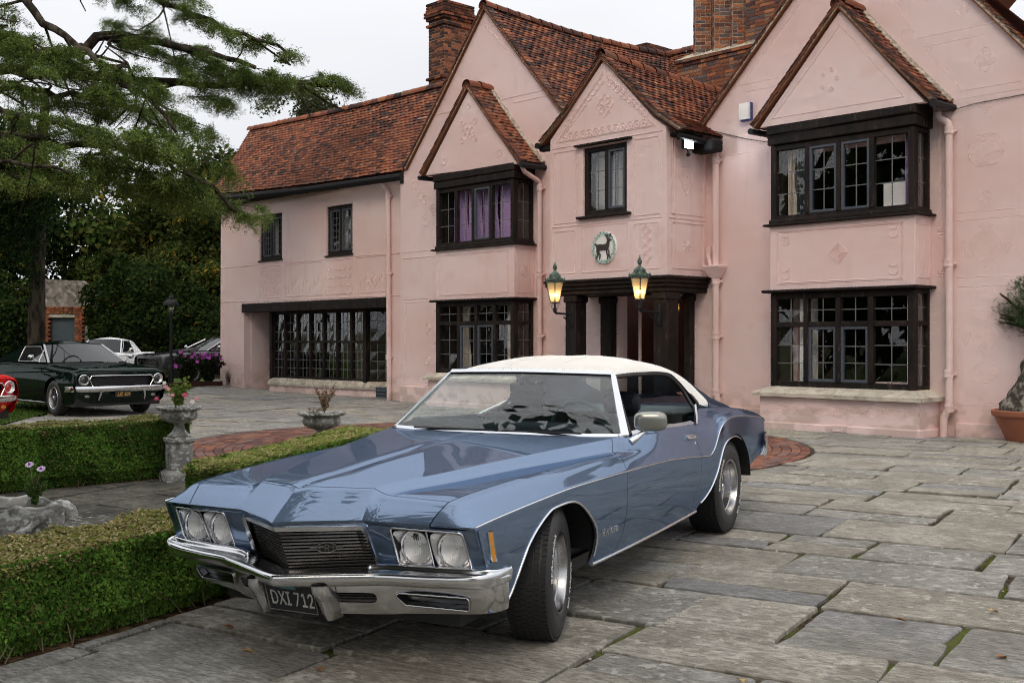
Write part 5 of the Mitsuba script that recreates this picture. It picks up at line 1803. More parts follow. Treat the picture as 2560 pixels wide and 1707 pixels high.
BEZ = rrect([(.487, .694), (.845, .690), (.853, .512), (.487, .505)], .022)
GRL = rrect([(-.36, .684), (.36, .684), (.374, .492), (.374, .40), (-.374, .40), (-.374, .492)], .02)
bz, gr = sdf(BEZ), sdf(GRL)
yz = lambda v: v[:, [1, 2]]  # noqa: E731
fas = fas.clip(lambda v: bz(yz(v))).clip(lambda v: gr(yz(v)))
# turn the fascia's outer edge into the fender
fas = fas.flange(.02)
blue.add('fascia', fas.join(fas.mirror()), 'blue_paint')


def fx(y, z):
    q = (.70 - z) / .245
    return np.interp(np.abs(y), fy, ft) * (1 - q) + np.interp(np.abs(y), fy, fb) * q


for s in (1, -1):
    m1 = np.array([1, s, 1])
    P = np.stack([fx(BEZ[:, 0], BEZ[:, 1]) + .002, BEZ[:, 0], BEZ[:, 1]], -1)
    hl = blue.add('headlamp_bezel', tube(P * m1, .0065, 6, closed=True), 'chrome', smooth=60)
    c_ = np.array([P[:, 0].mean(), .667, .60])
    back = P - np.array([.09, 0, 0])
    blue.add('recess', [cat(*[quad(P[i] * m1, P[(i + 1) % len(P)] * m1, back[(i + 1) % len(P)] * m1, back[i] * m1) for i in range(len(P))]), quad(*[np.array([fx(y, z) - .075, y, z]) * m1 for y, z in ((.47, .50), (.87, .50), (.87, .70), (.47, .70))])], 'black_trim', parent=hl)
    for yc, xc in ((.762, .772), (.571, .788)):
        zc = .593
        nrm = norm(np.array([.93, .04, .30 * 0 - .0]))
        lp = blue.add('headlamp', lathe([(.0735, .0), (.082, .006), (.084, 0), (.084, -.02)], 36, axis='z')[0:2] if False else xf(lathe([(.0725, .002), (.077, .009), (.083, .006), (.084, -.02)], 40), np.array([[0, 0, 1, xc], [s, 0, 0, s * yc], [0, 1, 0, zc], [0, 0, 0, 1.0]])), 'chrome', smooth=40)
        rr = np.linspace(0.004, .073, 14)
        aa = np.linspace(0, 2 * np.pi, 61)
        R_, A_ = np.meshgrid(rr, aa, indexing='ij')
        yy_, zz_ = R_ * np.cos(A_), R_ * np.sin(A_)
        xx_ = -.030 + .026 * (R_ / .073) ** 2 + .0022 * np.sin(yy_ * 620) * (np.abs(zz_) < .05)
        blue.add('reflector', grid(np.stack([xc + xx_, s * yc + yy_, zc + zz_], -1)), 'lamp_silver', smooth=True, parent=lp)
        xx2 = .002 + .012 * (1 - (R_ / .073) ** 2) + .0008 * np.sin(yy_ * 700) * (np.abs(zz_) < .06)
        blue.add('lens', grid(np.stack([xc + xx2, s * yc + yy_, zc + zz_], -1)), 'lamp_glass', smooth=True, parent=lp)
        # chrome cup plate around the lamp: a leaning square with a round hole
        ring = np.array([(math.cos(a), math.sin(a)) for a in np.linspace(0, 2 * np.pi, 49)[:-1]])
        outer = []
        for (cx_, sx_) in ring:
            k_ = 1 / max(abs(cx_), abs(sx_))
            k_ = k_ * (1 - .13 * (min(abs(cx_), abs(sx_)) / max(abs(cx_), abs(sx_))) ** 3)
            outer.append((cx_ * .088 * k_, sx_ * .089 * k_))
        outer = np.array(outer)
        lean = .028
        O3 = np.stack([fx(yc + outer[:, 0], zc + outer[:, 1]) - .018, s * (yc + outer[:, 0] - lean * 0), zc + outer[:, 1]], -1)
        I3 = np.stack([np.full(48, xc - .002), s * (yc + ring[:, 0] * .0845), zc + ring[:, 1] * .0845], -1)
        O2 = O3 * 1.0
        O2[:, 0] += .010
        M3 = (O3 * .35 + I3 * .65) + np.array([.004, 0, 0])
        PP = np.stack([np.vstack([q, q[:1]]) for q in (I3, M3, O3 * .97 + I3 * .03, O2)], 0)
        blue.add('lamp_cup', grid(PP), 'bright_metal', smooth=35, parent=lp)
    # divider between the two lamps, amber marker, grille surround
    dv = np.array([(.668, .688), (.665, .60), (.663, .512)])
    blue.add('lamp_divider', tube(np.stack([fx(dv[:, 0], dv[:, 1]) - .004, dv[:, 0] * s, dv[:, 1]], -1), .005, 6), 'chrome', smooth=60, parent=hl)
    mk = [(.742, .682), (.705, .680), (.668, .538), (.706, .538)]
    yk = sy(np.array([q[0] for q in mk]), np.array([q[1] for q in mk])) + .004
    P = np.array([(q[0], y, q[1]) for q, y in zip(mk, yk)]) * m1
    mk_ = blue.add('side_marker', tube(smooth_poly(np.vstack([P, P[:1]]), 5) if False else P, .006, 6, closed=True), 'chrome', smooth=60)
    blue.add('amber_lens', hexa([*(P - np.array([0, .01 * s, 0])), *(P + np.array([0, .003 * s, 0]))]), 'amber', parent=mk_)


def grille_x(y, z):
    """the grille's V plan, its ends turned back"""
    q = (.684 - z) / .19
    ap, en = 1.066 - .075 * q, .872 - .092 * q
    a = np.abs(y)
    return np.where(a < .30, ap + (en + .012 - ap) * a / .30, en + .012 - 1.6 * (a - .30) ** 2 * 6)


gp = blue.add('grille', [grid(np.array([[(grille_x(np.array(y), z) - .03, y, z) for y in np.linspace(-.38, .38, 21)] for z in (.69, .44)]))], 'black_trim')
for i in range(13):
    z = .672 - i * .0165
    ys = np.concatenate([np.linspace(-.368, -.3, 6), np.linspace(-.29, 0, 8), np.linspace(0, .29, 8)[1:], np.linspace(.3, .368, 6)])
    P = np.stack([grille_x(ys, z), ys, np.full(len(ys), z)], -1)
    blue.add('bar', [strip(P + np.array([0, 0, .0042]), P + np.array([-.006, 0, -.0035]), .004, np.array([1.0, 0, 0])), strip(P + np.array([0, 0, .0042]), P + np.array([-.03, 0, .0042]), .001, np.array([0, 0, 1.0]))], 'grille_metal', parent=gp)
for s in (1, -1):
    m1 = np.array([1, s, 1])
    top = np.array([(1.082, 0, .694), (.98, .18, .692), (.888, .352, .690)]) * m1
    bot = np.array([(1.074, 0, .672), (.973, .18, .671), (.884, .34, .672)]) * m1
    blue.add('grille_surround', strip(smooth_poly(top, 10), smooth_poly(bot, 10), .010, np.array([1.0, 0, 0])), 'chrome', smooth=25)
    a = np.array([(.888, .352, .692), (.884, .366, .685), (.845, .371, .60), (.79, .377, .49)]) * m1
    b = np.array([(.884, .338, .674), (.878, .345, .668), (.838, .352, .60), (.786, .358, .49)]) * m1
    blue.add('grille_surround', strip(smooth_poly(a, 14), smooth_poly(b, 14), .010, norm(np.array([1.0, -.2 * s, 0]))), 'chrome', smooth=25)
# oval emblem on the grille
eo = np.array([grille_x(np.array(.17), .585) + .010, .17, .585])
ed = norm(np.array([grille_x(np.array(.22), .585) - grille_x(np.array(.12), .585), .10, 0]))
en_ = np.array([ed[1], -ed[0], 0])
uz = np.array([0, 0, 1.0])


def emb(P2):
    P2 = np.asarray(P2, float)
    return eo + P2[:, :1] * ed + P2[:, 1:2] * uz


a = np.linspace(0, 2 * np.pi, 37)[:-1]
em = blue.add('emblem', tube(emb(np.stack([.047 * np.cos(a), .023 * np.sin(a)], -1)), .003, 6, closed=True), 'grille_metal', smooth=60)
blue.add('emblem_field', (np.vstack([eo - en_ * .002, emb(np.stack([.046 * np.cos(a), .022 * np.sin(a)], -1)) - en_ * .002]), np.array([[0, i + 1, (i + 1) % 36 + 1] for i in range(36)])), 'black_gloss', parent=em)
tm = meshkit.text_mesh('R', .028, .003, bold=True)
tv = np.array(tm.vertices) - np.array([.011, .014, 0])
blue.add('letter', (eo - tv[:, :1] * -ed + tv[:, 1:2] * uz + tv[:, 2:] * en_ if False else eo + (tv[:, :1]) * ed + tv[:, 1:2] * uz + tv[:, 2:] * en_, np.array(tm.faces)), 'grille_metal', parent=em)
blue.add('wing', [tube(emb([(-.075, 0), (-.047, .002), (-.012, .004)]), .0028, 5), tube(emb([(.075, 0), (.047, .002), (.012, .004)]), .0028, 5), tube(emb([(-.03, -.016), (-.03, .016)]), .002, 5), tube(emb([(.03, -.016), (.03, .016)]), .002, 5)], 'grille_metal', parent=em)

# --- front bumper
bp = np.array([(1.118, 0, .470), (1.112, .02, .470), (1.035, .20, .473), (.955, .385, .477), (.925, .46, .479), (.892, .65, .482), (.855, .84, .487), (.83, .915, .490), (.785, .962, .494), (.72, .985, .498), (.64, .988, .502)])
pb = smooth_poly(bp, 70)
PBm = np.vstack([(pb * np.array([1, -1, 1]))[::-1], pb[1:]])


def sweep3(path, prof, scale=None, both=False):
    t = norm(np.gradient(path, axis=0))
    o = norm(np.stack([t[:, 1], -t[:, 0], np.zeros(len(t))], -1))
    o = np.where((o[:, :1] * np.sign(1) < -9), -o, o)
    rows = []
    for i in range(len(path)):
        k_ = 1.0 if scale is None else scale[i]
        rows.append([path[i] + o[i] * a_ * (k_ if a_ < 0 or both else 1) + np.array([0, 0, b_]) for a_, b_ in prof])
    return np.array(rows)


prof = [(-.12, .010), (-.06, .008), (-.035, .010), (-.018, .013), (-.008, .010), (-.001, .002), (.001, -.008), (-.001, -.020), (-.008, -.034), (-.018, -.045), (-.032, -.051), (-.06, -.050)]
pd_ = smooth_poly(np.array(prof), 40)
o_test = sweep3(PBm, [(0.0, 0.0), (.1, 0)])
sgn_o = 1 if o_test[len(PBm) // 2, 1, 0] > o_test[len(PBm) // 2, 0, 0] else -1
BG = sweep3(PBm if sgn_o > 0 else PBm[::-1], pd_, np.interp(np.abs(PBm[:, 1]), [.80, .95], [1, .28]))
fb_ = blue.add('front_bumper', grid(BG), 'chrome', smooth=50)
# raised blade above the bar on either side
for s in (1, -1):
    bl = smooth_poly(np.array([(.862, .362, .497), (.842, .42, .503), (.815, .65, .506), (.785, .83, .507), (.775, .89, .507), (.755, .945, .506), (.715, .972, .503), (.66, .978, .502)]), 40) * np.array([1, s, 1])
    cap = []
    gg = sweep3(bl if s * sgn_o > 0 else bl[::-1], smooth_poly(np.array([(-.05, -.02), (-.03, .006), (-.014, .012), (0, .008), (.006, -.002), (.012, -.012), (.045, -.024), (.08, -.022)]), 24), np.interp(np.abs(bl[:, 1]) if s * sgn_o > 0 else np.abs(bl[::-1, 1]), [.82, .94], [1, .25]), True)
    blue.add('blade', grid(gg), 'chrome', smooth=50, parent=fb_)
    blue.add('blade_end', ball(bl[0] + np.array([-.006, 0, -.002]), .014, 2), 'chrome', smooth=True, parent=fb_)
# valance under the bar, with lamp openings
vp = smooth_poly(np.array([(.97, .16, .40), (.92, .30, .40), (.87, .42, .40), (.80, .55, .40), (.762, .70, .405), (.742, .82, .41), (.728, .885, .415), (.695, .935, .42), (.63, .962, .425)]), 60)
VGm = []
for q in np.linspace(0, 1, 30):
    dz = -.125 * q
    dx = -.030 * q - .03 * q * q
    VGm.append(vp + np.array([dx, 0, dz + .02 * (1 - q)]) * np.array([1, 1, 1]) - np.array([0, .035, 0]) * (q ** 2) * sstep(.6, .9, vp[:, 1])[:, None])
val = Skin(np.array(VGm))
if val.n[:, 0].mean() < 0:
    val.n = -val.n
LMP = rrect([(.47, .383), (.815, .372), (.80, .305), (.51, .318)], .015)
lm = sdf(LMP)
gmid = sdf(rrect([(.21, .385), (.405, .385), (.395, .335), (.215, .335)], .02))
val = val.clip(lambda v: lm(yz(v))).clip(lambda v: gmid(yz(v))).flange(.03)
blue.add('valance', val.join(val.mirror()), 'chrome')
for s in (1, -1):
    m1 = np.array([1, s, 1])
    P = []
    for y, z in LMP:
        i = np.argmin(np.abs(vp[:, 1] - y))
        q = (.405 - z) / .125
        P.append((vp[i, 0] - .03 * q - .03 * q * q + .002, y, z))
    P = np.array(P)
    tl = blue.add('bumper_lamp', tube(P * m1, .005, 6, closed=True), 'chrome', smooth=60)
    B2 = P - np.array([.05, 0, 0])
    blue.add('housing', [cat(*[quad(P[i] * m1, P[(i + 1) % len(P)] * m1, B2[(i + 1) % len(P)] * m1, B2[i] * m1) for i in range(len(P))])], 'black_trim', parent=tl)
    c2 = B2.mean(0)
    blue.add('lens', (np.vstack([c2 * m1, B2 * m1]), np.array([[0, i + 1, (i + 1) % len(B2) + 1] for i in range(len(B2))])), 'black_gloss', parent=tl)
    blue.add('rib', [tube(np.array([(np.interp(y, [.47, .82], [.745, .682]) - .015, y, .375 - .01), (np.interp(y, [.47, .82], [.735, .672]) - .03, y, .315)]) * m1, .0018, 4) for y in np.linspace(.52, .80, 26)], 'steel_grey', parent=tl, kind='stuff')
    # lower centre grille slot and the guards either side of the plate
    blue.add('lower_grille', [quad(*[np.array(p) * m1 for p in ((.90, .2, .39), (.80, .41, .39), (.77, .41, .33), (.87, .2, .33))])] + [tube(np.array([(.935, .19, z), (.84, .41, z)]) * m1, .004, 5) for z in (.345, .358, .371)], 'black_trim')
    gx = smooth_poly(np.array([(1.035, .43), (1.03, .40), (.985, .34), (.955, .285), (.935, .25)]), 14)
    rows = []
    for (x, z), wdt in zip(gx, np.interp(np.linspace(0, 1, 14), [0, .3, .8, 1], [.040, .040, .036, .016])):
        yc = .192 - .02 * (.43 - z)
        rows.append([(x + .012 - .06, yc - wdt, z), (x - .004, yc - wdt * .96, z), (x + .010, yc - wdt * .55, z), (x + .012, yc, z), (x + .004, yc + wdt * .6, z), (x - .02, yc + wdt * .98, z), (x - .08, yc + wdt, z)])
    blue.add('bumper_guard', grid(np.array(rows) * m1), 'chrome', smooth=45, parent=fb_)
# number plate
pm = np.eye(4)
pl = blue.add('number_plate', cbox(-.004, .004, -.152, .138, -.074, .074, .003)[0:2] if False else xf(cbox(-.003, .003, -.145, .140, -.074, .074, .003), pose(.972, 0, .345, 0, .30)), 'plate_black')
PM = pose(.972, 0, .345, 0, .30)


def plate_text(txt, h, y0, z0, bsdf, car, parent, M, gap=None, width=None):
    m = meshkit.text_mesh(txt, h, .003)
    v = np.array(m.vertices)
    if width:
        v[:, 0] *= width / (v[:, 0].max() - v[:, 0].min())
    L = np.stack([v[:, 2] + .003, y0 + v[:, 0], z0 + v[:, 1]], -1)
    car.add('plate_text', (L @ M[:3, :3].T + M[:3, 3], np.array(m.faces)), bsdf, parent=parent)


plate_text('DXI', .072, -.125, -.040, 'plate_silver', blue, pl, PM, width=.112)
plate_text('712', .072, .012, -.040, 'plate_silver', blue, pl, PM, width=.108)
blue.add('plate_sticker', xf(cat(box(.003, .0045, -.055, .035, .046, .060), box(.003, .0048, -.03, .01, .058, .064)), PM), 'plate_green', parent=pl)
fr_ = np.array([(.0045, -.142, -.071), (.0045, .137, -.071), (.0045, .137, .071), (.0045, -.142, .071)])
blue.add('plate_rim', xf(tube(fr_, .0025, 5, closed=True), PM), 'steel_grey', parent=pl)

# --- mirror, handle, script, wipers
mv = ball((0, 0, 0), 1, 3)[0]
mv = np.sign(mv) * np.abs(mv) ** .55
mv = mv / np.abs(mv).max(0)
mir = blue.add('door_mirror', (mv * np.array([.052, .098, .058]) * (1 - .12 * (mv[:, :1] > 0) * np.abs(mv[:, :1])) @ np.array([[.93, -.36, 0], [.36, .93, 0], [0, 0, 1]]).T + np.array([-1.135, .985, 1.008]), ball((0, 0, 0), 1, 3)[1]), 'mirror_grey', smooth=True)
blue.add('mirror_arm', [tube(np.array([(-1.12, .955, .955), (-1.06, .925, .915), (-1.03, .90, .893)]), [.013, .018, .022], 10)], 'chrome', smooth=50, parent=mir)
hd = skin_line([(-1.955, .82), (-2.05, .815), (-2.14, .808)], 8, .018)
dh = blue.add('door_handle', [tube(hd, [.009, .012, .012, .012, .012, .012, .012, .009], 8)], 'chrome', smooth=50, parent=door_key)
blue.add('handle_plate', [tube(hd - np.array([0, .016, -.002]), .016, 8)], 'bright_metal', smooth=50, parent=door_key)
lk = skin_line([(-2.135, .765), (-2.145, .757)], 2, .002)
blue.add('door_lock', ball(lk[0], .011, 2, (1, .5, 1.3)), 'chrome', smooth=True, parent=door_key)
# script badge on the front fender
tm = meshkit.text_mesh('Riviera', .045, .002)
tv = np.array(tm.vertices)
tv[:, 0] *= .22 / tv[:, 0].max()
tx, tz = -.50 - tv[:, 0], .435 + tv[:, 1] + .25 * 0 * tv[:, 0]
tx = tx + .35 * tv[:, 1]
blue.add('script_badge', (np.stack([tx, sy(tx, tz) + .001 + tv[:, 2], tz], -1), np.array(tm.faces)), 'bright_metal')
for y0, y1 in ((-.62, .02), (.02, .62)):
    blue.add('wiper', tube(np.array([(-1.07, y0, .925), (-1.062, y1 - .05, .928)]), .006, 5), 'black_trim')


# --- wheels
def tyre_parts(car, parent, r, wd, rim, tread=True, M=None, letters=None):
    """lathe about the local y axis (outer face towards +y)"""
    h = wd / 2
    sh = .028
    prof = [(rim, -h + .012), (rim + .012, -h + .004), (rim + (r - rim) * .5, -h), (r - sh, -h + .010), (r - .012, -h + .022), (r - .003, -h + .045), (r, 0), (r - .003, h - .045), (r - .012, h - .022), (r - sh, h - .010), (rim + (r - rim) * .5, h), (rim + .012, h - .004), (rim, h - .012)]
    pr = smooth_poly(np.array(prof), 40)
    v, f = lathe(pr, 72, axis='y')
    k = car.add('tyre', (v @ M[:3, :3].T + M[:3, 3], f), 'rubber_wall', smooth=40, parent=parent)
    if tread:
        ms = []
        for row, yw in enumerate(np.linspace(-h + .034, h - .034, 6)):
            nb = 76
            for i in range(nb):
                a0 = (i + (row % 2) * .5) * 2 * np.pi / nb
                a1 = a0 + 2 * np.pi / nb * .86
                ww = (2 * h - .068) / 5 * .40
                dr_ = r - .004 * (abs(yw) / h) ** 2
                sk_ = .010 * (1 if row % 2 else -1)
                P = []
                for rr in (dr_ - .008, dr_ + .0045 - .006 * (abs(yw) / h) ** 3):
                    for (aa_, yy_) in ((a0, yw - ww), (a1, yw - ww), (a1 + sk_, yw + ww), (a0 + sk_, yw + ww)):
                        P.append((rr * math.cos(aa_), yy_, rr * math.sin(aa_)))
                ms.append(hexa(P))
        tv_, tf_ = cat(*ms)
        car.add('tread', (tv_ @ M[:3, :3].T + M[:3, 3], tf_), 'rubber', parent=k, kind='stuff')
    if letters:
        for txt, a_mid, hgt, rad in letters:
            m = meshkit.text_mesh(txt, hgt, .0015, bold=True)
            v = np.array(m.vertices)
            v[:, 0] = (v[:, 0] - v[:, 0].max() / 2) * 1.12
            ang = a_mid + v[:, 0] / rad
            rr = rad + v[:, 1] - hgt / 2
            bul = h - .0035 - .9 * np.abs(rr - (rim + (r - rim) * .5)) ** 2 * 6 + .0035
            P = np.stack([rr * np.sin(ang) * -1, bul + v[:, 2], rr * np.cos(ang)], -1)
            car.add('letters', (P @ M[:3, :3].T + M[:3, 3], np.array(m.faces)), 'white_letter', parent=k)
    return k


def wheel(car, x, y, z, side, steer=0.0, r=.335, wd=.235, rim=.205, letters=None, spin=0.0, style='rally'):
    M = pose(x, y, z, steer) @ np.diag([1, side, 1, 1.0])
    root = part_key(car.k, 'wheel')
    k = tyre_parts(car, root, r, wd, rim, True, M, letters)
    h = wd / 2
    if style == 'rally':
        pr = [(rim + .004, h - .014), (rim + .002, h - .006), (rim - .012, h - .008), (rim - .016, h - .02), (rim - .022, h - .05), (rim - .030, h - .055), (rim - .036, h - .10), (rim - .052, h - .105), (rim - .056, h - .15)]
        v, f = lathe(pr, 60, axis='y')
        car.add('rim', (v @ M[:3, :3].T + M[:3, 3], f), 'rim_metal', smooth=25, parent=root)
        ms = [lathe([(.15, h - .145), (.09, h - .12), (.06, h - .115), (.055, h - .10), (.03, h - .085), (.0, h - .082)], 32, axis='y')]
        for i in range(5):
            a_ = spin + i * 2 * np.pi / 5
            c, s_ = math.cos(a_), math.sin(a_)
            P = [(.05, -.035), (.05, .035), (.155, .048), (.155, -.048)]
            lo = [(p * c - q * s_, h - .15, p * s_ + q * c) for p, q in P]
            hi = [(p * c - q * s_, h - (.112 if p < .1 else .125), p * s_ + q * c) for p, q in P]
            ms.append(hexa(lo + hi))
        v, f = cat(*ms)
        car.add('wheel_disc', (v @ M[:3, :3].T + M[:3, 3], f), 'steel_grey', smooth=30, parent=root)
        v, f = lathe([(.032, h - .10), (.03, h - .07), (.018, h - .055), (0, h - .053)], 20, axis='y')
        car.add('hub_cap', (v @ M[:3, :3].T + M[:3, 3], f), 'chrome', smooth=40, parent=root)
    else:
        pr = [(rim + .004, h - .012), (rim, h - .004), (rim - .014, h - .01), (rim - .022, h - .05), (rim - .03, h - .09)]
        v, f = lathe(pr, 40, axis='y')
        car.add('rim', (v @ M[:3, :3].T + M[:3, 3], f), 'bright_metal', smooth=25, parent=root)
        ms = [lathe([(.19, h - .09), (.0, h - .09)], 30, axis='y')]
        v, f = cat(*ms)
        car.add('wheel_disc', (v @ M[:3, :3].T + M[:3, 3], f), 'black_trim', parent=root)
        sp = []
        for i in range(5):
            a_ = spin + i * 2 * np.pi / 5
            c, s_ = math.cos(a_), math.sin(a_)
            P = [(.03, -.022), (.03, .022), (rim - .02, .034), (rim - .02, -.034)]
            lo = [(p * c - q * s_, h - .09, p * s_ + q * c) for p, q in P]
            hi = [(p * c - q * s_, h - (.03 if p < .1 else .05), p * s_ + q * c) for p, q in P]
            sp.append(hexa(lo + hi))
        v, f = cat(*sp)
        car.add('spokes', (v @ M[:3, :3].T + M[:3, 3], f), 'steel_grey', parent=root)
        v, f = lathe([(.042, h - .05), (.04, h - .02), (.02, h - .008), (0, h - .006)], 20, axis='y')
        car.add('hub_cap', (v @ M[:3, :3].T + M[:3, 3], f), 'chrome', smooth=40, parent=root)
    return root


LET = [('BFGoodrich', math.radians(-62), .030, .272), ('RADIAL T/A', math.radians(118), .030, .272)]
wheel(blue, -.01, .80, .335, 1, math.radians(15), letters=LET, spin=.3)
wheel(blue, -3.09, .745, .337, 1, letters=LET, spin=.9, wd=.26)
wheel(blue, -.01, -.80, .335, -1, math.radians(15), letters=LET, spin=.1)
wheel(blue, -3.09, -.745, .337, -1, letters=LET, wd=.26)
# tail
tl_ = Gq[-1][:, :]
tp = np.stack([np.stack([tl_[:, 0] - .05 * math.sin(math.pi * q), tl_[:, 1] * (1 - 2 * q), tl_[:, 2]], -1) for q in np.linspace(0, 1, 21)])
blue.add('tail_panel', grid(tp), 'blue_paint', smooth=True)
rb = smooth_poly(np.array([(-4.12, .86, .52), (-4.28, .835, .52), (-4.385, .77, .52), (-4.43, .6, .52), (-4.50, .3, .52), (-4.56, 0, .52)]), 30)
rbm = np.vstack([rb, (rb * np.array([1, -1, 1]))[::-1][1:]])
blue.add('rear_bumper', grid(np.stack([rbm + np.array([.02, 0, .11]), rbm + np.array([0, 0, .10]), rbm + np.array([-.012, 0, .03]), rbm + np.array([-.008, 0, -.04]), rbm + np.array([.04, 0, -.09])])), 'chrome', smooth=50)
# ---------------------------------------------------------------- the parked classic cars behind
def paint(name, col, metallic=.0):
    scene[name] = two({'type': 'blendbsdf', 'weight': .25, 'a': {'type': 'plastic', 'diffuse_reflectance': rgb(col), 'int_ior': 1.6},
                       'b': {'type': 'roughconductor', 'material': 'none', 'alpha': .25, 'specular_reflectance': rgb(np.clip(np.array(col) * 2.2, 0, 1))}})


paint('green_paint', (.004, .010, .008))
scene['dark_glass'] = two({'type': 'plastic', 'diffuse_reflectance': rgb((.012, .014, .015)), 'int_ior': 1.38})
paint('red_paint', (.42, .012, .012))
mat('white_car_paint', (.88, .88, .89), .35, spec=.5, clearcoat=1.0)
paint('grey_paint', (.055, .055, .058))
paint('stripe_black', (.01, .01, .012))


def small_car(key, M, col, S, stripe=None):
    """S: stations (x, z_centre, z_edge, z_shoulder, y_shoulder, y_mid, z_bottom), then the glasshouse and wheels"""
    car = Car(key, M)
    st = np.array(S['body'], float)
    x = st[:, 0]
    t = np.arange(len(x), dtype=float)
    tt_ = np.linspace(0, len(x) - 1, 110)
    f = [PchipInterpolator(t, st[:, i])(tt_) for i in range(st.shape[1])]
    X, zc, ze, zs, ys, ym, zb = f
    P = np.stack([np.stack([X, 0 * X, zc], -1), np.stack([X, ys * .55, zc * .6 + ze * .4], -1), np.stack([X, ys * .82, ze], -1), np.stack([X, ys, zs], -1), np.stack([X, ym, zs * .62 + zb * .38], -1), np.stack([X, ym * .985, zs * .3 + zb * .7], -1), np.stack([X, ym * .93, zb], -1)], 1)
    rows = []
    for i in range(len(X)):
        s_, cl = section(P[i], [0, .15, .06, .05, .12, .1, 0], 5, 6)
        rows.append(s_)
    G = np.array(rows)
    sk = Skin(G)
    if sk.n[len(sk.n) // 4, 2] < 0 and sk.n[:, 2].mean() < 0:
        sk.n = -sk.n
    r = S['arch']
    cut = []
    for ax in (0.0, -S['wb']):
        sk = sk.clip(lambda v, ax=ax: np.hypot((v[:, 0] - ax) * 1.0, (v[:, 2] - .31)) - r + 9 * (np.abs(v[:, 1]) < .45))
    g = S['glass']
    hole = sdf([(g['b0'] + .02, -.1), (g['b0'] + .02, g['yb'] - .05), (g['r1'] + .5, g['yb'] - .05), (g['r1'] + .5, -.1)])
    sk = sk.clip(lambda v: hole(np.stack([v[:, 0], np.abs(v[:, 1])], -1)) + 9 * (v[:, 2] < .6))
    if stripe:
        band = lambda v: stripe[1] - np.abs(np.abs(v[:, 1]) - stripe[0]) - 9 * (v[:, 2] < .62)  # noqa: E731
        sp = sk.clip(band)
        sk = sk.clip(lambda v: -band(v))
        car.add('stripe', sp.join(sp.mirror()), 'stripe_black')
    xd0, xd1 = S['door']
    front = sk.clip(lambda v: v[:, 0] - xd0 - .003)
    dr_ = sk.clip(lambda v: xd0 - v[:, 0] - .003).clip(lambda v: v[:, 0] - xd1 - .003)
    rear = sk.clip(lambda v: xd1 - v[:, 0] - .003)
    car.add('front_body', front.join(front.mirror()), col)
    car.add('rear_body', rear.join(rear.mirror()), col)
    car.add('door', dr_, col)
    car.add('door', dr_.mirror(), col)
    inn = Skin(G[:, cl[2]:]).solid(.03)
    wl = [box(-S['wb'] - .5, S['nose'] - .15, -ym.max() + .1, ym.max() - .1, zb.min() - .02, .45)]
    car.add('underbody', [(inn.v[:0], inn.f[:0])] + wl if False else wl, 'black_trim')
    for ax in (0.0, -S['wb']):
        a = np.linspace(-.2, math.pi + .2, 14)
        for s in (1, -1):
            car.add('wheel_well', [grid(np.array([[(ax + (r + .01) * math.cos(q), s * y, .31 + (r + .01) * math.sin(q)) for q in a] for y in (ym.max() - .03, .45)])), quad((ax - r, s * .45, .2), (ax + r, s * .45, .2), (ax + r, s * .45, .75), (ax - r, s * .45, .75))], 'black_trim')
    # glasshouse: windscreen b0 -> t0, roof t0 -> t1, backlight t1 -> r1
    yb, yt, zb_, zt = g['yb'], g['yt'], g['zb'], g['zt']

    def gpt(xx, zz):
        q = (zz - zb_) / (zt - zb_)
        return np.array([xx, yb + (yt - yb) * q, zz])
    A0, A1, B1, B0 = gpt(g['b0'], zb_), gpt(g['t0'], zt - .03), gpt(g['t1'], zt - .03), gpt(g['r1'], g['zr'])
    full_ = lambda p: np.vstack([p, (p * np.array([1, -1, 1]))[::-1]])  # noqa: E731
    q = np.linspace(0, 1, 9)

    def across(pt, bow, crown):
        return np.stack([pt[0] + bow * np.cos(np.linspace(-1, 1, 17) * math.pi / 2), pt[1] * np.linspace(1, -1, 17), pt[2] + crown * np.cos(np.linspace(-1, 1, 17) * math.pi / 2)], -1)
    wsb, wst = across(A0, g.get('bow', .12), .01), across(A1, g.get('bow', .12) * .5, .03)
    car.add('windscreen', grid(np.array([wsb + (wst - wsb) * k_ for k_ in q])), 'dark_glass', smooth=True)
    rows = [wst + np.array([.0, 0, .008])]
    for k_ in np.linspace(0, 1, 7)[1:]:
        p = A1 + (B1 - A1) * k_
        rows.append(across(p, .03 * (1 - k_), .06 + .03 * math.sin(math.pi * k_)))
    rows.append(across(B1 + (B0 - B1) * .25 + np.array([0, 0, .035 * g.get('soft', 1)]), 0, .05))
    car.add('roof', grid(np.array(rows)), col, smooth=50)
    R0 = rows[-1]
    R1 = across(B0, -.06, .02)
    car.add('rear_window', grid(np.array([R0 + (R1 - R0) * k_ for k_ in q])) if g.get('rear_glass', True) else grid(np.array([R0 + (R1 - R0) * k_ for k_ in q])), 'dark_glass' if g.get('rear_glass', True) else col, smooth=True)
    for s in (1, -1):
        m1 = np.array([1, s, 1])
        w0, w1 = g['w0'], g['w1']
        a = [gpt(w0, zb_ + .01), gpt(w0 - (g['b0'] - g['t0']) * .93, zt - .06), gpt(w1 + .25 * g.get('slope', 1), zt - .065), gpt(w1, zb_ + .01)]
        car.add('side_window', quad(*[p * m1 for p in a]), 'dark_glass')
        car.add('window_trim', tube(np.array(a) * m1, .011, 6, closed=True), 'bright_metal', smooth=60)
        # pillars
        car.add('windscreen_pillar', [tube(np.array([A0 + np.array([.0, .0, -.01]), A1]) * m1, .022, 8)], g.get('pillar', 'bright_metal'), smooth=60)
        c0, c1 = gpt(w1 + .22 * g.get('slope', 1), zt - .05), gpt(w1 - .03, zb_)
        top = rows[-1][0 if True else -1]
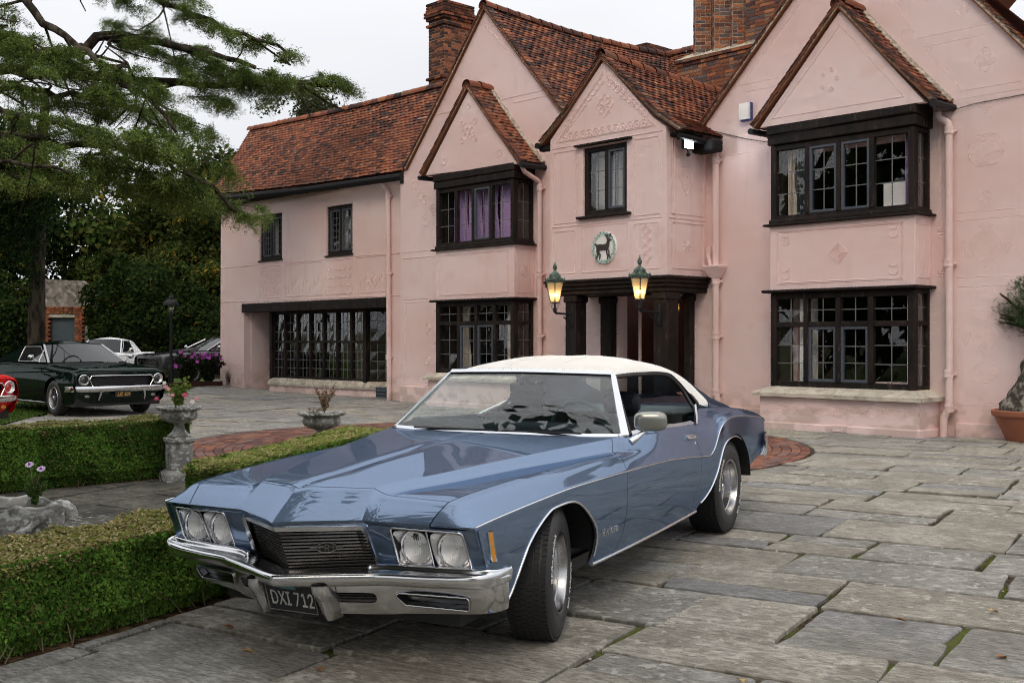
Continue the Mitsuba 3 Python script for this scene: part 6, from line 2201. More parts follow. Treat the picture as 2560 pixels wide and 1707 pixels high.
        car.add('rear_pillar', [quad(c0 * m1, c1 * m1, (B0 + np.array([0, .0, -.03])) * m1, rows[-1][0] * m1), quad(c0 * m1, rows[-1][0] * m1, rows[-2][0] * m1, (rows[-2][0] * .6 + rows[-3][0] * .4) * m1)], col)
        car.add('sill', tube(np.array([(-.35, ym.max() * .93, zb.min() + .02), (-S['wb'] + .36, ym.max() * .93, zb.min() + .02)]) * m1, .012, 6), 'bright_metal')
        if g.get('vent'):
            v0 = w0 - .36
            car.add('quarter_light', tube(np.array([gpt(v0, zb_ + .02), gpt(v0 - .03, zt - .07)]) * m1, .010, 6), 'bright_metal')
        mz = zs[40]
        car.add('door_mirror', [ball(np.array([g['b0'] - .25, ys.max() + .10, zb_ + .10]) * m1, 1, 2, (.04, .06, .05)), tube(np.array([(g['b0'] - .25, ys.max() + .06, zb_ + .07), (g['b0'] - .22, ys.max() - .05, zb_ - .0)]) * m1, .01, 6)], 'chrome', smooth=True)
    car.add('cabin', [cbox(g['t0'] - .35, g['t0'] - .5, -.5, .5, .5, zb_ + .12, .03), box(g['b0'] - .1, g['b0'] + .05, -.55, .55, .6, zb_ - .02), box(g['r1'] + .1, g['b0'] + .0, -yb + .08, yb - .08, .40, .42), box(g['t1'] - .2, g['t1'] - .1, -.55, .55, .4, zb_ - .05)], 'cabin_black')
    # wheels
    for ax, stg in ((0.0, S.get('steer', 0)), (-S['wb'], 0)):
        for s in (1, -1):
            M2 = pose(ax, s * (ym.max() - .13), S['r'], stg) @ np.diag([1, s, 1, 1.0])
            wheel_small(car, M2, S['r'], S.get('wd', .20), S['rim'])
    return car, G, ym, ys


def wheel_small(car, M2, r, wd, rim):
    root = part_key(car.k, 'wheel')
    tyre_parts(car, root, r, wd, rim, False, M2)
    h = wd / 2
    v, f = lathe([(rim + .004, h - .012), (rim, h - .004), (rim - .016, h - .012), (rim - .024, h - .055), (rim - .03, h - .09), (0, h - .09)], 36, axis='y')
    car.add('rim', (v @ M2[:3, :3].T + M2[:3, 3], f), 'bright_metal', smooth=25, parent=root)
    sp = []
    for i in range(5):
        a_ = i * 2 * np.pi / 5 + .4
        c, s_ = math.cos(a_), math.sin(a_)
        P = [(.03, -.026), (.03, .026), (rim - .02, .04), (rim - .02, -.04)]
        sp.append(hexa([(p * c - q * s_, h - .088, p * s_ + q * c) for p, q in P] + [(p * c - q * s_, h - (.03 if p < .1 else .05), p * s_ + q * c) for p, q in P]))
    v, f = cat(*sp)
    car.add('spokes', (v @ M2[:3, :3].T + M2[:3, 3], f), 'cabin_black', parent=root)
    v, f = lathe([(.045, h - .05), (.042, h - .015), (.02, h - .004), (0, h - .003)], 16, axis='y')
    car.add('hub_cap', (v @ M2[:3, :3].T + M2[:3, 3], f), 'chrome', smooth=40, parent=root)


def round_lamp(car, c, r, s, name='headlamp', tilt=0.0, bsdf='bright_metal'):
    M2 = np.array([[0, 0, 1, c[0]], [1, 0, 0, c[1]], [0, 1, 0, c[2]], [0, 0, 0, 1.0]])
    k = car.add(name, xf(lathe([(r * .92, .0), (r, .012), (r * 1.12, .006), (r * 1.16, -.06)], 28), M2), 'chrome', smooth=40)
    car.add('reflector', xf(lathe([(0, -.05), (r * .5, -.035), (r * .93, .0)], 28), M2), bsdf, smooth=True, parent=k)
    car.add('lens', xf(lathe([(0, .022), (r * .5, .018), (r * .93, .002)], 28), M2), 'lamp_glass', smooth=True, parent=k)
    return k


PONY = dict(nose=.90, wb=2.74, arch=.385, r=.325, rim=.20, wd=.215, door=(-.62, -1.90),
            body=[(.90, .80, .80, .77, .80, .86, .40), (.82, .845, .85, .80, .86, .885, .30), (.45, .90, .885, .84, .865, .90, .22), (0, .935, .91, .865, .865, .905, .21), (-.6, .965, .945, .90, .87, .905, .21), (-1.4, .95, .945, .90, .87, .90, .21),
                  (-2.1, .94, .955, .91, .87, .90, .22), (-2.6, .94, .965, .92, .87, .905, .26), (-3.2, .93, .95, .90, .85, .89, .32), (-3.66, .90, .91, .86, .80, .86, .38), (-3.72, .86, .86, .82, .78, .83, .42)],
            glass=dict(b0=-.52, t0=-1.18, t1=-1.95, r1=-3.30, yb=.74, yt=.55, zb=.955, zt=1.305, zr=.97, w0=-.66, w1=-2.0, slope=-.2, soft=.9, vent=True, bow=.16))


def pony(name, label, M, col, front, stripe=None, steer=0.0, plate=None, cat_='car'):
    key = thing(name, label, cat_)
    car, G, ym, ys = small_car(key, M, col, dict(PONY, steer=steer), stripe)
    # nose: face set between the fender fronts
    fp = [(.90, y) for y in np.linspace(-.80, .80, 21)]
    face = []
    ysn = np.linspace(-.82, .82, 49)
    rows = []
    for q in np.linspace(0, 1, 15):
        z = .80 + (.40 - .80) * q
        rows.append([(.90 + .015 * math.sin(math.pi * q) - .05 * max(0, abs(y) - .66) / .16 - .04 * q, y, z) for y in ysn])
    fs_ = Skin(np.array(rows))
    if fs_.n[:, 0].mean() < 0:
        fs_.n = -fs_.n
    gp_ = rrect([(-.56, .735), (.56, .735), (.60, .665), (.53, .535), (-.53, .535), (-.60, .665)], .03)
    gs_ = sdf(gp_)
    car.add('front_panel', fs_.clip(lambda v: gs_(v[:, [1, 2]])).flange(.05), col)
    P = np.stack([np.full(len(gp_), .915), gp_[:, 0], gp_[:, 1]], -1)
    gk = car.add('grille_surround', tube(P, .013, 6, closed=True), 'chrome' if front != 'dark' else 'black_gloss', smooth=60)
    car.add('mesh', quad((.80, -.62, .74), (.80, .62, .74), (.80, .62, .52), (.80, -.62, .52)), 'black_trim', parent=gk)
    for s in (1, -1):
        if front != 'dark':
            round_lamp(car, (.90, s * .695, .665), .088, s)
        else:
            round_lamp(car, (.84, s * .66, .665), .07, s)
            round_lamp(car, (.86, s * .20, .43), .075, s, 'fog_lamp')
    car.add('valance', grid(np.array([[(.87 - .10 * q - .10 * (abs(y) / .82) ** 4, y, .44 - .20 * q) for y in np.linspace(-.84, .84, 33)] for q in np.linspace(0, 1, 6)])), col if front != 'chrome_dark' else 'black_trim', smooth=50)
    if front != 'dark':
        pth = smooth_poly(np.array([(.62, .92, .50), (.80, .905, .50), (.885, .84, .50), (.945, .60, .50), (.965, .30, .50), (.97, 0, .50)]), 40)
        pth = np.vstack([pth, (pth * np.array([1, -1, 1]))[::-1][1:]])
        car.add('front_bumper', grid(np.stack([pth + np.array([-.05, 0, .045]), pth + np.array([-.015, 0, .048]), pth + np.array([.004, 0, .03]), pth + np.array([.004, 0, -.02]), pth + np.array([-.02, 0, -.05]), pth + np.array([-.06, 0, -.05])])), 'chrome', smooth=40)
        for s in (1, -1):
            car.add('bumper_guard', tube(np.array([(.955, s * .40, .47), (.94, s * .42, .38), (.90, s * .43, .30)]), [.022, .022, .012], 8), 'chrome', smooth=50)
            car.add('indicator', ball((.86, s * .62, .37), 1, 2, (.02, .05, .03)), 'amber' if front == 'red' else 'steel_grey', smooth=True)
    else:
        car.add('splitter', [cbox(.55, 1.02, -.84, .84, .235, .26, .01)], 'bright_metal')
        car.add('bonnet_scoop', hexa([(-.55, -.35, .96), (.15, -.30, .93), (.15, .30, .93), (-.55, .35, .96), (-.55, -.3, 1.045), (-.1, -.25, .985), (-.1, .25, .985), (-.55, .3, 1.045)]), col)
        for s in (1, -1):
            a = np.linspace(.1, math.pi - .05, 20)
            pa = np.array([(.41 * math.cos(q), s * .925, .32 + .41 * math.sin(q)) for q in a])
            car.add('wheel_flare', tube(pa, .03, 6), 'steel_grey', smooth=60)
    for s in (1, -1):
        car.add('side_crease', tube(np.array([(.72, s * .892, .80), (0, s * .91, .80), (-1.2, s * .912, .77), (-2.2, s * .91, .74)]), .008, 5), col, smooth=60)
    if plate:
        pk = car.add('number_plate', cbox(.955, .965, -.15, .15, .345, .455, .003), 'plate_black')
        for txt, y0 in plate:
            m = meshkit.text_mesh(txt, .062, .002)
            v = np.array(m.vertices)
            v[:, 0] *= .115 / max(v[:, 0].max(), .01)
            car.add('plate_text', (np.stack([.966 + v[:, 2], y0 + v[:, 0], .37 + v[:, 1]], -1), np.array(m.faces)), 'plate_yellow', parent=pk)
    return car


mat('plate_yellow', (.62, .33, .03), .5)
gz = lambda x, y: float(ground_z(x, y))  # noqa: E731
yaw_g = math.radians(-46)
pony('green_fastback', 'dark green fastback car with chrome grille surround and yellow lettered number plate', pose(-7.65, 21.13, gz(-7.65, 21.13), yaw_g), 'green_paint', 'chrome', plate=(('JJZ', -.125), ('109', .012)))
yaw_r = math.atan2(-.45, .893)
pony('red_coupe', 'bright red car at the left edge, only its front corner in view', pose(-8.70, 16.95, gz(-8.7, 17.0), yaw_r), 'red_paint', 'red')
yaw_e = math.radians(-136)
pony('grey_fastback', 'dark grey fastback car with black bonnet stripes beside the house corner', pose(-9.56, 32.53, gz(-9.3, 32), yaw_e), 'grey_paint', 'dark', stripe=(.2, .13))

# the white coupe
VOLV = dict(nose=.80, wb=2.45, arch=.355, r=.315, rim=.19, door=(-.60, -1.55),
            body=[(.80, .62, .62, .60, .52, .60, .40), (.72, .74, .74, .70, .66, .74, .32), (.40, .83, .82, .78, .72, .82, .26), (0, .875, .86, .82, .74, .845, .24), (-.5, .90, .88, .835, .76, .85, .23), (-1.2, .87, .86, .815, .775, .85, .23),
                  (-1.9, .86, .87, .83, .78, .85, .25), (-2.5, .84, .88, .85, .78, .84, .28), (-3.1, .80, .88, .86, .76, .80, .34), (-3.45, .76, .87, .85, .74, .76, .40), (-3.5, .72, .82, .80, .72, .73, .45)],
            glass=dict(b0=-.42, t0=-.95, t1=-1.75, r1=-2.35, yb=.66, yt=.49, zb=.875, zt=1.28, zr=.90, w0=-.60, w1=-1.62, slope=.12, soft=.8, pillar='white_car_paint', bow=.14))
wk_ = thing('white_coupe', 'white rounded coupe parked nose-on beyond the green car', 'car')
wc, Gv, ymv, ysv = small_car(wk_, pose(-12.40, 33.7, gz(-12, 33), math.radians(-90.5)), 'white_car_paint', VOLV)
for s in (1, -1):
    round_lamp(wc, (.70, s * .60, .66), .088, s)
    wc.add('indicator', ball((.745, s * .58, .50), 1, 2, (.03, .045, .045)), 'amber', smooth=True)
ov = np.array([(.80, .26 * math.cos(a), .54 + .12 * math.sin(a)) for a in np.linspace(0, 2 * np.pi, 33)[:-1]])
gk = wc.add('grille', tube(ov, .014, 6, closed=True), 'chrome', smooth=60)
wc.add('mesh', (np.vstack([[(.785, 0, .54)], ov - np.array([.01, 0, 0])]), np.array([[0, i + 1, (i + 1) % 32 + 1] for i in range(32)])), 'grille_metal', parent=gk)
wc.add('front_panel', grid(np.array([[(.80 - .08 * (abs(y) / .6) ** 3 - .02 * q, y, .62 - .24 * q) for y in np.linspace(-.6, .6, 25)] for q in np.linspace(0, 1, 6)])), 'white_car_paint', smooth=60)
for s in (1, -1):
    wc.add('body_moulding', tube(np.array([(.45, s * .80, .80), (0, s * .845, .775), (-.8, s * .86, .79), (-1.6, s * .86, .815), (-2.3, s * .85, .85)]), .008, 5), 'steel_grey', smooth=60)
    bl = smooth_poly(np.array([(.40, s * .83, .42), (.70, s * .74, .42), (.84, s * .5, .42), (.90, s * .2, .43)]), 16)
    wc.add('front_bumper', tube(bl, .035, 8), 'chrome', smooth=60)
# ---------------------------------------------------------------- hedges, trees, shrubs: many small leaf faces
def leaf_mat(name, c0, c1, trans=.35):
    scene[name] = {'type': 'principledthin', 'base_color': VC, 'roughness': .55, 'spec_trans': 0.0, 'diff_trans': trans * 2}
    scene[name] = two({'type': 'diffuse', 'reflectance': VC}) if trans == 0 else scene[name]


leaf_mat('leaf', 0, 0, .30)
leaf_mat('leaf_plain', 0, 0, 0)
mat('bark', lambda p, n, uv: mix((.018, .014, .011), (.065, .055, .042), ss(.35, .7, fbm(p.x * 9, p.y * 9, p.z * 2.2, 3))), .9, spec=.1)
mat('bark_pale', lambda p, n, uv: mix((.05, .045, .038), (.26, .24, .21), ss(.4, .7, fbm(p.x * 22, p.y * 22, p.z * 7, 3))), .95, spec=.1, bump=lambda p, n, uv: fbm(p.x * 24, p.y * 24, p.z * 8, 3), bscale=.03)


def leaves(P, N, size, aspect=.5, fold=.18, rg=None, up=None):
    """two triangles a leaf, folded along the midrib; P centres, N facing, size per leaf"""
    rg = rg or rng
    n = len(P)
    N = norm(N)
    r = rg.normal(size=(n, 3)) if up is None else up + .5 * rg.normal(size=(n, 3))
    A = norm(r - N * np.sum(r * N, 1, keepdims=True))
    B = np.cross(N, A)
    s = np.broadcast_to(np.asarray(size, float), (n,))[:, None]
    w = s * aspect
    v = np.stack([P - A * s, P + B * w - A * s * .1 + N * s * fold, P + A * s, P - B * w - A * s * .1 + N * s * fold], 1).reshape(-1, 3)
    i = np.arange(n)[:, None] * 4
    f = np.concatenate([i + np.array([[0, 1, 2]]), i + np.array([[0, 2, 3]])], 0)
    return v, f


def tint(n, pal, w=None, var=.25, rg=None):
    rg = rg or rng
    pal = np.array(pal, float)
    k = rg.choice(len(pal), n, p=None if w is None else np.array(w) / np.sum(w))
    return np.clip(pal[k] * rg.uniform(1 - var, 1 + var, (n, 1)), 0, 1)


def rep4(c):
    return np.repeat(c, 4, axis=0)


# --- box hedges -----------------------------------------------------------------
def hedge(key_label, line, width, height, dens, end_round=.12, pal_top=None, seed=1, twigs=40, lit=1.75, lsize=(.010, .017), near=None):
    key = thing('box_hedge', key_label, 'hedge')
    rg = np.random.default_rng(seed)
    L = np.array(line, float)
    seg = np.linalg.norm(np.diff(L, axis=0), axis=1)
    s = np.concatenate([[0], np.cumsum(seg)])

    def frame(t):
        i = np.clip(np.searchsorted(s, t, side='right') - 1, 0, len(seg) - 1)
        e = np.diff(L, axis=0)[i] / seg[i][:, None]
        p = L[i] + e * (t - s[i])[:, None]
        return p, e, np.stack([-e[:, 1], e[:, 0]], -1)
    per = 2 * height + width
    n = int(s[-1] * per * dens)
    t = rg.uniform(0, s[-1], n)
    q = rg.uniform(0, per, n)
    # unroll the section: front side up, over the top, down the back
    y = np.where(q < height, 0.0, np.where(q < height + width, q - height, width))
    z = np.where(q < height, q, np.where(q < height + width, height, per - q))
    nx = np.where(q < height, -1.0, np.where(q < height + width, 0, 1.0))
    nz = np.where((q >= height) & (q < height + width), 1.0, 0.0)
    rad = .05
    lump = meshkit.fbm(np.stack([t * 3.0, q * 3.0, np.full(n, seed)], -1), 3, seed=seed) - .5
    lump2 = meshkit.fbm(np.stack([t * 11.0, q * 11.0, np.full(n, seed + 3)], -1), 2, seed=seed) - .5
    depth = np.abs(rg.normal(0, .03, n)) - .006 + lump * -.09 + lump2 * -.05
    # sparser and hollow near the foot
    foot = z < .12
    depth += np.where(foot, .09 * (1 - z / .12) + .03, 0)
    p, e, o = frame(t)
    endd = np.minimum(t, s[-1] - t)
    shrink = np.where(endd < end_round, (end_round - endd) ** 2 / end_round * .5, 0)
    y = y - nx * 0 + np.where(nx < 0, depth + shrink, np.where(nx > 0, -depth - shrink, 0))
    z = z - np.where(nz > 0, depth + shrink * .6, 0)
    xy = p + o * y[:, None]
    P = np.column_stack([xy, ground_z(xy[:, 0], xy[:, 1]) + z])
    N = np.column_stack([o * nx[:, None], nz]) + rg.normal(0, .55, (n, 3)) + np.array([0, 0, .35])
    # end caps
    ne = int(width * height * dens)
    for tt_, sg_ in ((0, -1), (s[-1], 1)):
        pe, ee, oe = frame(np.full(ne, min(max(tt_, 1e-6), s[-1] - 1e-6)))
        yy, zz = rg.uniform(0.04, width - .04, ne), rg.uniform(.03, height - .03, ne)
        xy = pe + oe * yy[:, None] + ee * (sg_ * (-.02 - np.abs(rg.normal(0, .025, ne))))[:, None]
        P = np.vstack([P, np.column_stack([xy, ground_z(xy[:, 0], xy[:, 1]) + zz])])
        N = np.vstack([N, np.column_stack([ee * sg_, np.zeros(ne)]) + rg.normal(0, .5, (ne, 3))])
        nz = np.concatenate([nz, np.zeros(ne)])
        z = np.concatenate([z, zz])
        lump = np.concatenate([lump, np.zeros(ne)])
    m = len(P)
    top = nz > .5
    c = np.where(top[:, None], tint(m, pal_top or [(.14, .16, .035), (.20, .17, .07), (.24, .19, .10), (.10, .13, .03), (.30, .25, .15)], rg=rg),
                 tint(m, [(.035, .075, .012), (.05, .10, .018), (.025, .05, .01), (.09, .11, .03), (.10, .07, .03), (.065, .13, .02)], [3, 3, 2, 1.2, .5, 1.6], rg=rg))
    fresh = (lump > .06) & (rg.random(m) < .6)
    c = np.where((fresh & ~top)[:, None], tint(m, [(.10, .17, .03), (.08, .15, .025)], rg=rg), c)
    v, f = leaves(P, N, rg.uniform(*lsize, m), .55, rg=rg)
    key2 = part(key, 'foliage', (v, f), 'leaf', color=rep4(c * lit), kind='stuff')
    # dark inner mass
    pm, em, om = frame(np.linspace(.06, s[-1] - .06, 30))
    prof = [(.07, .10), (.055, height * .55), (.08, height - .07), (width - .08, height - .07), (width - .055, height * .5), (width - .07, .10)]
    G = np.array([[np.append(a + b * yy, float(ground_z(*(a + b * yy))) + zz) for yy, zz in prof] for a, b in zip(pm, om)])
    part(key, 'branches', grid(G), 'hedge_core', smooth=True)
    tw = []
    for _ in range(twigs):
        tq = rg.uniform(.1, s[-1] - .1)
        a, b, oo = frame(np.array([tq]))
        y0 = rg.uniform(.03, .14)
        q0 = a[0] + oo[0] * y0
        z0 = float(ground_z(*q0))
        q1 = q0 + b[0] * rg.normal(0, .10) - oo[0] * rg.uniform(-.02, .06)
        tw.append(tube([(*q0, z0 - .01), (*((q0 + q1) / 2 + rg.normal(0, .015, 2)), z0 + .09), (*q1, z0 + rg.uniform(.12, .22))], [.004, .003, .0018], 4))
    part(key, 'twigs', cat(*tw), 'twig', kind='stuff')
    return key


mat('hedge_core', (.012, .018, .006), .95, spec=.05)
mat('twig', (.22, .17, .12), .9, spec=.1)
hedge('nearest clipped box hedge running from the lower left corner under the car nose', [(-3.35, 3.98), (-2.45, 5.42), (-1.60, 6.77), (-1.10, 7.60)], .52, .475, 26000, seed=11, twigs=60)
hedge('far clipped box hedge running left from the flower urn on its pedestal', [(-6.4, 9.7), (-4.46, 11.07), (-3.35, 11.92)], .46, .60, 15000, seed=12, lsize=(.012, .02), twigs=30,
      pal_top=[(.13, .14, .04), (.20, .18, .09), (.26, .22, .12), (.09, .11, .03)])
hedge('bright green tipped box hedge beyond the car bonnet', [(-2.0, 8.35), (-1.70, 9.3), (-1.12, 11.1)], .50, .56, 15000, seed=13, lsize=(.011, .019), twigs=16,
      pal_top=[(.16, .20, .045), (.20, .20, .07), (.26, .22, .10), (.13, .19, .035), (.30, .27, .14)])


# --- trees -----------------------------------------------------------------------
def limb(pts, r0, r1, k=14, wob=.0, rg=None):
    P = smooth_poly(np.array(pts, float), k)
    if wob:
        P[1:-1] += (rg or rng).normal(0, wob, (k - 2, 3))
    return tube(P, np.linspace(r0, r1, k), 8)


def broadleaf(name, label, base, height, radius, n, pal, w=None, seed=1, leaf=(.07, .13), clumps=60, trunk=.25, crown_from=.25, group=None, squash=1.0, catname='tree', yellow=0.0):
    rg = np.random.default_rng(seed)
    key = thing(name, label, catname, group)
    b = np.array([base[0], base[1], float(ground_z(base[0], base[1]))])
    top = b + np.array([rg.normal(0, .3), rg.normal(0, .3), height * .8])
    tr_ = [limb([b - [0, 0, .2], b + (top - b) * .4 + rg.normal(0, .15, 3), top], trunk, trunk * .2, rg=rg)]
    z0 = height * crown_from
    # clumps scattered through an uneven egg
    u = rg.normal(size=(clumps, 3))
    u = norm(u) * (rg.random((clumps, 1)) ** .45)
    C = b + np.array([0, 0, z0 + (height - z0) * .5]) + u * np.array([radius, radius, (height - z0) * .5 * squash]) * (1 + .25 * rg.normal(size=(clumps, 1)).clip(-1, 1))
    C[:, 2] = np.maximum(C[:, 2], b[2] + .3)
    R = radius * rg.uniform(.20, .38, clumps)
    for i in range(0, clumps, 3):
        s0 = b + (top - b) * rg.uniform(.3, .85)
        tr_.append(limb([s0, (s0 + C[i]) / 2 + rg.normal(0, .2, 3), C[i]], trunk * .28, .02, 7, rg=rg))
    part(key, 'trunk', cat(*tr_), 'bark', smooth=60)
    ci = rg.integers(clumps, size=n)
    d = norm(rg.normal(size=(n, 3))) * (rg.random((n, 1)) ** .38)
    P = C[ci] + d * R[ci][:, None] * np.array([1.15, 1.15, .8])
    N = d + rg.normal(0, .5, (n, 3)) + np.array([0, 0, .5])
    shade = rg.uniform(.65, 1.3, clumps)[ci][:, None]
    c = tint(n, pal, w, rg=rg) * shade
    if yellow:
        m = (meshkit.fbm(P * .9, 2, seed=seed) > .58) & (rg.random(n) < yellow)
        c = np.where(m[:, None], tint(n, [(.28, .20, .03), (.20, .16, .03)], rg=rg), c)
    v, f = leaves(P, N, rg.uniform(*leaf, n), .55, rg=rg)
    part(key, 'crown', (v, f), 'leaf', color=rep4(np.clip(c, 0, 1)), kind='stuff')
    return key


DK = [(.018, .038, .014), (.028, .052, .018), (.014, .028, .012), (.045, .065, .02)]
MD = [(.04, .07, .018), (.06, .085, .022), (.03, .05, .015), (.085, .09, .025)]
BL = [(.022, .048, .032), (.03, .06, .038), (.018, .036, .024)]
back = [  # x, y, height, radius, leaves, palette, label
    (-21.5, 46, 9.5, 4.2, 18000, DK, 'dark tree at the far left edge behind the gateway', .05),
    (-16.6, 50, 7.5, 3.0, 13000, MD, 'mid green round tree right behind the brick gateway', .25),
    (-13.2, 47, 9.2, 3.8, 20000, MD, 'large green tree behind the white coupe, under the cedar boughs', .15),
    (-10.4, 49, 9.6, 3.6, 20000, BL, 'bluish dark tree rising beside the hidden house end', .0),
    (-8.2, 52, 10.5, 3.6, 16000, MD, 'tree standing behind the end of the tiled wing', .1),
]
for i, (x, y, h, r, n, pal, lab, yl) in enumerate(back):
    broadleaf('broadleaf_tree', lab, (x, y), h, r, n, pal, seed=30 + i, leaf=(.11, .20), clumps=90, trunk=.32, crown_from=.12, yellow=yl)
broadleaf('slender_tree', 'feathery thin crowned tree showing above the tiled roof ridge', (-9.9, 56), 15.2, 2.1, 6500, [(.06, .07, .035), (.08, .085, .045), (.05, .06, .03)], seed=44, leaf=(.07, .13), clumps=70, trunk=.16, crown_from=.5)
broadleaf('bare_twig_tree', 'thin brownish twiggy tree in front of the sky near the roof ridge', (-8.6, 54), 12.6, 2.0, 2600, [(.11, .07, .04), (.08, .06, .035)], seed=45, leaf=(.05, .09), clumps=90, trunk=.14, crown_from=.45)
# rank of dark shrubs hanging over the old wall
for i, (x, y, h, r, lab) in enumerate([(-15.6, 42.5, 4.2, 1.7, 'ivy shrub bulging over the wall left of the gateway'), (-12.7, 42.3, 4.4, 1.8, 'yellowing shrub just right of the gateway'), (-10.6, 42.0, 5.0, 1.9, 'dense shrub behind the lamp post, left one'),
                                       (-8.9, 41.6, 4.6, 1.8, 'dense dark shrub touching the house corner'), (-17.8, 41.5, 3.6, 1.6, 'low shrub with yellow leaves at the left edge'), (-11.6, 43.6, 7.2, 2.4, 'tall olive green shrub above the others, behind the white coupe'), (-8.6, 43.4, 7.8, 2.4, 'tall green shrub behind the pink wing corner')]):
    broadleaf('shrub', lab, (x, y), h, r, 15000, MD if i != 3 else DK, seed=60 + i, leaf=(.06, .12), clumps=60, trunk=.08, crown_from=.0, catname='shrub', yellow=.35, squash=1.1)


# --- the cedar: long level boughs with drooping sprays ---------------------------------------
def at(px, py, Y):
    """a point at depth Y, measured off the photograph"""
    return np.array([(px - 1280) / 2844 * Y, Y, CAM_H + (853.5 - py) / 2844 * Y])


cedar = thing('cedar_tree', 'old spreading cedar with layered drooping boughs reaching over the wing roof', 'tree')
rg = np.random.default_rng(77)
TB = np.array([-12.6, 24.5, 0.2])
wood = [limb([TB - [0, 0, .3], TB + [.1, 0, 4], TB + [-.2, .2, 10], TB + [0, 0, 16]], .62, .22)]
boughs = [
    ([at(-330, 20, 24.5), at(0, 95, 23.5), at(150, 150, 23), at(330, 230, 22.6)], .17),
    ([at(-330, -40, 24.5), at(60, 0, 23.5), at(100, 45, 23.2), at(200, 120, 22.6), at(330, 210, 22.0), at(440, 330, 21.6)], .13),
    ([at(-330, 120, 24.5), at(120, 140, 25.5), at(270, 90, 26), at(390, 105, 26.2), at(500, 130, 26.6), at(640, 170, 27)], .20),
    ([at(-200, -260, 24.5), at(200, -80, 25), at(410, 5, 25), at(520, 60, 25.2), at(640, 95, 25.5), at(725, 138, 25.7)], .12),
    ([at(-330, 200, 24.5), at(100, 230, 24), at(330, 270, 24.5), at(350, 285, 24.5), at(410, 320, 24.6)], .12),
    ([at(-330, 330, 24.5), at(0, 340, 22), at(200, 370, 21.5), at(380, 380, 21.6), at(520, 470, 21.8), at(630, 545, 22.2)], .13),
    ([at(-330, 180, 24.5), at(250, 190, 26), at(470, 210, 27), at(640, 205, 27.6), at(800, 210, 28), at(885, 235, 28.3)], .16),
    ([at(-330, 260, 24.5), at(-40, 270, 21.5), at(120, 300, 21), at(260, 330, 21)], .11),
    ([at(-330, 400, 24.5), at(-60, 390, 20), at(60, 410, 19.6), at(170, 430, 19.5)], .10),
]
for P, r in boughs:
    wood.append(limb(P, r, r * .25, 24, .05, rg))
    for k in range(8):
        q = smooth_poly(np.array(P), 24)[6 + 2 * k]
        wood.append(limb([q, q + [rg.uniform(-.6, .9), rg.uniform(-.8, .8), rg.uniform(-.5, .25)], q + [rg.uniform(-.8, 1.6), rg.uniform(-1.4, 1.4), rg.uniform(-1.1, .1)]], r * .25, .012, 7, rg=rg))
pads = [  # axis in the photograph with depth, droop in metres, half-depth of the layer
    (-40, 70, 70, 95, 23.6, .5, 1.0), (-30, 125, 130, 150, 23.2, .6, 1.2), (120, 145, 265, 190, 22.8, .55, 1.0), (285, 62, 400, 88, 26, .45, .9), (262, 98, 405, 118, 25.8, .5, .9), (210, 155, 330, 190, 22.6, .6, 1.1), (330, 185, 450, 245, 22.2, .7, 1.0),
    (55, 118, 215, 150, 22.9, .55, 1.1), (-40, 190, 130, 245, 22.4, .6, 1.2), (150, 175, 300, 245, 22.0, .45, .8), (5, 282, 90, 310, 21.4, .75, .9), (80, 288, 200, 318, 21.3, .6, .9), (155, 305, 325, 340, 21.2, .55, .9), (-40, 350, 75, 365, 20.6, .7, 1.0),
    (128, 368, 285, 395, 21.0, .75, 1.1), (258, 362, 350, 340, 21.2, .75, .9), (340, 335, 440, 352, 21.4, .75, 1.0), (430, 350, 545, 405, 21.8, .75, .9), (325, 345, 450, 385, 21.0, .7, .9), (415, 135, 520, 150, 26.5, .55, 1.0), (505, 150, 640, 175, 26.8, .55, 1.0),
    (450, 168, 560, 182, 26.2, .6, .9), (455, 180, 530, 200, 25.6, .6, .9), (560, 165, 650, 200, 26.9, .6, .9), (395, 0, 470, 42, 24.9, .45, .7), (470, 36, 560, 72, 25.1, .45, .6), (555, 68, 650, 100, 25.4, .42, .5), (645, 96, 728, 136, 25.6, .4, .35),
    (270, -20, 390, 20, 25, .5, .6), (380, -40, 560, 10, 25, .4, .5), (640, 168, 730, 210, 27.6, .65, 1.0), (720, 200, 810, 192, 28, .6, .9), (800, 190, 888, 222, 28.2, .55, .8), (530, 205, 660, 222, 27.3, .6, .8), (600, 182, 720, 205, 26.8, .55, .8),
    (300, 440, 450, 475, 21.6, .75, 1.0), (430, 460, 560, 500, 21.9, .75, .9), (545, 495, 650, 535, 22.2, .62, .7), (440, 430, 540, 470, 22.3, .6, .8), (120, 425, 340, 455, 21.3, .7, 1.1), (-40, 425, 120, 440, 20.2, .6, 1.0), (220, 400, 420, 440, 21.4, .8, 1.1), (240, 235, 420, 290, 24, .7, 1.2), (400, 270, 560, 330, 24.5, .8, 1.2), (80, 230, 260, 275, 23.6, .5, .9), (480, 240, 600, 262, 26.0, .6, .8), (-40, 20, 60, 40, 24, .5, .9), (0, 90, 120, 112, 23.8, .5, 1.0), (420, 100, 520, 120, 26.8, .4, .7),
    (-300, -560, 100, -520, 14, .5, 1.4)]
Ps, Ns, Cs, Ss, Us = [], [], [], [], []
spr = []
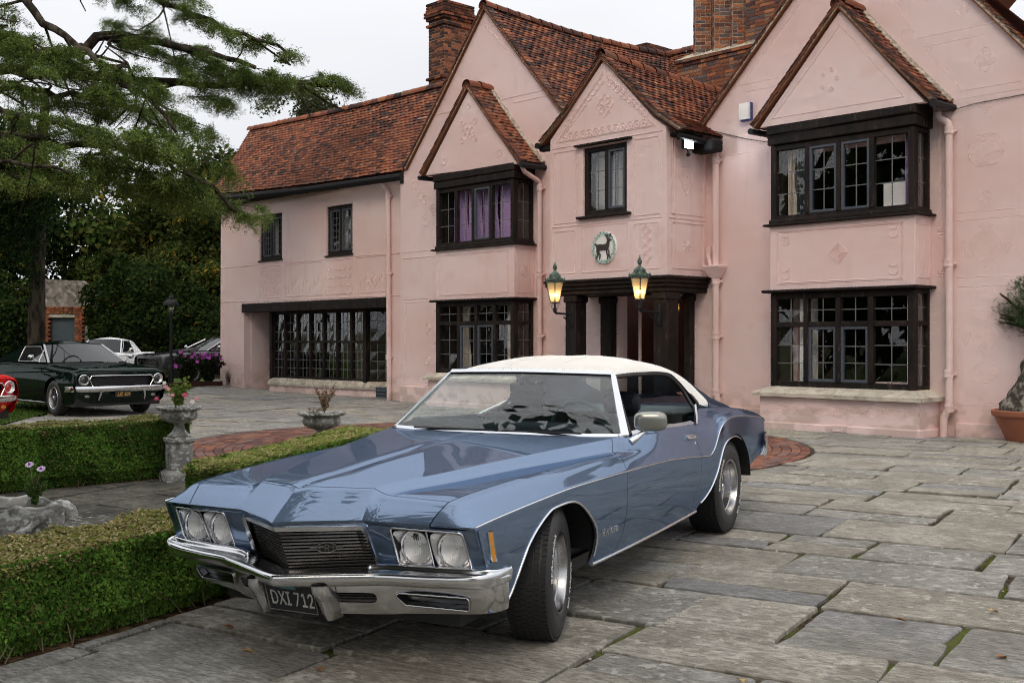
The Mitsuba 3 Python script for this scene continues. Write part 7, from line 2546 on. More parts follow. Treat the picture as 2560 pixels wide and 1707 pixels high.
for (x0, y0, x1, y1, Y, droop, half) in pads:
    a, b = at(x0, y0, Y), at(x1, y1, Y * rg.uniform(.99, 1.01))
    L = np.linalg.norm(b - a)
    nl = max(4, int(7.6 * L * (.5 + half * .5)))
    for _ in range(nl):
        # a lobe: a mop of sprays that leave one twig end and droop all round
        t = rg.random()
        c0 = a + (b - a) * t + np.array([rg.normal(0, .10), rg.uniform(-half, half) * .8, rg.normal(0, .06)])
        c0[2] -= .18 * (abs(c0[1] - Y) / half) ** 2
        tone = rg.uniform(.72, 1.25)
        rad = rg.uniform(.22, .46)
        spr.append(tube(np.array([c0 - norm(c0 - a + .01) * .5 + [0, 0, -.02], c0]), [.012, .004], 4))
        for k in range(9):
            az = rg.uniform(0, 2 * np.pi)
            o = np.array([math.cos(az), math.sin(az), 0]) * rad * rg.uniform(.5, 1.1) + np.array([.10, 0, 0])
            dl = droop * rg.uniform(.30, .85) * (.6 + .4 * np.linalg.norm(o) / .5)
            n_ = 84
            u = rg.random(n_) ** .75
            q = c0 + o * (u * (1.25 - .35 * u))[:, None] + np.array([0, 0, -dl]) * (u ** 2.1)[:, None]
            spread = .028 + .045 * np.sin(np.pi * np.clip(u, .05, .95))
            q = q + rg.normal(0, 1, (n_, 3)) * spread[:, None] * np.array([1, 1, .7])
            Ps.append(q)
            Ns.append(rg.normal(0, .5, (n_, 3)) + np.array([0, -.1, .9]))
            Us.append(norm(o + np.array([0, 0, -dl * .6])) * np.ones((n_, 1)))
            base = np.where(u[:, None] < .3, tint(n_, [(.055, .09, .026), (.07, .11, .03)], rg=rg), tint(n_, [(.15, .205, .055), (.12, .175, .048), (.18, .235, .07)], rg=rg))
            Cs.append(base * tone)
            Ss.append(rg.uniform(.024, .042, n_))
P = np.vstack(Ps)
v, f = leaves(P, np.vstack(Ns), np.concatenate(Ss), .24, .05, rg=rg, up=np.vstack(Us) * 1.2)
part(cedar, 'trunk', wood[0], 'bark', smooth=60)
for wq in wood[1:]:
    if len(wq[0]) > 150:
        part(cedar, 'bough', wq, 'bark', smooth=60)
part(cedar, 'branchlets', cat(*[q for q in wood[1:] if len(q[0]) <= 150], *spr), 'bark', smooth=60, kind='stuff')
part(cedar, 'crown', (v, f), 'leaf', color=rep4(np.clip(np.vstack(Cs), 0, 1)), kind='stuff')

# --- weeping tree at the far left: hanging curtains of dark leaves
wt_ = thing('weeping_tree', 'dark weeping tree with hanging strands at the far left', 'tree')
Ps, Cs = [], []
hang = []
for k in range(230):
    px = rg.uniform(-130, 70) if k < 150 else rg.choice([rg.uniform(45, 80), rg.uniform(92, 104)])
    y0 = 330 + rg.uniform(-60, 90) + (60 if px > 60 else 0)
    Y = rg.uniform(30, 34)
    a = at(px, y0, Y)
    ln = rg.uniform(1.2, 3.6) if px < 70 else rg.uniform(.8, 1.9)
    n_ = 130
    u = rg.random(n_)
    q = a + np.array([0, 0, -ln]) * u[:, None] + np.array([.35 * math.sin(k), .2, 0]) * (u ** 2)[:, None] + rg.normal(0, .09, (n_, 3))
    Ps.append(q)
    Cs.append(tint(n_, DK, rg=rg) * rg.uniform(.7, 1.1))
    if k % 4 == 0:
        hang.append(tube(np.array([a + [0, 0, .5], a, a + [.1, 0, -ln * .8]]), [.02, .012, .004], 4))
P = np.vstack(Ps)
v, f = leaves(P, rg.normal(size=P.shape) + [0, 0, .3], rg.uniform(.05, .09, len(P)), .4, rg=rg)
part(wt_, 'crown', (v, f), 'leaf', color=rep4(np.vstack(Cs)), kind='stuff')
part(wt_, 'trunk', cat(limb([(-13.6, 32.5, -.2), (-13.5, 32.4, 4), (-13.2, 32.2, 8.5)], .3, .12), limb([(-13.4, 32.3, 5), (-14.5, 32, 7.5), (-15.5, 32, 8)], .14, .04), *hang), 'bark', smooth=60)

# --- trees behind the camera: seen only in the glass and paint
for i, (x, y, h, r) in enumerate([(-24, 9, 10.5, 4.5), (-27, 1.5, 11, 5), (-21, -5, 11, 4.5), (-33, 27, 11, 5), (-8, -24, 12, 5), (-7.6, .8, 12.5, 5.2)]):
    broadleaf('garden_tree', ['broad tree on the lawn far out to the left of the camera', 'tree left of the camera and a little in front', 'tree behind the camera on the left', 'tree out of view beyond the red car', 'tree well behind the camera', 'tall tree overhanging the path from the left, out of view'][i], (x, y), h, r, 7000, DK + MD[:2], seed=90 + i, leaf=(.28, .48), clumps=70, trunk=.3, crown_from=.15 if i < 5 else .42)

# --- lawn blades where they show
gx = rg.uniform(-10.5, -8.2, 16000)
gy = rg.uniform(14.5, 30, 16000)
ins = shapely.contains_xy(LAWN.buffer(.12), gx, gy)
gx, gy = gx[ins], gy[ins]
gp = np.column_stack([gx, gy, ground_z(gx, gy) + .035])
v, f = leaves(gp, rg.normal(size=gp.shape) * [1, 1, .2], rg.uniform(.022, .04, len(gp)), .14, .02, rg=rg, up=np.array([0, 0, 2.0]))
labels['grass'] = {'label': 'short green lawn grass at the left beside the parked cars', 'category': 'grass', 'kind': 'stuff'}
put('grass', (v, f), 'leaf', color=rep4(tint(len(gp), [(.05, .10, .02), (.07, .12, .025), (.04, .08, .015)], rg=rg)))
# ---------------------------------------------------------------- lanterns, plaque, urns, planters, lamp post, gateway
mat('verdigris', lambda p, n, uv: mix((.035, .045, .04), (.13, .21, .17), ss(.35, .65, fbm(p.x * 40, p.y * 40, p.z * 40, 2))), .7, metallic=.2)
mat('lantern_iron', (.035, .045, .05), .5, metallic=.3)
scene['frosted_glass'] = two({'type': 'blendbsdf', 'weight': .45, 'a': {'type': 'difftrans_stub'}, 'b': {'type': 'plastic'}}) if False else {'type': 'principledthin', 'base_color': rgb((.80, .70, .52)), 'roughness': .3, 'spec_trans': .25, 'diff_trans': 1.2}


def frustum(r0, r1, z0, z1, n=4, rot=math.pi / 4):
    a = rot + np.arange(n) * 2 * np.pi / n
    lo = [(r0 * math.cos(t), r0 * math.sin(t), z0) for t in a]
    hi = [(r1 * math.cos(t), r1 * math.sin(t), z1) for t in a]
    v = np.array(lo + hi)
    f = [[i, (i + 1) % n, n + (i + 1) % n, n + i] for i in range(n)]
    return v, tri(np.array(f))


def lantern(label, u, d, z, su, sd):
    """tapered four-sided lantern on an iron bracket; z = top of the glass; (su, sd) = foot of the bracket on the post"""
    key = thing('wall_lantern', label, 'lantern', 'lit lanterns either side of the porch')
    R = .155
    off = lambda m: H((np.asarray(m[0]) + np.array([u, d, z]), m[1]))  # noqa: E731
    gl = part(key, 'glass', off(frustum(.075, .142, -.34, -.005)), 'frosted_glass')
    bars = []
    for i in range(4):
        a = math.pi / 4 + i * math.pi / 2
        bars.append(tube([(.078 * math.cos(a), .078 * math.sin(a), -.345), (.146 * math.cos(a), .146 * math.sin(a), 0)], .0085, 6))
    part(key, 'cage', off(cat(*bars, tube([(.146 * math.cos(a), .146 * math.sin(a), 0) for a in math.pi / 4 + np.arange(4) * math.pi / 2], .011, 6, closed=True), frustum(.06, .082, -.365, -.34), frustum(.001, .06, -.366, -.365))), 'lantern_iron')
    for i in range(4):
        a = math.pi / 4 + i * math.pi / 2
        part(key, 'foot', off(tube([(.075 * math.cos(a), .075 * math.sin(a), -.35), (.09 * math.cos(a), .09 * math.sin(a), -.375), (.10 * math.cos(a), .10 * math.sin(a), -.37)], .006, 5)), 'lantern_iron')
    part(key, 'hood', off(cat(frustum(.158, .165, 0, .045), frustum(.165, .10, .05, .10), frustum(.001, .165, .051, .05), lathe([(.10, .09), (.105, .115), (.095, .14), (.07, .165), (.035, .185), (.028, .20)], 20))), 'verdigris', smooth=35)
    crest = []
    for i in range(4):
        a = math.pi / 4 + i * math.pi / 2
        b = a + math.pi / 2
        p, q = np.array([.168 * math.cos(a), .168 * math.sin(a)]), np.array([.168 * math.cos(b), .168 * math.sin(b)])
        for t in np.linspace(.0, 1, 6):
            c = p + (q - p) * t
            s = .022 if t not in (0, 1) else .034
            crest.append(ball((*c, .055), s, 1, (.5, .5, 1)))
    part(key, 'cresting', off(cat(*crest)), 'verdigris', smooth=True)
    part(key, 'finial', off(lathe([(.03, .195), (.018, .215), (.035, .24), (.04, .265), (.03, .30), (.012, .34), (.004, .375), (0, .385)], 16)), 'verdigris', smooth=40)
    scene[part_key(key, 'bulb')] = {**mikit.ply(H(ball((u, d, z - .22), .026, 2, (1, 1, 1.4)) if True else None), 'white_paint', True), 'emitter': {'type': 'area', 'radiance': rgb((9, 5.6, 2.4))}}
    arm = bent([(su, sd, z - .56), (u + (su - u) * .05, d + (sd - d) * .05, z - .535), (u, d, z - .52), (u, d, z - .36)])
    part(key, 'bracket', H(cat(tube(arm, .018, 8), lathe([(.03, -.02), (.034, 0), (.03, .05), (.022, .07)], 12, (u, d, z - .50)), cbox(su - .035, su + .035, sd - .03, sd + .015, z - .78, z - .42, .012), tube([(su, sd + .02, z - .74), ((su + u) / 2, (sd + d) / 2, z - .60)], .012, 6))), 'black_iron', smooth=40)
    for sg_ in (-1, 1):
        part(key, 'scroll', H(tube([(u, d, z - .50), (u + .07 * sg_, d, z - .46), (u + .085 * sg_, d, z - .40), (u + .05 * sg_, d, z - .37)], .006, 5)), 'black_iron', smooth=60)
    return key


lantern('lit copper topped lantern on the left porch post', -6.42, 1.42, 2.545, -6.34, 1.065)
lantern('lit copper topped lantern on the right porch post, nearer the camera', -4.47, 1.42, 2.545, -4.36, 1.065)
hk = thing('hanging_lantern', 'small lit lantern hanging inside the dark porch', 'lantern')
part(hk, 'cage', H(cat(frustum(.01, .12, 2.20, 2.13)[0:2] if False else lathe([(.01, 2.30), (.05, 2.24), (.12, 2.16), (.125, 2.15)], 6, (-4.72, .2, 0)), *[tube([(-4.72 + .1 * math.cos(a), .2 + .1 * math.sin(a), 2.15), (-4.72 + .075 * math.cos(a), .2 + .075 * math.sin(a), 1.98)], .006, 5) for a in np.arange(6) * math.pi / 3], tube([(-4.72, .2, 2.3), (-4.72, .2, 2.6)], .006, 5))), 'black_iron')
part(hk, 'glass', H(lathe([(.092, 2.15), (.07, 1.99), (0, 1.98)], 6, (-4.72, .2, 0))), 'frosted_glass')
scene[part_key(hk, 'bulb')] = {**mikit.ply(H(ball((-4.72, .2, 2.07), .02, 2)), 'white_paint', True), 'emitter': {'type': 'area', 'radiance': rgb((6, 3.2, 1.2))}}

# --- floodlight under the porch eaves, alarm box
fk = thing('floodlight', 'small lit floodlight under the porch eaves', 'floodlight')
fu, fd, fz = -3.98, .80, 4.74
part(fk, 'body', H(cbox(fu - .02, fu + .03, fd - .14, fd + .14, fz - .09, fz + .10, .015)), 'black_tar')
part(fk, 'arm', H(cat(tube([(fu - .02, fd, fz + .08), (-4.19, fd, fz + .12)], .015, 6), ball((fu + .02, fd, fz - .17), .035, 2), tube([(fu, fd, fz - .08), (fu + .02, fd, fz - .15)], .012, 6))), 'black_tar', smooth=50)
lens = np.array([(fu + .035, fd - .11, fz - .075), (fu + .035, fd + .11, fz - .075), (fu + .035, fd + .11, fz + .075), (fu + .035, fd - .11, fz + .075)])
lv, lf = H((lens, np.array([[0, 1, 2], [0, 2, 3]])))
nrm = np.cross(lv[lf[0][1]] - lv[lf[0][0]], lv[lf[0][2]] - lv[lf[0][0]])
if nrm @ HU < 0:
    lf = lf[:, ::-1]
scene[part_key(fk, 'lamp_face')] = {**mikit.ply((lv, lf), 'white_paint'), 'emitter': {'type': 'area', 'radiance': rgb((11, 12, 13))}}
al = thing('alarm_box', 'white and blue alarm box high on the right gable', 'alarm box')
mat('alarm_blue', (.03, .05, .20), .4)
part(al, 'base', H(cbox(-3.465, -3.245, .005, .07, 5.13, 5.43, .012)), 'alarm_blue', label='blue back plate')
av = np.array([[(-3.45 + .19 * a, .07 + .05 * math.sin(math.pi * (.25 + .5 * b)), 5.15 + .27 * b) for a in (0, 1)] for b in np.linspace(0, 1, 9)])
part(al, 'cover', H(cat(grid(av), grid(np.stack([av[:, 0], av[:, 0] - np.array([0, .06, 0])])), grid(np.stack([av[:, 1], av[:, 1] - np.array([0, .06, 0])])))), 'white_paint', smooth=30)

# --- the stag plaque ------------------------------------------------------------------------
pk = thing('stag_plaque', 'round white plaster plaque with a dark stag inside a green leaf wreath above the porch', 'plaque')
pc = (-5.57, 3.125)
PDp = PD


def disc(u, z, r, d0, d1, n=40):
    a = np.arange(n) * 2 * np.pi / n
    v = [(u + r * math.cos(t), d0, z + r * math.sin(t)) for t in a] + [(u + (r - .012) * math.cos(t), d1, z + (r - .012) * math.sin(t)) for t in a] + [(u, d1, z)]
    f = [[i, (i + 1) % n, n + (i + 1) % n] for i in range(n)] + [[i, n + (i + 1) % n, n + i] for i in range(n)] + [[n + i, n + (i + 1) % n, 2 * n] for i in range(n)]
    return np.array(v), np.array(f)


part(pk, 'field', H(disc(*pc, .285, PDp - .01, PDp + .03)), 'white_paint')
mat('wreath_green', (.10, .27, .22), .6)
mat('wreath_pale', (.33, .52, .47), .6)
wl1, wl2 = [], []
for i in range(44):
    a = i * 2 * math.pi / 44
    r = .245 + (.018 if i % 2 else -.016)
    c = np.array([pc[0] + r * math.cos(a), PDp + .035, pc[1] + r * math.sin(a)])
    t = a + math.pi / 2 + (.6 if i % 2 else -.6)
    e = np.array([math.cos(t), 0, math.sin(t)]) * .036
    s_ = np.array([-math.sin(t), 0, math.cos(t)]) * .015
    m = (np.array([c - e, c + s_ + [0, .008, 0], c + e, c - s_ + [0, .008, 0]]), np.array([[0, 1, 2], [0, 2, 3]]))
    (wl1 if i % 3 else wl2).append(m)
part(pk, 'wreath', H(cat(*wl1)), 'wreath_green', kind='stuff')
part(pk, 'pale_leaves', H(cat(*wl2)), 'wreath_pale', kind='stuff')
# stag, facing right, in relief: outline in plaque units
body = sg.Polygon([(-.135, .01), (-.14, .045), (-.11, .06), (-.05, .058), (.02, .05), (.065, .065), (.085, .10), (.10, .135), (.115, .145), (.15, .135), (.155, .12), (.13, .112), (.122, .08), (.118, .03), (.10, -.01), (.06, -.03), (.0, -.03), (-.07, -.035), (-.11, -.03)]).buffer(.006)


def strokes(*ls):
    return shapely.union_all([sg.LineString(l).buffer(w) for l, w in ls])


stag = shapely.union_all([body, strokes(([(-.12, .0), (-.13, -.06), (-.105, -.10), (-.145, -.17)], .012), ([(-.10, -.02), (-.085, -.08), (-.06, -.11), (-.075, -.175)], .010), ([(.07, -.02), (.075, -.09), (.10, -.13), (.09, -.18)], .010),
                                    ([(.09, -.01), (.12, -.06), (.125, -.12), (.15, -.165)], .009), ([(-.14, .04), (-.155, .055), (-.15, .075)], .009), ([(.105, .145), (.085, .18), (.06, .20), (.055, .225)], .007), ([(.085, .18), (.09, .215)], .006), ([(.07, .195), (.035, .20)], .005), ([(.06, .17), (.085, .18)], .004),
                                    ([(.118, .147), (.13, .18), (.15, .20), (.155, .225)], .006), ([(.13, .18), (.12, .215)], .005), ([(.142, .192), (.17, .195)], .005), ([(.10, .14), (.08, .15)], .008))])
mat('stag_brown', (.035, .026, .022), .6)
sv, sf_ = prism(stag.buffer(0), 0, .014)
part(pk, 'stag', H((np.stack([pc[0] - .01 + sv[:, 0] * 1.12, PDp + .031 + sv[:, 2], pc[1] - .005 + sv[:, 1] * 1.05], -1), sf_[:, ::-1])), 'stag_brown', smooth=False)

# --- urns ------------------------------------------------------------------------------------
def stone_col2(p, n, uv):
    c = mix((.20, .195, .175), (.36, .35, .32), ss(.3, .7, fbm(p.x * 9, p.y * 9, p.z * 9, 4)))
    c = mix(c, (.58, .58, .55), .8 * ss(.58, .68, fbm(p.x * 34, p.y * 34, p.z * 34, 2)))
    return mix(c, (.075, .075, .065), .65 * ss(.56, .72, fbm(p.x * 16 + 4, p.y * 16, p.z * 11, 3)))


mat('old_stone', stone_col2, .95, spec=.15, bump=lambda p, n, uv: fbm(p.x * 60, p.y * 60, p.z * 60, 2), bscale=.008, eps=1.5e-3)
mat('potting_soil', (.03, .022, .016), .98)


def urn(name, label, x, y, zbase, s=1.0):
    key = thing(name, label, 'urn')
    prof = np.array([(.001, .0), (.115, .0), (.118, .025), (.10, .04), (.07, .075), (.052, .115), (.05, .15), (.062, .165), (.075, .17), (.12, .185), (.165, .215), (.182, .25), (.176, .285), (.168, .30), (.185, .315), (.215, .325), (.228, .338), (.226, .352), (.20, .352), (.18, .34), (.17, .32)]) * s * np.array([1, .88])
    P = prof
    n = 120
    a = np.arange(n) * 2 * np.pi / n
    rows = []
    for r, h in P:
        q = h / s / .88
        lob = 1 + (.028 * np.abs(np.cos(a * 13)) if .17 < q < .29 and r > .1 * s else 0) + (.03 * np.cos(a * 30) if r > .205 * s else 0) * 1.0
        rows.append(np.stack([x + r * lob * np.cos(a), y + r * lob * np.sin(a), np.full(n, zbase + h) + (.006 * np.cos(a * 30) if r > .205 * s else 0)], -1))
    G = np.array(rows)
    G = np.concatenate([G, G[:, :1]], 1)
    part(key, 'bowl', grid(G), 'old_stone', smooth=45)
    part(key, 'soil', lathe([(.001, .28 * s), (.172 * s, .275 * s)], 20, (x, y, zbase)), 'potting_soil')
    return key


ux, uy = -3.40, 11.62
ug = float(ground_z(ux, uy))
pd2 = thing('stone_pedestal', 'square stone pedestal under the flower urn', 'pedestal')
tc, ts_ = math.cos(.55), math.sin(.55)


def rot_box(hw, z0, z1, ch=.01):
    v, f = cbox(-hw, hw, -hw, hw, z0, z1, ch)
    return np.stack([ux + v[:, 0] * tc - v[:, 1] * ts_, uy + v[:, 0] * ts_ + v[:, 1] * tc, ug + v[:, 2]], -1), f


def rot_fr(h0, h1, z0, z1):
    p = [(-h0, -h0, z0), (h0, -h0, z0), (h0, h0, z0), (-h0, h0, z0), (-h1, -h1, z1), (h1, -h1, z1), (h1, h1, z1), (-h1, h1, z1)]
    v = np.array(p)
    return np.stack([ux + v[:, 0] * tc - v[:, 1] * ts_, uy + v[:, 0] * ts_ + v[:, 1] * tc, ug + v[:, 2]], -1), tri(BOXF)


part(pd2, 'base', cat(rot_box(.165, -.05, .075, .012), rot_fr(.155, .115, .075, .105)), 'old_stone')
part(pd2, 'shaft', rot_box(.110, .105, .375, .008), 'old_stone')
part(pd2, 'cap', cat(rot_fr(.112, .130, .375, .392), rot_box(.132, .392, .432, .008)), 'old_stone')
urn('stone_urn', 'fluted stone urn of pink and cream flowers on a square pedestal', ux, uy, ug + .432, 1.0)
labels['stone_urn']['label'] = 'fluted stone urn with flowering plant, standing on a square pedestal'
u2x, u2y = -1.90, 11.35
u2g = float(ground_z(u2x, u2y))
urn('stone_urn', 'shallow stone urn with a withered brown plant behind the hedge', u2x, u2y, u2g + .37, 1.03)
pd3 = thing('stone_pedestal', 'hidden low pedestal of the urn with the withered plant', 'pedestal')
part(pd3, 'shaft', cbox(u2x - .13, u2x + .13, u2y - .13, u2y + .13, u2g - .05, u2g + .37, .01), 'old_stone')
ck = thing('garden_cable', 'thin dark cable hanging down the urn pedestal', 'cable')
part(ck, 'cable', tube(smooth_poly(np.array([(ux - .10, uy - .17, ug + .43), (ux - .12, uy - .20, ug + .25), (ux - .13, uy - .21, ug + .08), (ux - .10, uy - .24, ug + .01)]), 14), .005, 5), 'black_tar', smooth=True)


def petals(c, r, n, up, rg):
    up = norm(up)
    a = norm(np.cross(up, [.3, .5, .8]))
    b = np.cross(up, a)
    v, f = [], []
    for k in range(n):
        t = 2 * math.pi * k / n + rg.uniform(-.1, .1)
        d = a * math.cos(t) + b * math.sin(t)
        s = -a * math.sin(t) + b * math.cos(t)
        i = len(v)
        v += [c, c + d * r * .6 + s * r * .26 + up * r * .12, c + d * r + up * r * .02, c + d * r * .6 - s * r * .26 + up * r * .12]
        f += [[i, i + 1, i + 2], [i, i + 2, i + 3]]
    return np.array(v), np.array(f)


def plant(key, base, h, rad, n, pal, leaf_r, stems, rg, lean=(0, 0)):
    st, P, N = [], [], []
    tips = []
    for k in range(stems):
        a = rg.uniform(0, 2 * np.pi)
        e = np.array([math.cos(a), math.sin(a), 0]) * rg.uniform(.1, 1) * rad
        tip = base + e + np.array([lean[0], lean[1], 0]) * rg.uniform(.5, 1) + np.array([0, 0, h * rg.uniform(.55, 1)])
        pts = smooth_poly(np.array([base, base + e * .35 + [0, 0, h * .4], tip]), 8)
        st.append(tube(pts, np.linspace(.005, .002, 8), 4))
        tips.append(tip)
        m = n // stems
        u = rg.uniform(.15, 1, m)
        q = np.array([np.interp(u, np.linspace(0, 1, 8), pts[:, j]) for j in range(3)]).T + rg.normal(0, leaf_r * .7, (m, 3))
        P.append(q)
        N.append(rg.normal(0, .6, (m, 3)) + [0, -.2, .6])
    P = np.vstack(P)
    v, f = leaves(P, np.vstack(N), rg.uniform(.6, 1.2, len(P)) * leaf_r, .55, rg=rg)
    part(key, 'stems', cat(*st), 'twig', kind='stuff')
    part(key, 'leaves', (v, f), 'leaf', color=rep4(tint(len(P), pal, rg=rg)), kind='stuff')
    return tips


mat('petal_pink', (.60, .06, .14), .6)
mat('petal_rose', (.62, .28, .28), .6)
mat('petal_white', (.72, .66, .60), .6)
mat('petal_purple', (.30, .03, .30), .6)
mat('petal_lilac', (.66, .55, .70), .6)
rg = np.random.default_rng(5)
fk1 = thing('urn_flowers', 'leafy begonia with pink and cream blooms in the pedestal urn', 'flowers')
tips = plant(fk1, np.array([ux, uy, ug + .75]), .22, .17, 520, [(.10, .19, .03), (.15, .24, .05), (.07, .13, .02), (.24, .26, .09)], .026, 16, rg)
t2 = plant(fk1, np.array([ux + .03, uy, ug + .80]), .27, .05, 150, [(.15, .22, .04), (.20, .26, .06)], .022, 4, rg, lean=(.10, -.02))
for c, r, m in ((( -.215, -.05, .83 - .0), .027, 'petal_pink'), ((.10, -.14, .87), .032, 'petal_pink'), ((-.06, -.16, .93), .026, 'petal_rose'), ((-.10, -.12, .95), .03, 'petal_rose'), ((.17, -.12, .80), .032, 'petal_white'), ((.20, -.08, .83), .03, 'petal_rose'), ((-.12, -.1, .99), .025, 'petal_white'), ((-.02, -.16, .87), .028, 'petal_rose')):
    cc = np.array([ux + c[0], uy + c[1], ug + c[2]])
    part(fk1, 'bloom', cat(petals(cc, r, 7, np.array([.1, -.8, .5]), rg), petals(cc + [0, -.008, .004], r * .6, 6, np.array([-.1, -.7, .6]), rg)), m)
fk2 = thing('withered_plant', 'dried brown plant standing in the shallow urn', 'plant')
plant(fk2, np.array([u2x + .03, u2y, u2g + .69]), .28, .15, 300, [(.20, .115, .06), (.28, .17, .09), (.13, .075, .045), (.32, .22, .13)], .016, 12, rg)
part(fk2, 'litter', leaves(np.column_stack([u2x + rg.uniform(-.14, .05, 40), u2y + rg.uniform(-.1, .1, 40), u2g + .70 + rg.uniform(0, .03, 40)]), rg.normal(size=(40, 3)) + [0, 0, 1], .02, .5, rg=rg), 'twig', kind='stuff')

# --- carved stone trough at the left edge
tk = thing('stone_trough', 'weathered carved stone planter with scrolled ends at the left edge', 'planter')
tx0, ty0 = -3.52, 7.35
tg = float(ground_z(tx0, ty0))
e1 = norm(np.array([.80, .60]))
e2 = np.array([-e1[1], e1[0]])


def tloc(v):
    v = np.asarray(v, float)
    w = np.zeros_like(v)
    w[:, :2] = np.array([tx0, ty0]) + v[:, :1] * e1 + v[:, 1:2] * e2
    w[:, 2] = tg + v[:, 2]
    return w


nx_, nq = 60, 40
rows = []
for i in range(nx_):
    a = -.60 + 1.20 * i / (nx_ - 1)
    end = max(0, abs(a) - .46) / .14
    wv = .015 * math.cos(a * 26)
    hh = .46 + .5 * wv - .03 * end
    wd = .26 * math.sqrt(max(.02, 1 - .95 * end ** 2))
    pr = [(-wd * .62, .0), (-wd * .66, .10), (-wd * .60, .13), (-wd * .95, .22), (-wd * 1.12, .32), (-wd * 1.1, .40), (-wd * 1.18, hh - .015), (-wd * 1.12, hh), (-wd * .92, hh - .01), (-wd * .88, hh - .08), (0, hh - .09), (wd * .88, hh - .08), (wd * .92, hh - .01), (wd * 1.12, hh), (wd * 1.18, hh - .015), (wd * 1.0, .3), (wd * .62, .1), (wd * .62, 0)]
    rows.append([(a + .0, y, z) for y, z in pr])
G = np.array(rows)
G += .018 * (meshkit.fbm(G * 14, 3, seed=8)[..., None] - .5)
part(tk, 'basin', (lambda m: (tloc(m[0]), m[1]))(grid(G)), 'old_stone', smooth=50)
for s in (1, -1):
    sp_ = np.array([(s * (.50 + (.10 - .009 * k) * math.cos(k * .62)), -.2, .36 + (.10 - .009 * k) * math.sin(k * .62)) for k in range(11)])
    v, f = tube(smooth_poly(sp_, 40), np.linspace(.045, .03, 40), 8)
    v = v * np.array([1, 1.0, 1])
    part(tk, 'scroll', (tloc(v + .012 * (meshkit.fbm(v * 20, 2, seed=4)[:, None] - .5)), f), 'old_stone', smooth=60)
    part(tk, 'end_block', (lambda m: (tloc(m[0]), m[1]))(cbox(s * .5 - .14, s * .5 + .14, -.22, .22, -.05, .20, .03)), 'old_stone')
part(tk, 'swag', (lambda m: (tloc(m[0]), m[1]))(tube(smooth_poly(np.array([(-.4, -.29, .40), (-.2, -.31, .27), (0, -.32, .23), (.2, -.31, .27), (.4, -.29, .40)]), 30), .03 + .008 * np.sin(np.arange(30) * 1.4), 8)), 'old_stone', smooth=60)
part(tk, 'soil', (lambda m: (tloc(m[0]), m[1]))(quad((-.5, -.2, .40), (.5, -.2, .40), (.5, .2, .40), (-.5, .2, .40))), 'potting_soil')
fk3 = thing('daisy_plant', 'feathery green daisy with two pale lilac flowers in the carved planter', 'plant')
bq = tloc(np.array([[.42, .02, .42]]))[0]
tips = plant(fk3, bq, .20, .10, 900, [(.07, .13, .03), (.10, .17, .045), (.05, .10, .02)], .014, 22, rg)
for dx, dz, dy in ((-.035, .275, 0), (.055, .25, -.03)):
    cc = bq + np.array([dx, dy, dz])
    part(fk3, 'flower', petals(cc, .030, 14, np.array([.1, -.6, .8]), rg), 'petal_lilac')
    part(fk3, 'flower_eye', ball(cc + [0, -.004, .006], .009, 1), 'petal_purple', smooth=True)
    part(fk3, 'stalk', tube([bq + [0, 0, .1], cc], .003, 4), 'twig')

# --- olive tree in a plastic bowl at the right edge -----------------------------------------------
ox, oy = 6.98, 15.30
og = float(ground_z(ox, oy))
mat('terracotta', (.29, .105, .06), .55, spec=.4)
pt = thing('terracotta_pot', 'wide terracotta coloured bowl holding the gnarled olive', 'pot')
part(pt, 'bowl', lathe([(0, 0), (.30, 0), (.315, .02), (.36, .12), (.42, .24), (.455, .32), (.46, .325), (.46, .335), (.485, .34), (.495, .36), (.50, .41), (.49, .42), (.46, .42), (.45, .38), (.45, .36)], 64, (ox, oy, og)), 'terracotta', smooth=35)
part(pt, 'soil', lathe([(0, .385), (.455, .375)], 40, (ox, oy, og)), 'potting_soil')
ot = thing('olive_tree', 'potted olive with a thick gnarled trunk and dense clipped crown', 'tree')
rg = np.random.default_rng(21)
P = smooth_poly(np.array([(ox - .10, oy, og + .36), (ox - .07, oy, og + .6), (ox + .02, oy, og + .9), (ox + .10, oy, og + 1.2), (ox + .16, oy, og + 1.45), (ox + .18, oy, og + 1.6)]), 60)
rr = np.interp(np.linspace(0, 1, 60), [0, .12, .3, .5, .7, 1], [.27, .22, .19, .155, .14, .16])
v, f = tube(P, rr, 28)
c_ = np.repeat(P, 28, axis=0)
n3 = meshkit.fbm(v * np.array([6, 6, 3.0]), 3, seed=6) - .5
n4 = meshkit.fbm(v * np.array([20, 20, 9.0]), 3, seed=9) - .5
v = c_ + (v - c_) * (1 + .95 * n3 + .40 * n4)[:, None]
part(ot, 'trunk', (v, f), 'bark_pale', smooth=True)
br = []
for k in range(16):
    a = rg.uniform(0, 2 * np.pi)
    q = np.array([ox + .18 + .55 * math.cos(a), oy + .55 * math.sin(a), og + rg.uniform(1.6, 2.2)])
    br.append(limb([P[50], (P[50] + q) / 2 + [0, 0, .05], q], .05, .01, 7, rg=rg))
part(ot, 'branches', cat(*br), 'bark', smooth=60)
n = 17000
cl = np.array([(ox + .22 + rg.normal(0, .33), oy + rg.normal(0, .35), og + 1.78 + rg.uniform(-.24, .34)) for _ in range(70)])
ci = rg.integers(70, size=n)
q = cl[ci] + norm(rg.normal(size=(n, 3))) * (rg.random((n, 1)) ** .4) * .20
q = q[(((q - [ox + .22, oy, og + 1.82]) / [.72, .72, .46]) ** 2).sum(1) < 1.1]
d_ = norm(q - np.array([ox + .2, oy, og + 1.6]))
v, f = leaves(q, rg.normal(0, .7, q.shape) + [0, -.2, .5], rg.uniform(.022, .038, len(q)), .20, .05, rg=rg, up=d_ * 1.3)
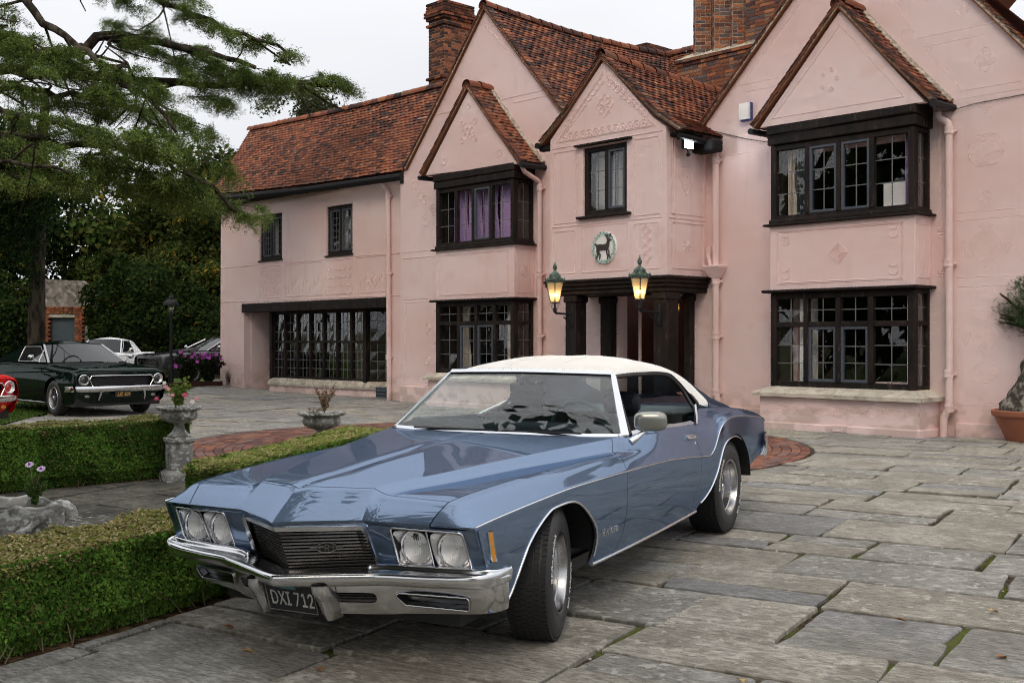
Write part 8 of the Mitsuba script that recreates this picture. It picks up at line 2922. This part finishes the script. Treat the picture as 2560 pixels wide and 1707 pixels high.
part(ot, 'crown', (v, f), 'leaf', color=rep4(tint(len(q), [(.05, .085, .035), (.075, .11, .05), (.035, .06, .025), (.14, .17, .10)], [3, 3, 2, 1], rg=rg)), kind='stuff')

# --- lamp post, flower bed, meter box, weeds --------------------------------------------------------
lx, ly = -9.05, 30.2
lg = float(ground_z(lx, ly)) + .02
lp = thing('lamp_post', 'slim black garden lamp post in front of the grey car', 'lamp post')
part(lp, 'post', lathe([(.09, 0), (.09, .06), (.07, .10), (.06, .5), (.075, .52), (.05, .58), (.036, .9), (.032, 1.85), (.05, 1.88), (.05, 1.92), (.03, 1.95), (.03, 1.98)], 16, (lx, ly, lg)), 'black_iron', smooth=40)
part(lp, 'lantern_glass', lathe([(.035, 1.98), (.055, 2.0), (.09, 2.17), (.09, 2.18)], 12, (lx, ly, lg)), 'lamp_glass')
part(lp, 'cap', lathe([(.20, 2.14), (.205, 2.16), (.19, 2.22), (.12, 2.29), (.07, 2.31), (.06, 2.38), (.035, 2.40), (.02, 2.48), (0, 2.52)], 20, (lx, ly, lg)), 'black_iron', smooth=40)
part(lp, 'bulb', ball((lx, ly, lg + 2.07), .045, 2), 'white_paint', smooth=True)
bd = thing('bed_edging', 'low brick edging of the flower bed at the house corner', 'wall')
bpth = [(-8.95, 29.9), (-8.5, 30.9), (-8.15, 31.85)]
for i in range(2):
    a, b = np.array(bpth[i]), np.array(bpth[i + 1])
    e = norm(b - a)
    o = np.array([-e[1], e[0]]) * .06
    za, zb2 = float(ground_z(*a)), float(ground_z(*b))
    part(bd, 'course', hexa([(*(a - o), za - .1), (*(b - o), zb2 - .1), (*(b + o), zb2 - .1), (*(a + o), za - .1), (*(a - o), za + .13), (*(b - o), zb2 + .13), (*(b + o), zb2 + .13), (*(a + o), za + .13)]), 'brick_0')
rg = np.random.default_rng(15)
for i, (x, y, lab) in enumerate([(-8.75, 30.65, 'purple flowered bush beside the lamp post'), (-8.40, 31.5, 'purple flowered bush against the house corner')]):
    k = thing('flower_bush', lab, 'bush')
    b = np.array([x, y, float(ground_z(x, y))])
    tips = plant(k, b, .92, .50, 3200, [(.02, .035, .014), (.03, .05, .02), (.018, .028, .016), (.05, .045, .03)], .05, 34, rg)
    for q in tips[:17]:
        part(k, 'bloom', petals(q + [rg.normal(0, .06), -.05, .02], .060, 9, np.array([.1, -.8, .5]), rg), 'petal_purple')
gs = thing('green_shrub', 'small green shrub at the foot of the lamp post', 'shrub')
plant(gs, np.array([-9.25, 30.0, float(ground_z(-9.25, 30.0))]), .50, .22, 700, MD, .04, 12, rg)
wd_ = thing('wall_weed', 'small grey-green weed growing at the foot of the house corner', 'plant')
wq = hp(-21.0, -.28, .3)
plant(wd_, wq, .40, .22, 160, [(.10, .10, .05), (.14, .12, .07)], .03, 9, rg)
mb = thing('meter_box', 'dark blue-grey metal box standing against the wing wall', 'box')
mat('box_blue', (.055, .075, .095), .5)
mp = hp(-14.05, -.62, .17)
part(mb, 'case', H([cbox(-14.32, -13.82, -.84, -.48, .16, .40, .012)]), 'box_blue')
part(mb, 'lid', H([cbox(-14.34, -13.80, -.86, -.46, .40, .425, .01)]), 'box_blue')
for i in range(2):
    part(mb, 'rib', H([cbox(-14.30, -13.84, -.482, -.472, .22 + .08 * i, .25 + .08 * i, .004)]), 'black_tar')

# --- the old wall with its brick gateway far left -------------------------------------------------------
gw = thing('garden_wall', 'old flint and brick garden wall with a brick framed doorway behind the parked cars', 'wall')
WY = 40.2


def flint_col(p, n, uv):
    a, b, c = mikit.voronoi(p.x * 7, p.z * 8)
    return mix((.20, .17, .14), mix((.10, .09, .08), (.34, .31, .28), c), ss(.0, .25, b - a))


mat('flint', flint_col, .9, spec=.2)
g0 = float(ground_z(-14, WY))
part(gw, 'flint_wall', cat(box(-26, -16.62, WY, WY + .4, g0 - .2, g0 + 1.9), box(-15.1, -6, WY, WY + .4, g0 - .2, g0 + 1.75), box(-17.0, -14.75, WY - .02, WY + .42, g0 + 2.42, g0 + 2.9)), 'flint')
gb = sg.Polygon([(-17.0, g0 + 2.9), (-14.75, g0 + 2.9), (-15.2, g0 + 3.35), (-16.5, g0 + 3.4)])
v, f = prism(gb, 0, .4)
part(gw, 'gable', (np.stack([v[:, 0], WY + v[:, 2], v[:, 1]], -1), f), 'flint')
for px_ in (-16.62, -15.42):
    for r in range(30):
        z = g0 + r * .075
        wv = .34 if r % 2 else .27
        for k in range(2):
            part(gw, 'brick', cbox(px_ - .02 + k * wv / 2 + .004, px_ - .02 + (k + 1) * wv / 2 - .004, WY - .05 - .01 * rng.random(), WY + .3, z + .004, z + .071, .005), brick_bsdf(BR2[rng.integers(3)] * (.8, 1.0, 1.18)[rng.integers(3)]))
for r in range(3):
    for k in range(11):
        part(gw, 'brick', cbox(-16.75 + k * .155 + .004, -16.75 + (k + 1) * .155 - .004, WY - .07 - .03 * r * (k % 2), WY + .3, g0 + 2.20 + r * .08, g0 + 2.275 + r * .08, .005), brick_bsdf(BR2[rng.integers(3)] * (.8, 1.0, 1.18)[rng.integers(3)]))
part(gw, 'door', cbox(-16.35, -15.40, WY + .12, WY + .18, g0, g0 + 2.05, .01), 'box_blue', label='plain grey door in the brick gateway')
part(gw, 'lintel', cbox(-16.45, -15.30, WY - .02, WY + .2, g0 + 2.05, g0 + 2.2, .01), 'limestone')
# ivy on the wall
iv = thing('ivy', 'dark ivy matting the garden wall around the brick gateway', 'ivy', kind='stuff')
rg = np.random.default_rng(33)
n = 26000
ix = rg.uniform(-24, -6.5, n)
iz = g0 + .4 + rg.random(n) * (1.2 + 4.2 * meshkit.fbm(np.stack([ix * .7, 0 * ix, 0 * ix + 3], -1), 3, seed=9))
keep = ~((ix > -16.75) & (ix < -14.9) & (iz < g0 + 3.1 + rg.normal(0, .1, n)))
ix, iz = ix[keep], iz[keep]
q = np.column_stack([ix, WY - .05 - np.abs(rg.normal(0, .15, len(ix))) - 2.2 * np.clip(meshkit.fbm(np.stack([ix * .8, iz * .9, 0 * ix], -1), 3, seed=5) - .42, 0, 1), iz])
v, f = leaves(q, rg.normal(0, .5, q.shape) + [0, -1, .4], rg.uniform(.05, .10, len(q)), .7, rg=rg)
put(iv, (v, f), 'leaf', color=rep4(tint(len(q), DK + MD[:2], rg=rg) * .8))

# --- leaves and pebbles lying about
rg = np.random.default_rng(41)
mat('dry_leaf', (.26, .11, .04), .8)
mat('dry_leaf_pale', (.40, .26, .10), .8)
for i, (x, y, lab) in enumerate([(1.02, 5.05, 'pale dry leaf on the flags just right of the front tyre'), (2.3, 5.35, 'brown dry leaf on the flags at the bottom right'), (2.6, 6.15, 'pale dry leaf right of the middle of the open paving'), (2.05, 6.0, 'brown dry leaf on the middle of the open paving'),
                                (3.55, 6.4, 'pale dry leaf nearest the right edge of the picture'), (-.9, 5.3, 'brown dry leaf in front of the car, right one by the number plate'), (-1.3, 5.6, 'pale dry leaf on the flag in front of the near hedge'), (1.7, 4.75, 'brown dry leaf lowest in the picture'),
                                (4.3, 8.5, 'pale dry leaf far out on the right of the paving'), (-1.5, 6.05, 'brown dry leaf close to the foot of the near hedge')]):
    key = thing('fallen_leaf', lab, 'leaf', 'fallen dry leaves on the paving')
    c = np.array([x, y, float(ground_z(x, y)) + .012])
    v, f = leaves(c[None] + rg.normal(0, .004, (1, 3)) * [1, 1, .2], np.array([[.2, .1, 1.0]]), .038, .6, .35, rg=rg)
    part(key, 'blade', (v, f), 'dry_leaf' if i % 2 else 'dry_leaf_pale')
    part(key, 'stalk', tube([v[0], v[0] - (v[2] - v[0]) * .4 + [0, 0, .006]], .0012, 4), 'twig')
pb_ = []
for k in range(260):
    j = rg.integers(len(first))
    ring = np.array(first[j][0].exterior.coords)
    t = rg.integers(len(ring) - 1)
    w = rg.random()
    p = ring[t] + (ring[t + 1] - ring[t]) * w + rg.normal(0, .008, 2)
    if p[1] < 11:
        pb_.append(ball((p[0], p[1], float(ground_z(*p)) - .008), rg.uniform(.004, .012), 1, (1, rg.uniform(.6, 1), .7)))
labels['grit'] = {'label': 'pale grit and crumbled mortar caught in the paving joints', 'category': 'grit', 'kind': 'stuff'}
put('grit', cat(*pb_), 'limestone', smooth=True)
n = 5200
q = []
while len(q) < n:
    j = rg.integers(len(first))
    ring = np.array(first[j][0].exterior.coords)
    t = rg.integers(len(ring) - 1)
    m = 10
    w = rg.random((m, 1))
    p = ring[t] + (ring[t + 1] - ring[t]) * w + rg.normal(0, .010, (m, 2))
    if p[0, 1] < 11 and meshkit.fbm(np.array([p[0, 0] * 1.7, p[0, 1] * 1.7, 2.0]), 3) > .47:
        q += list(p)
q = np.array(q)
P = np.column_stack([q, ground_z(q[:, 0], q[:, 1]) - .014])
v, f = leaves(P, rg.normal(0, 1, P.shape), rg.uniform(.006, .013, len(P)), .35, rg=rg, up=np.array([0, 0, 1.6]))
labels['moss'] = {'label': 'green moss and tiny weeds growing in the paving joints', 'category': 'moss', 'kind': 'stuff'}
put('moss', (v, f), 'leaf', color=rep4(tint(len(P), [(.08, .11, .02), (.12, .14, .03), (.05, .08, .015), (.10, .07, .03)], rg=rg)))
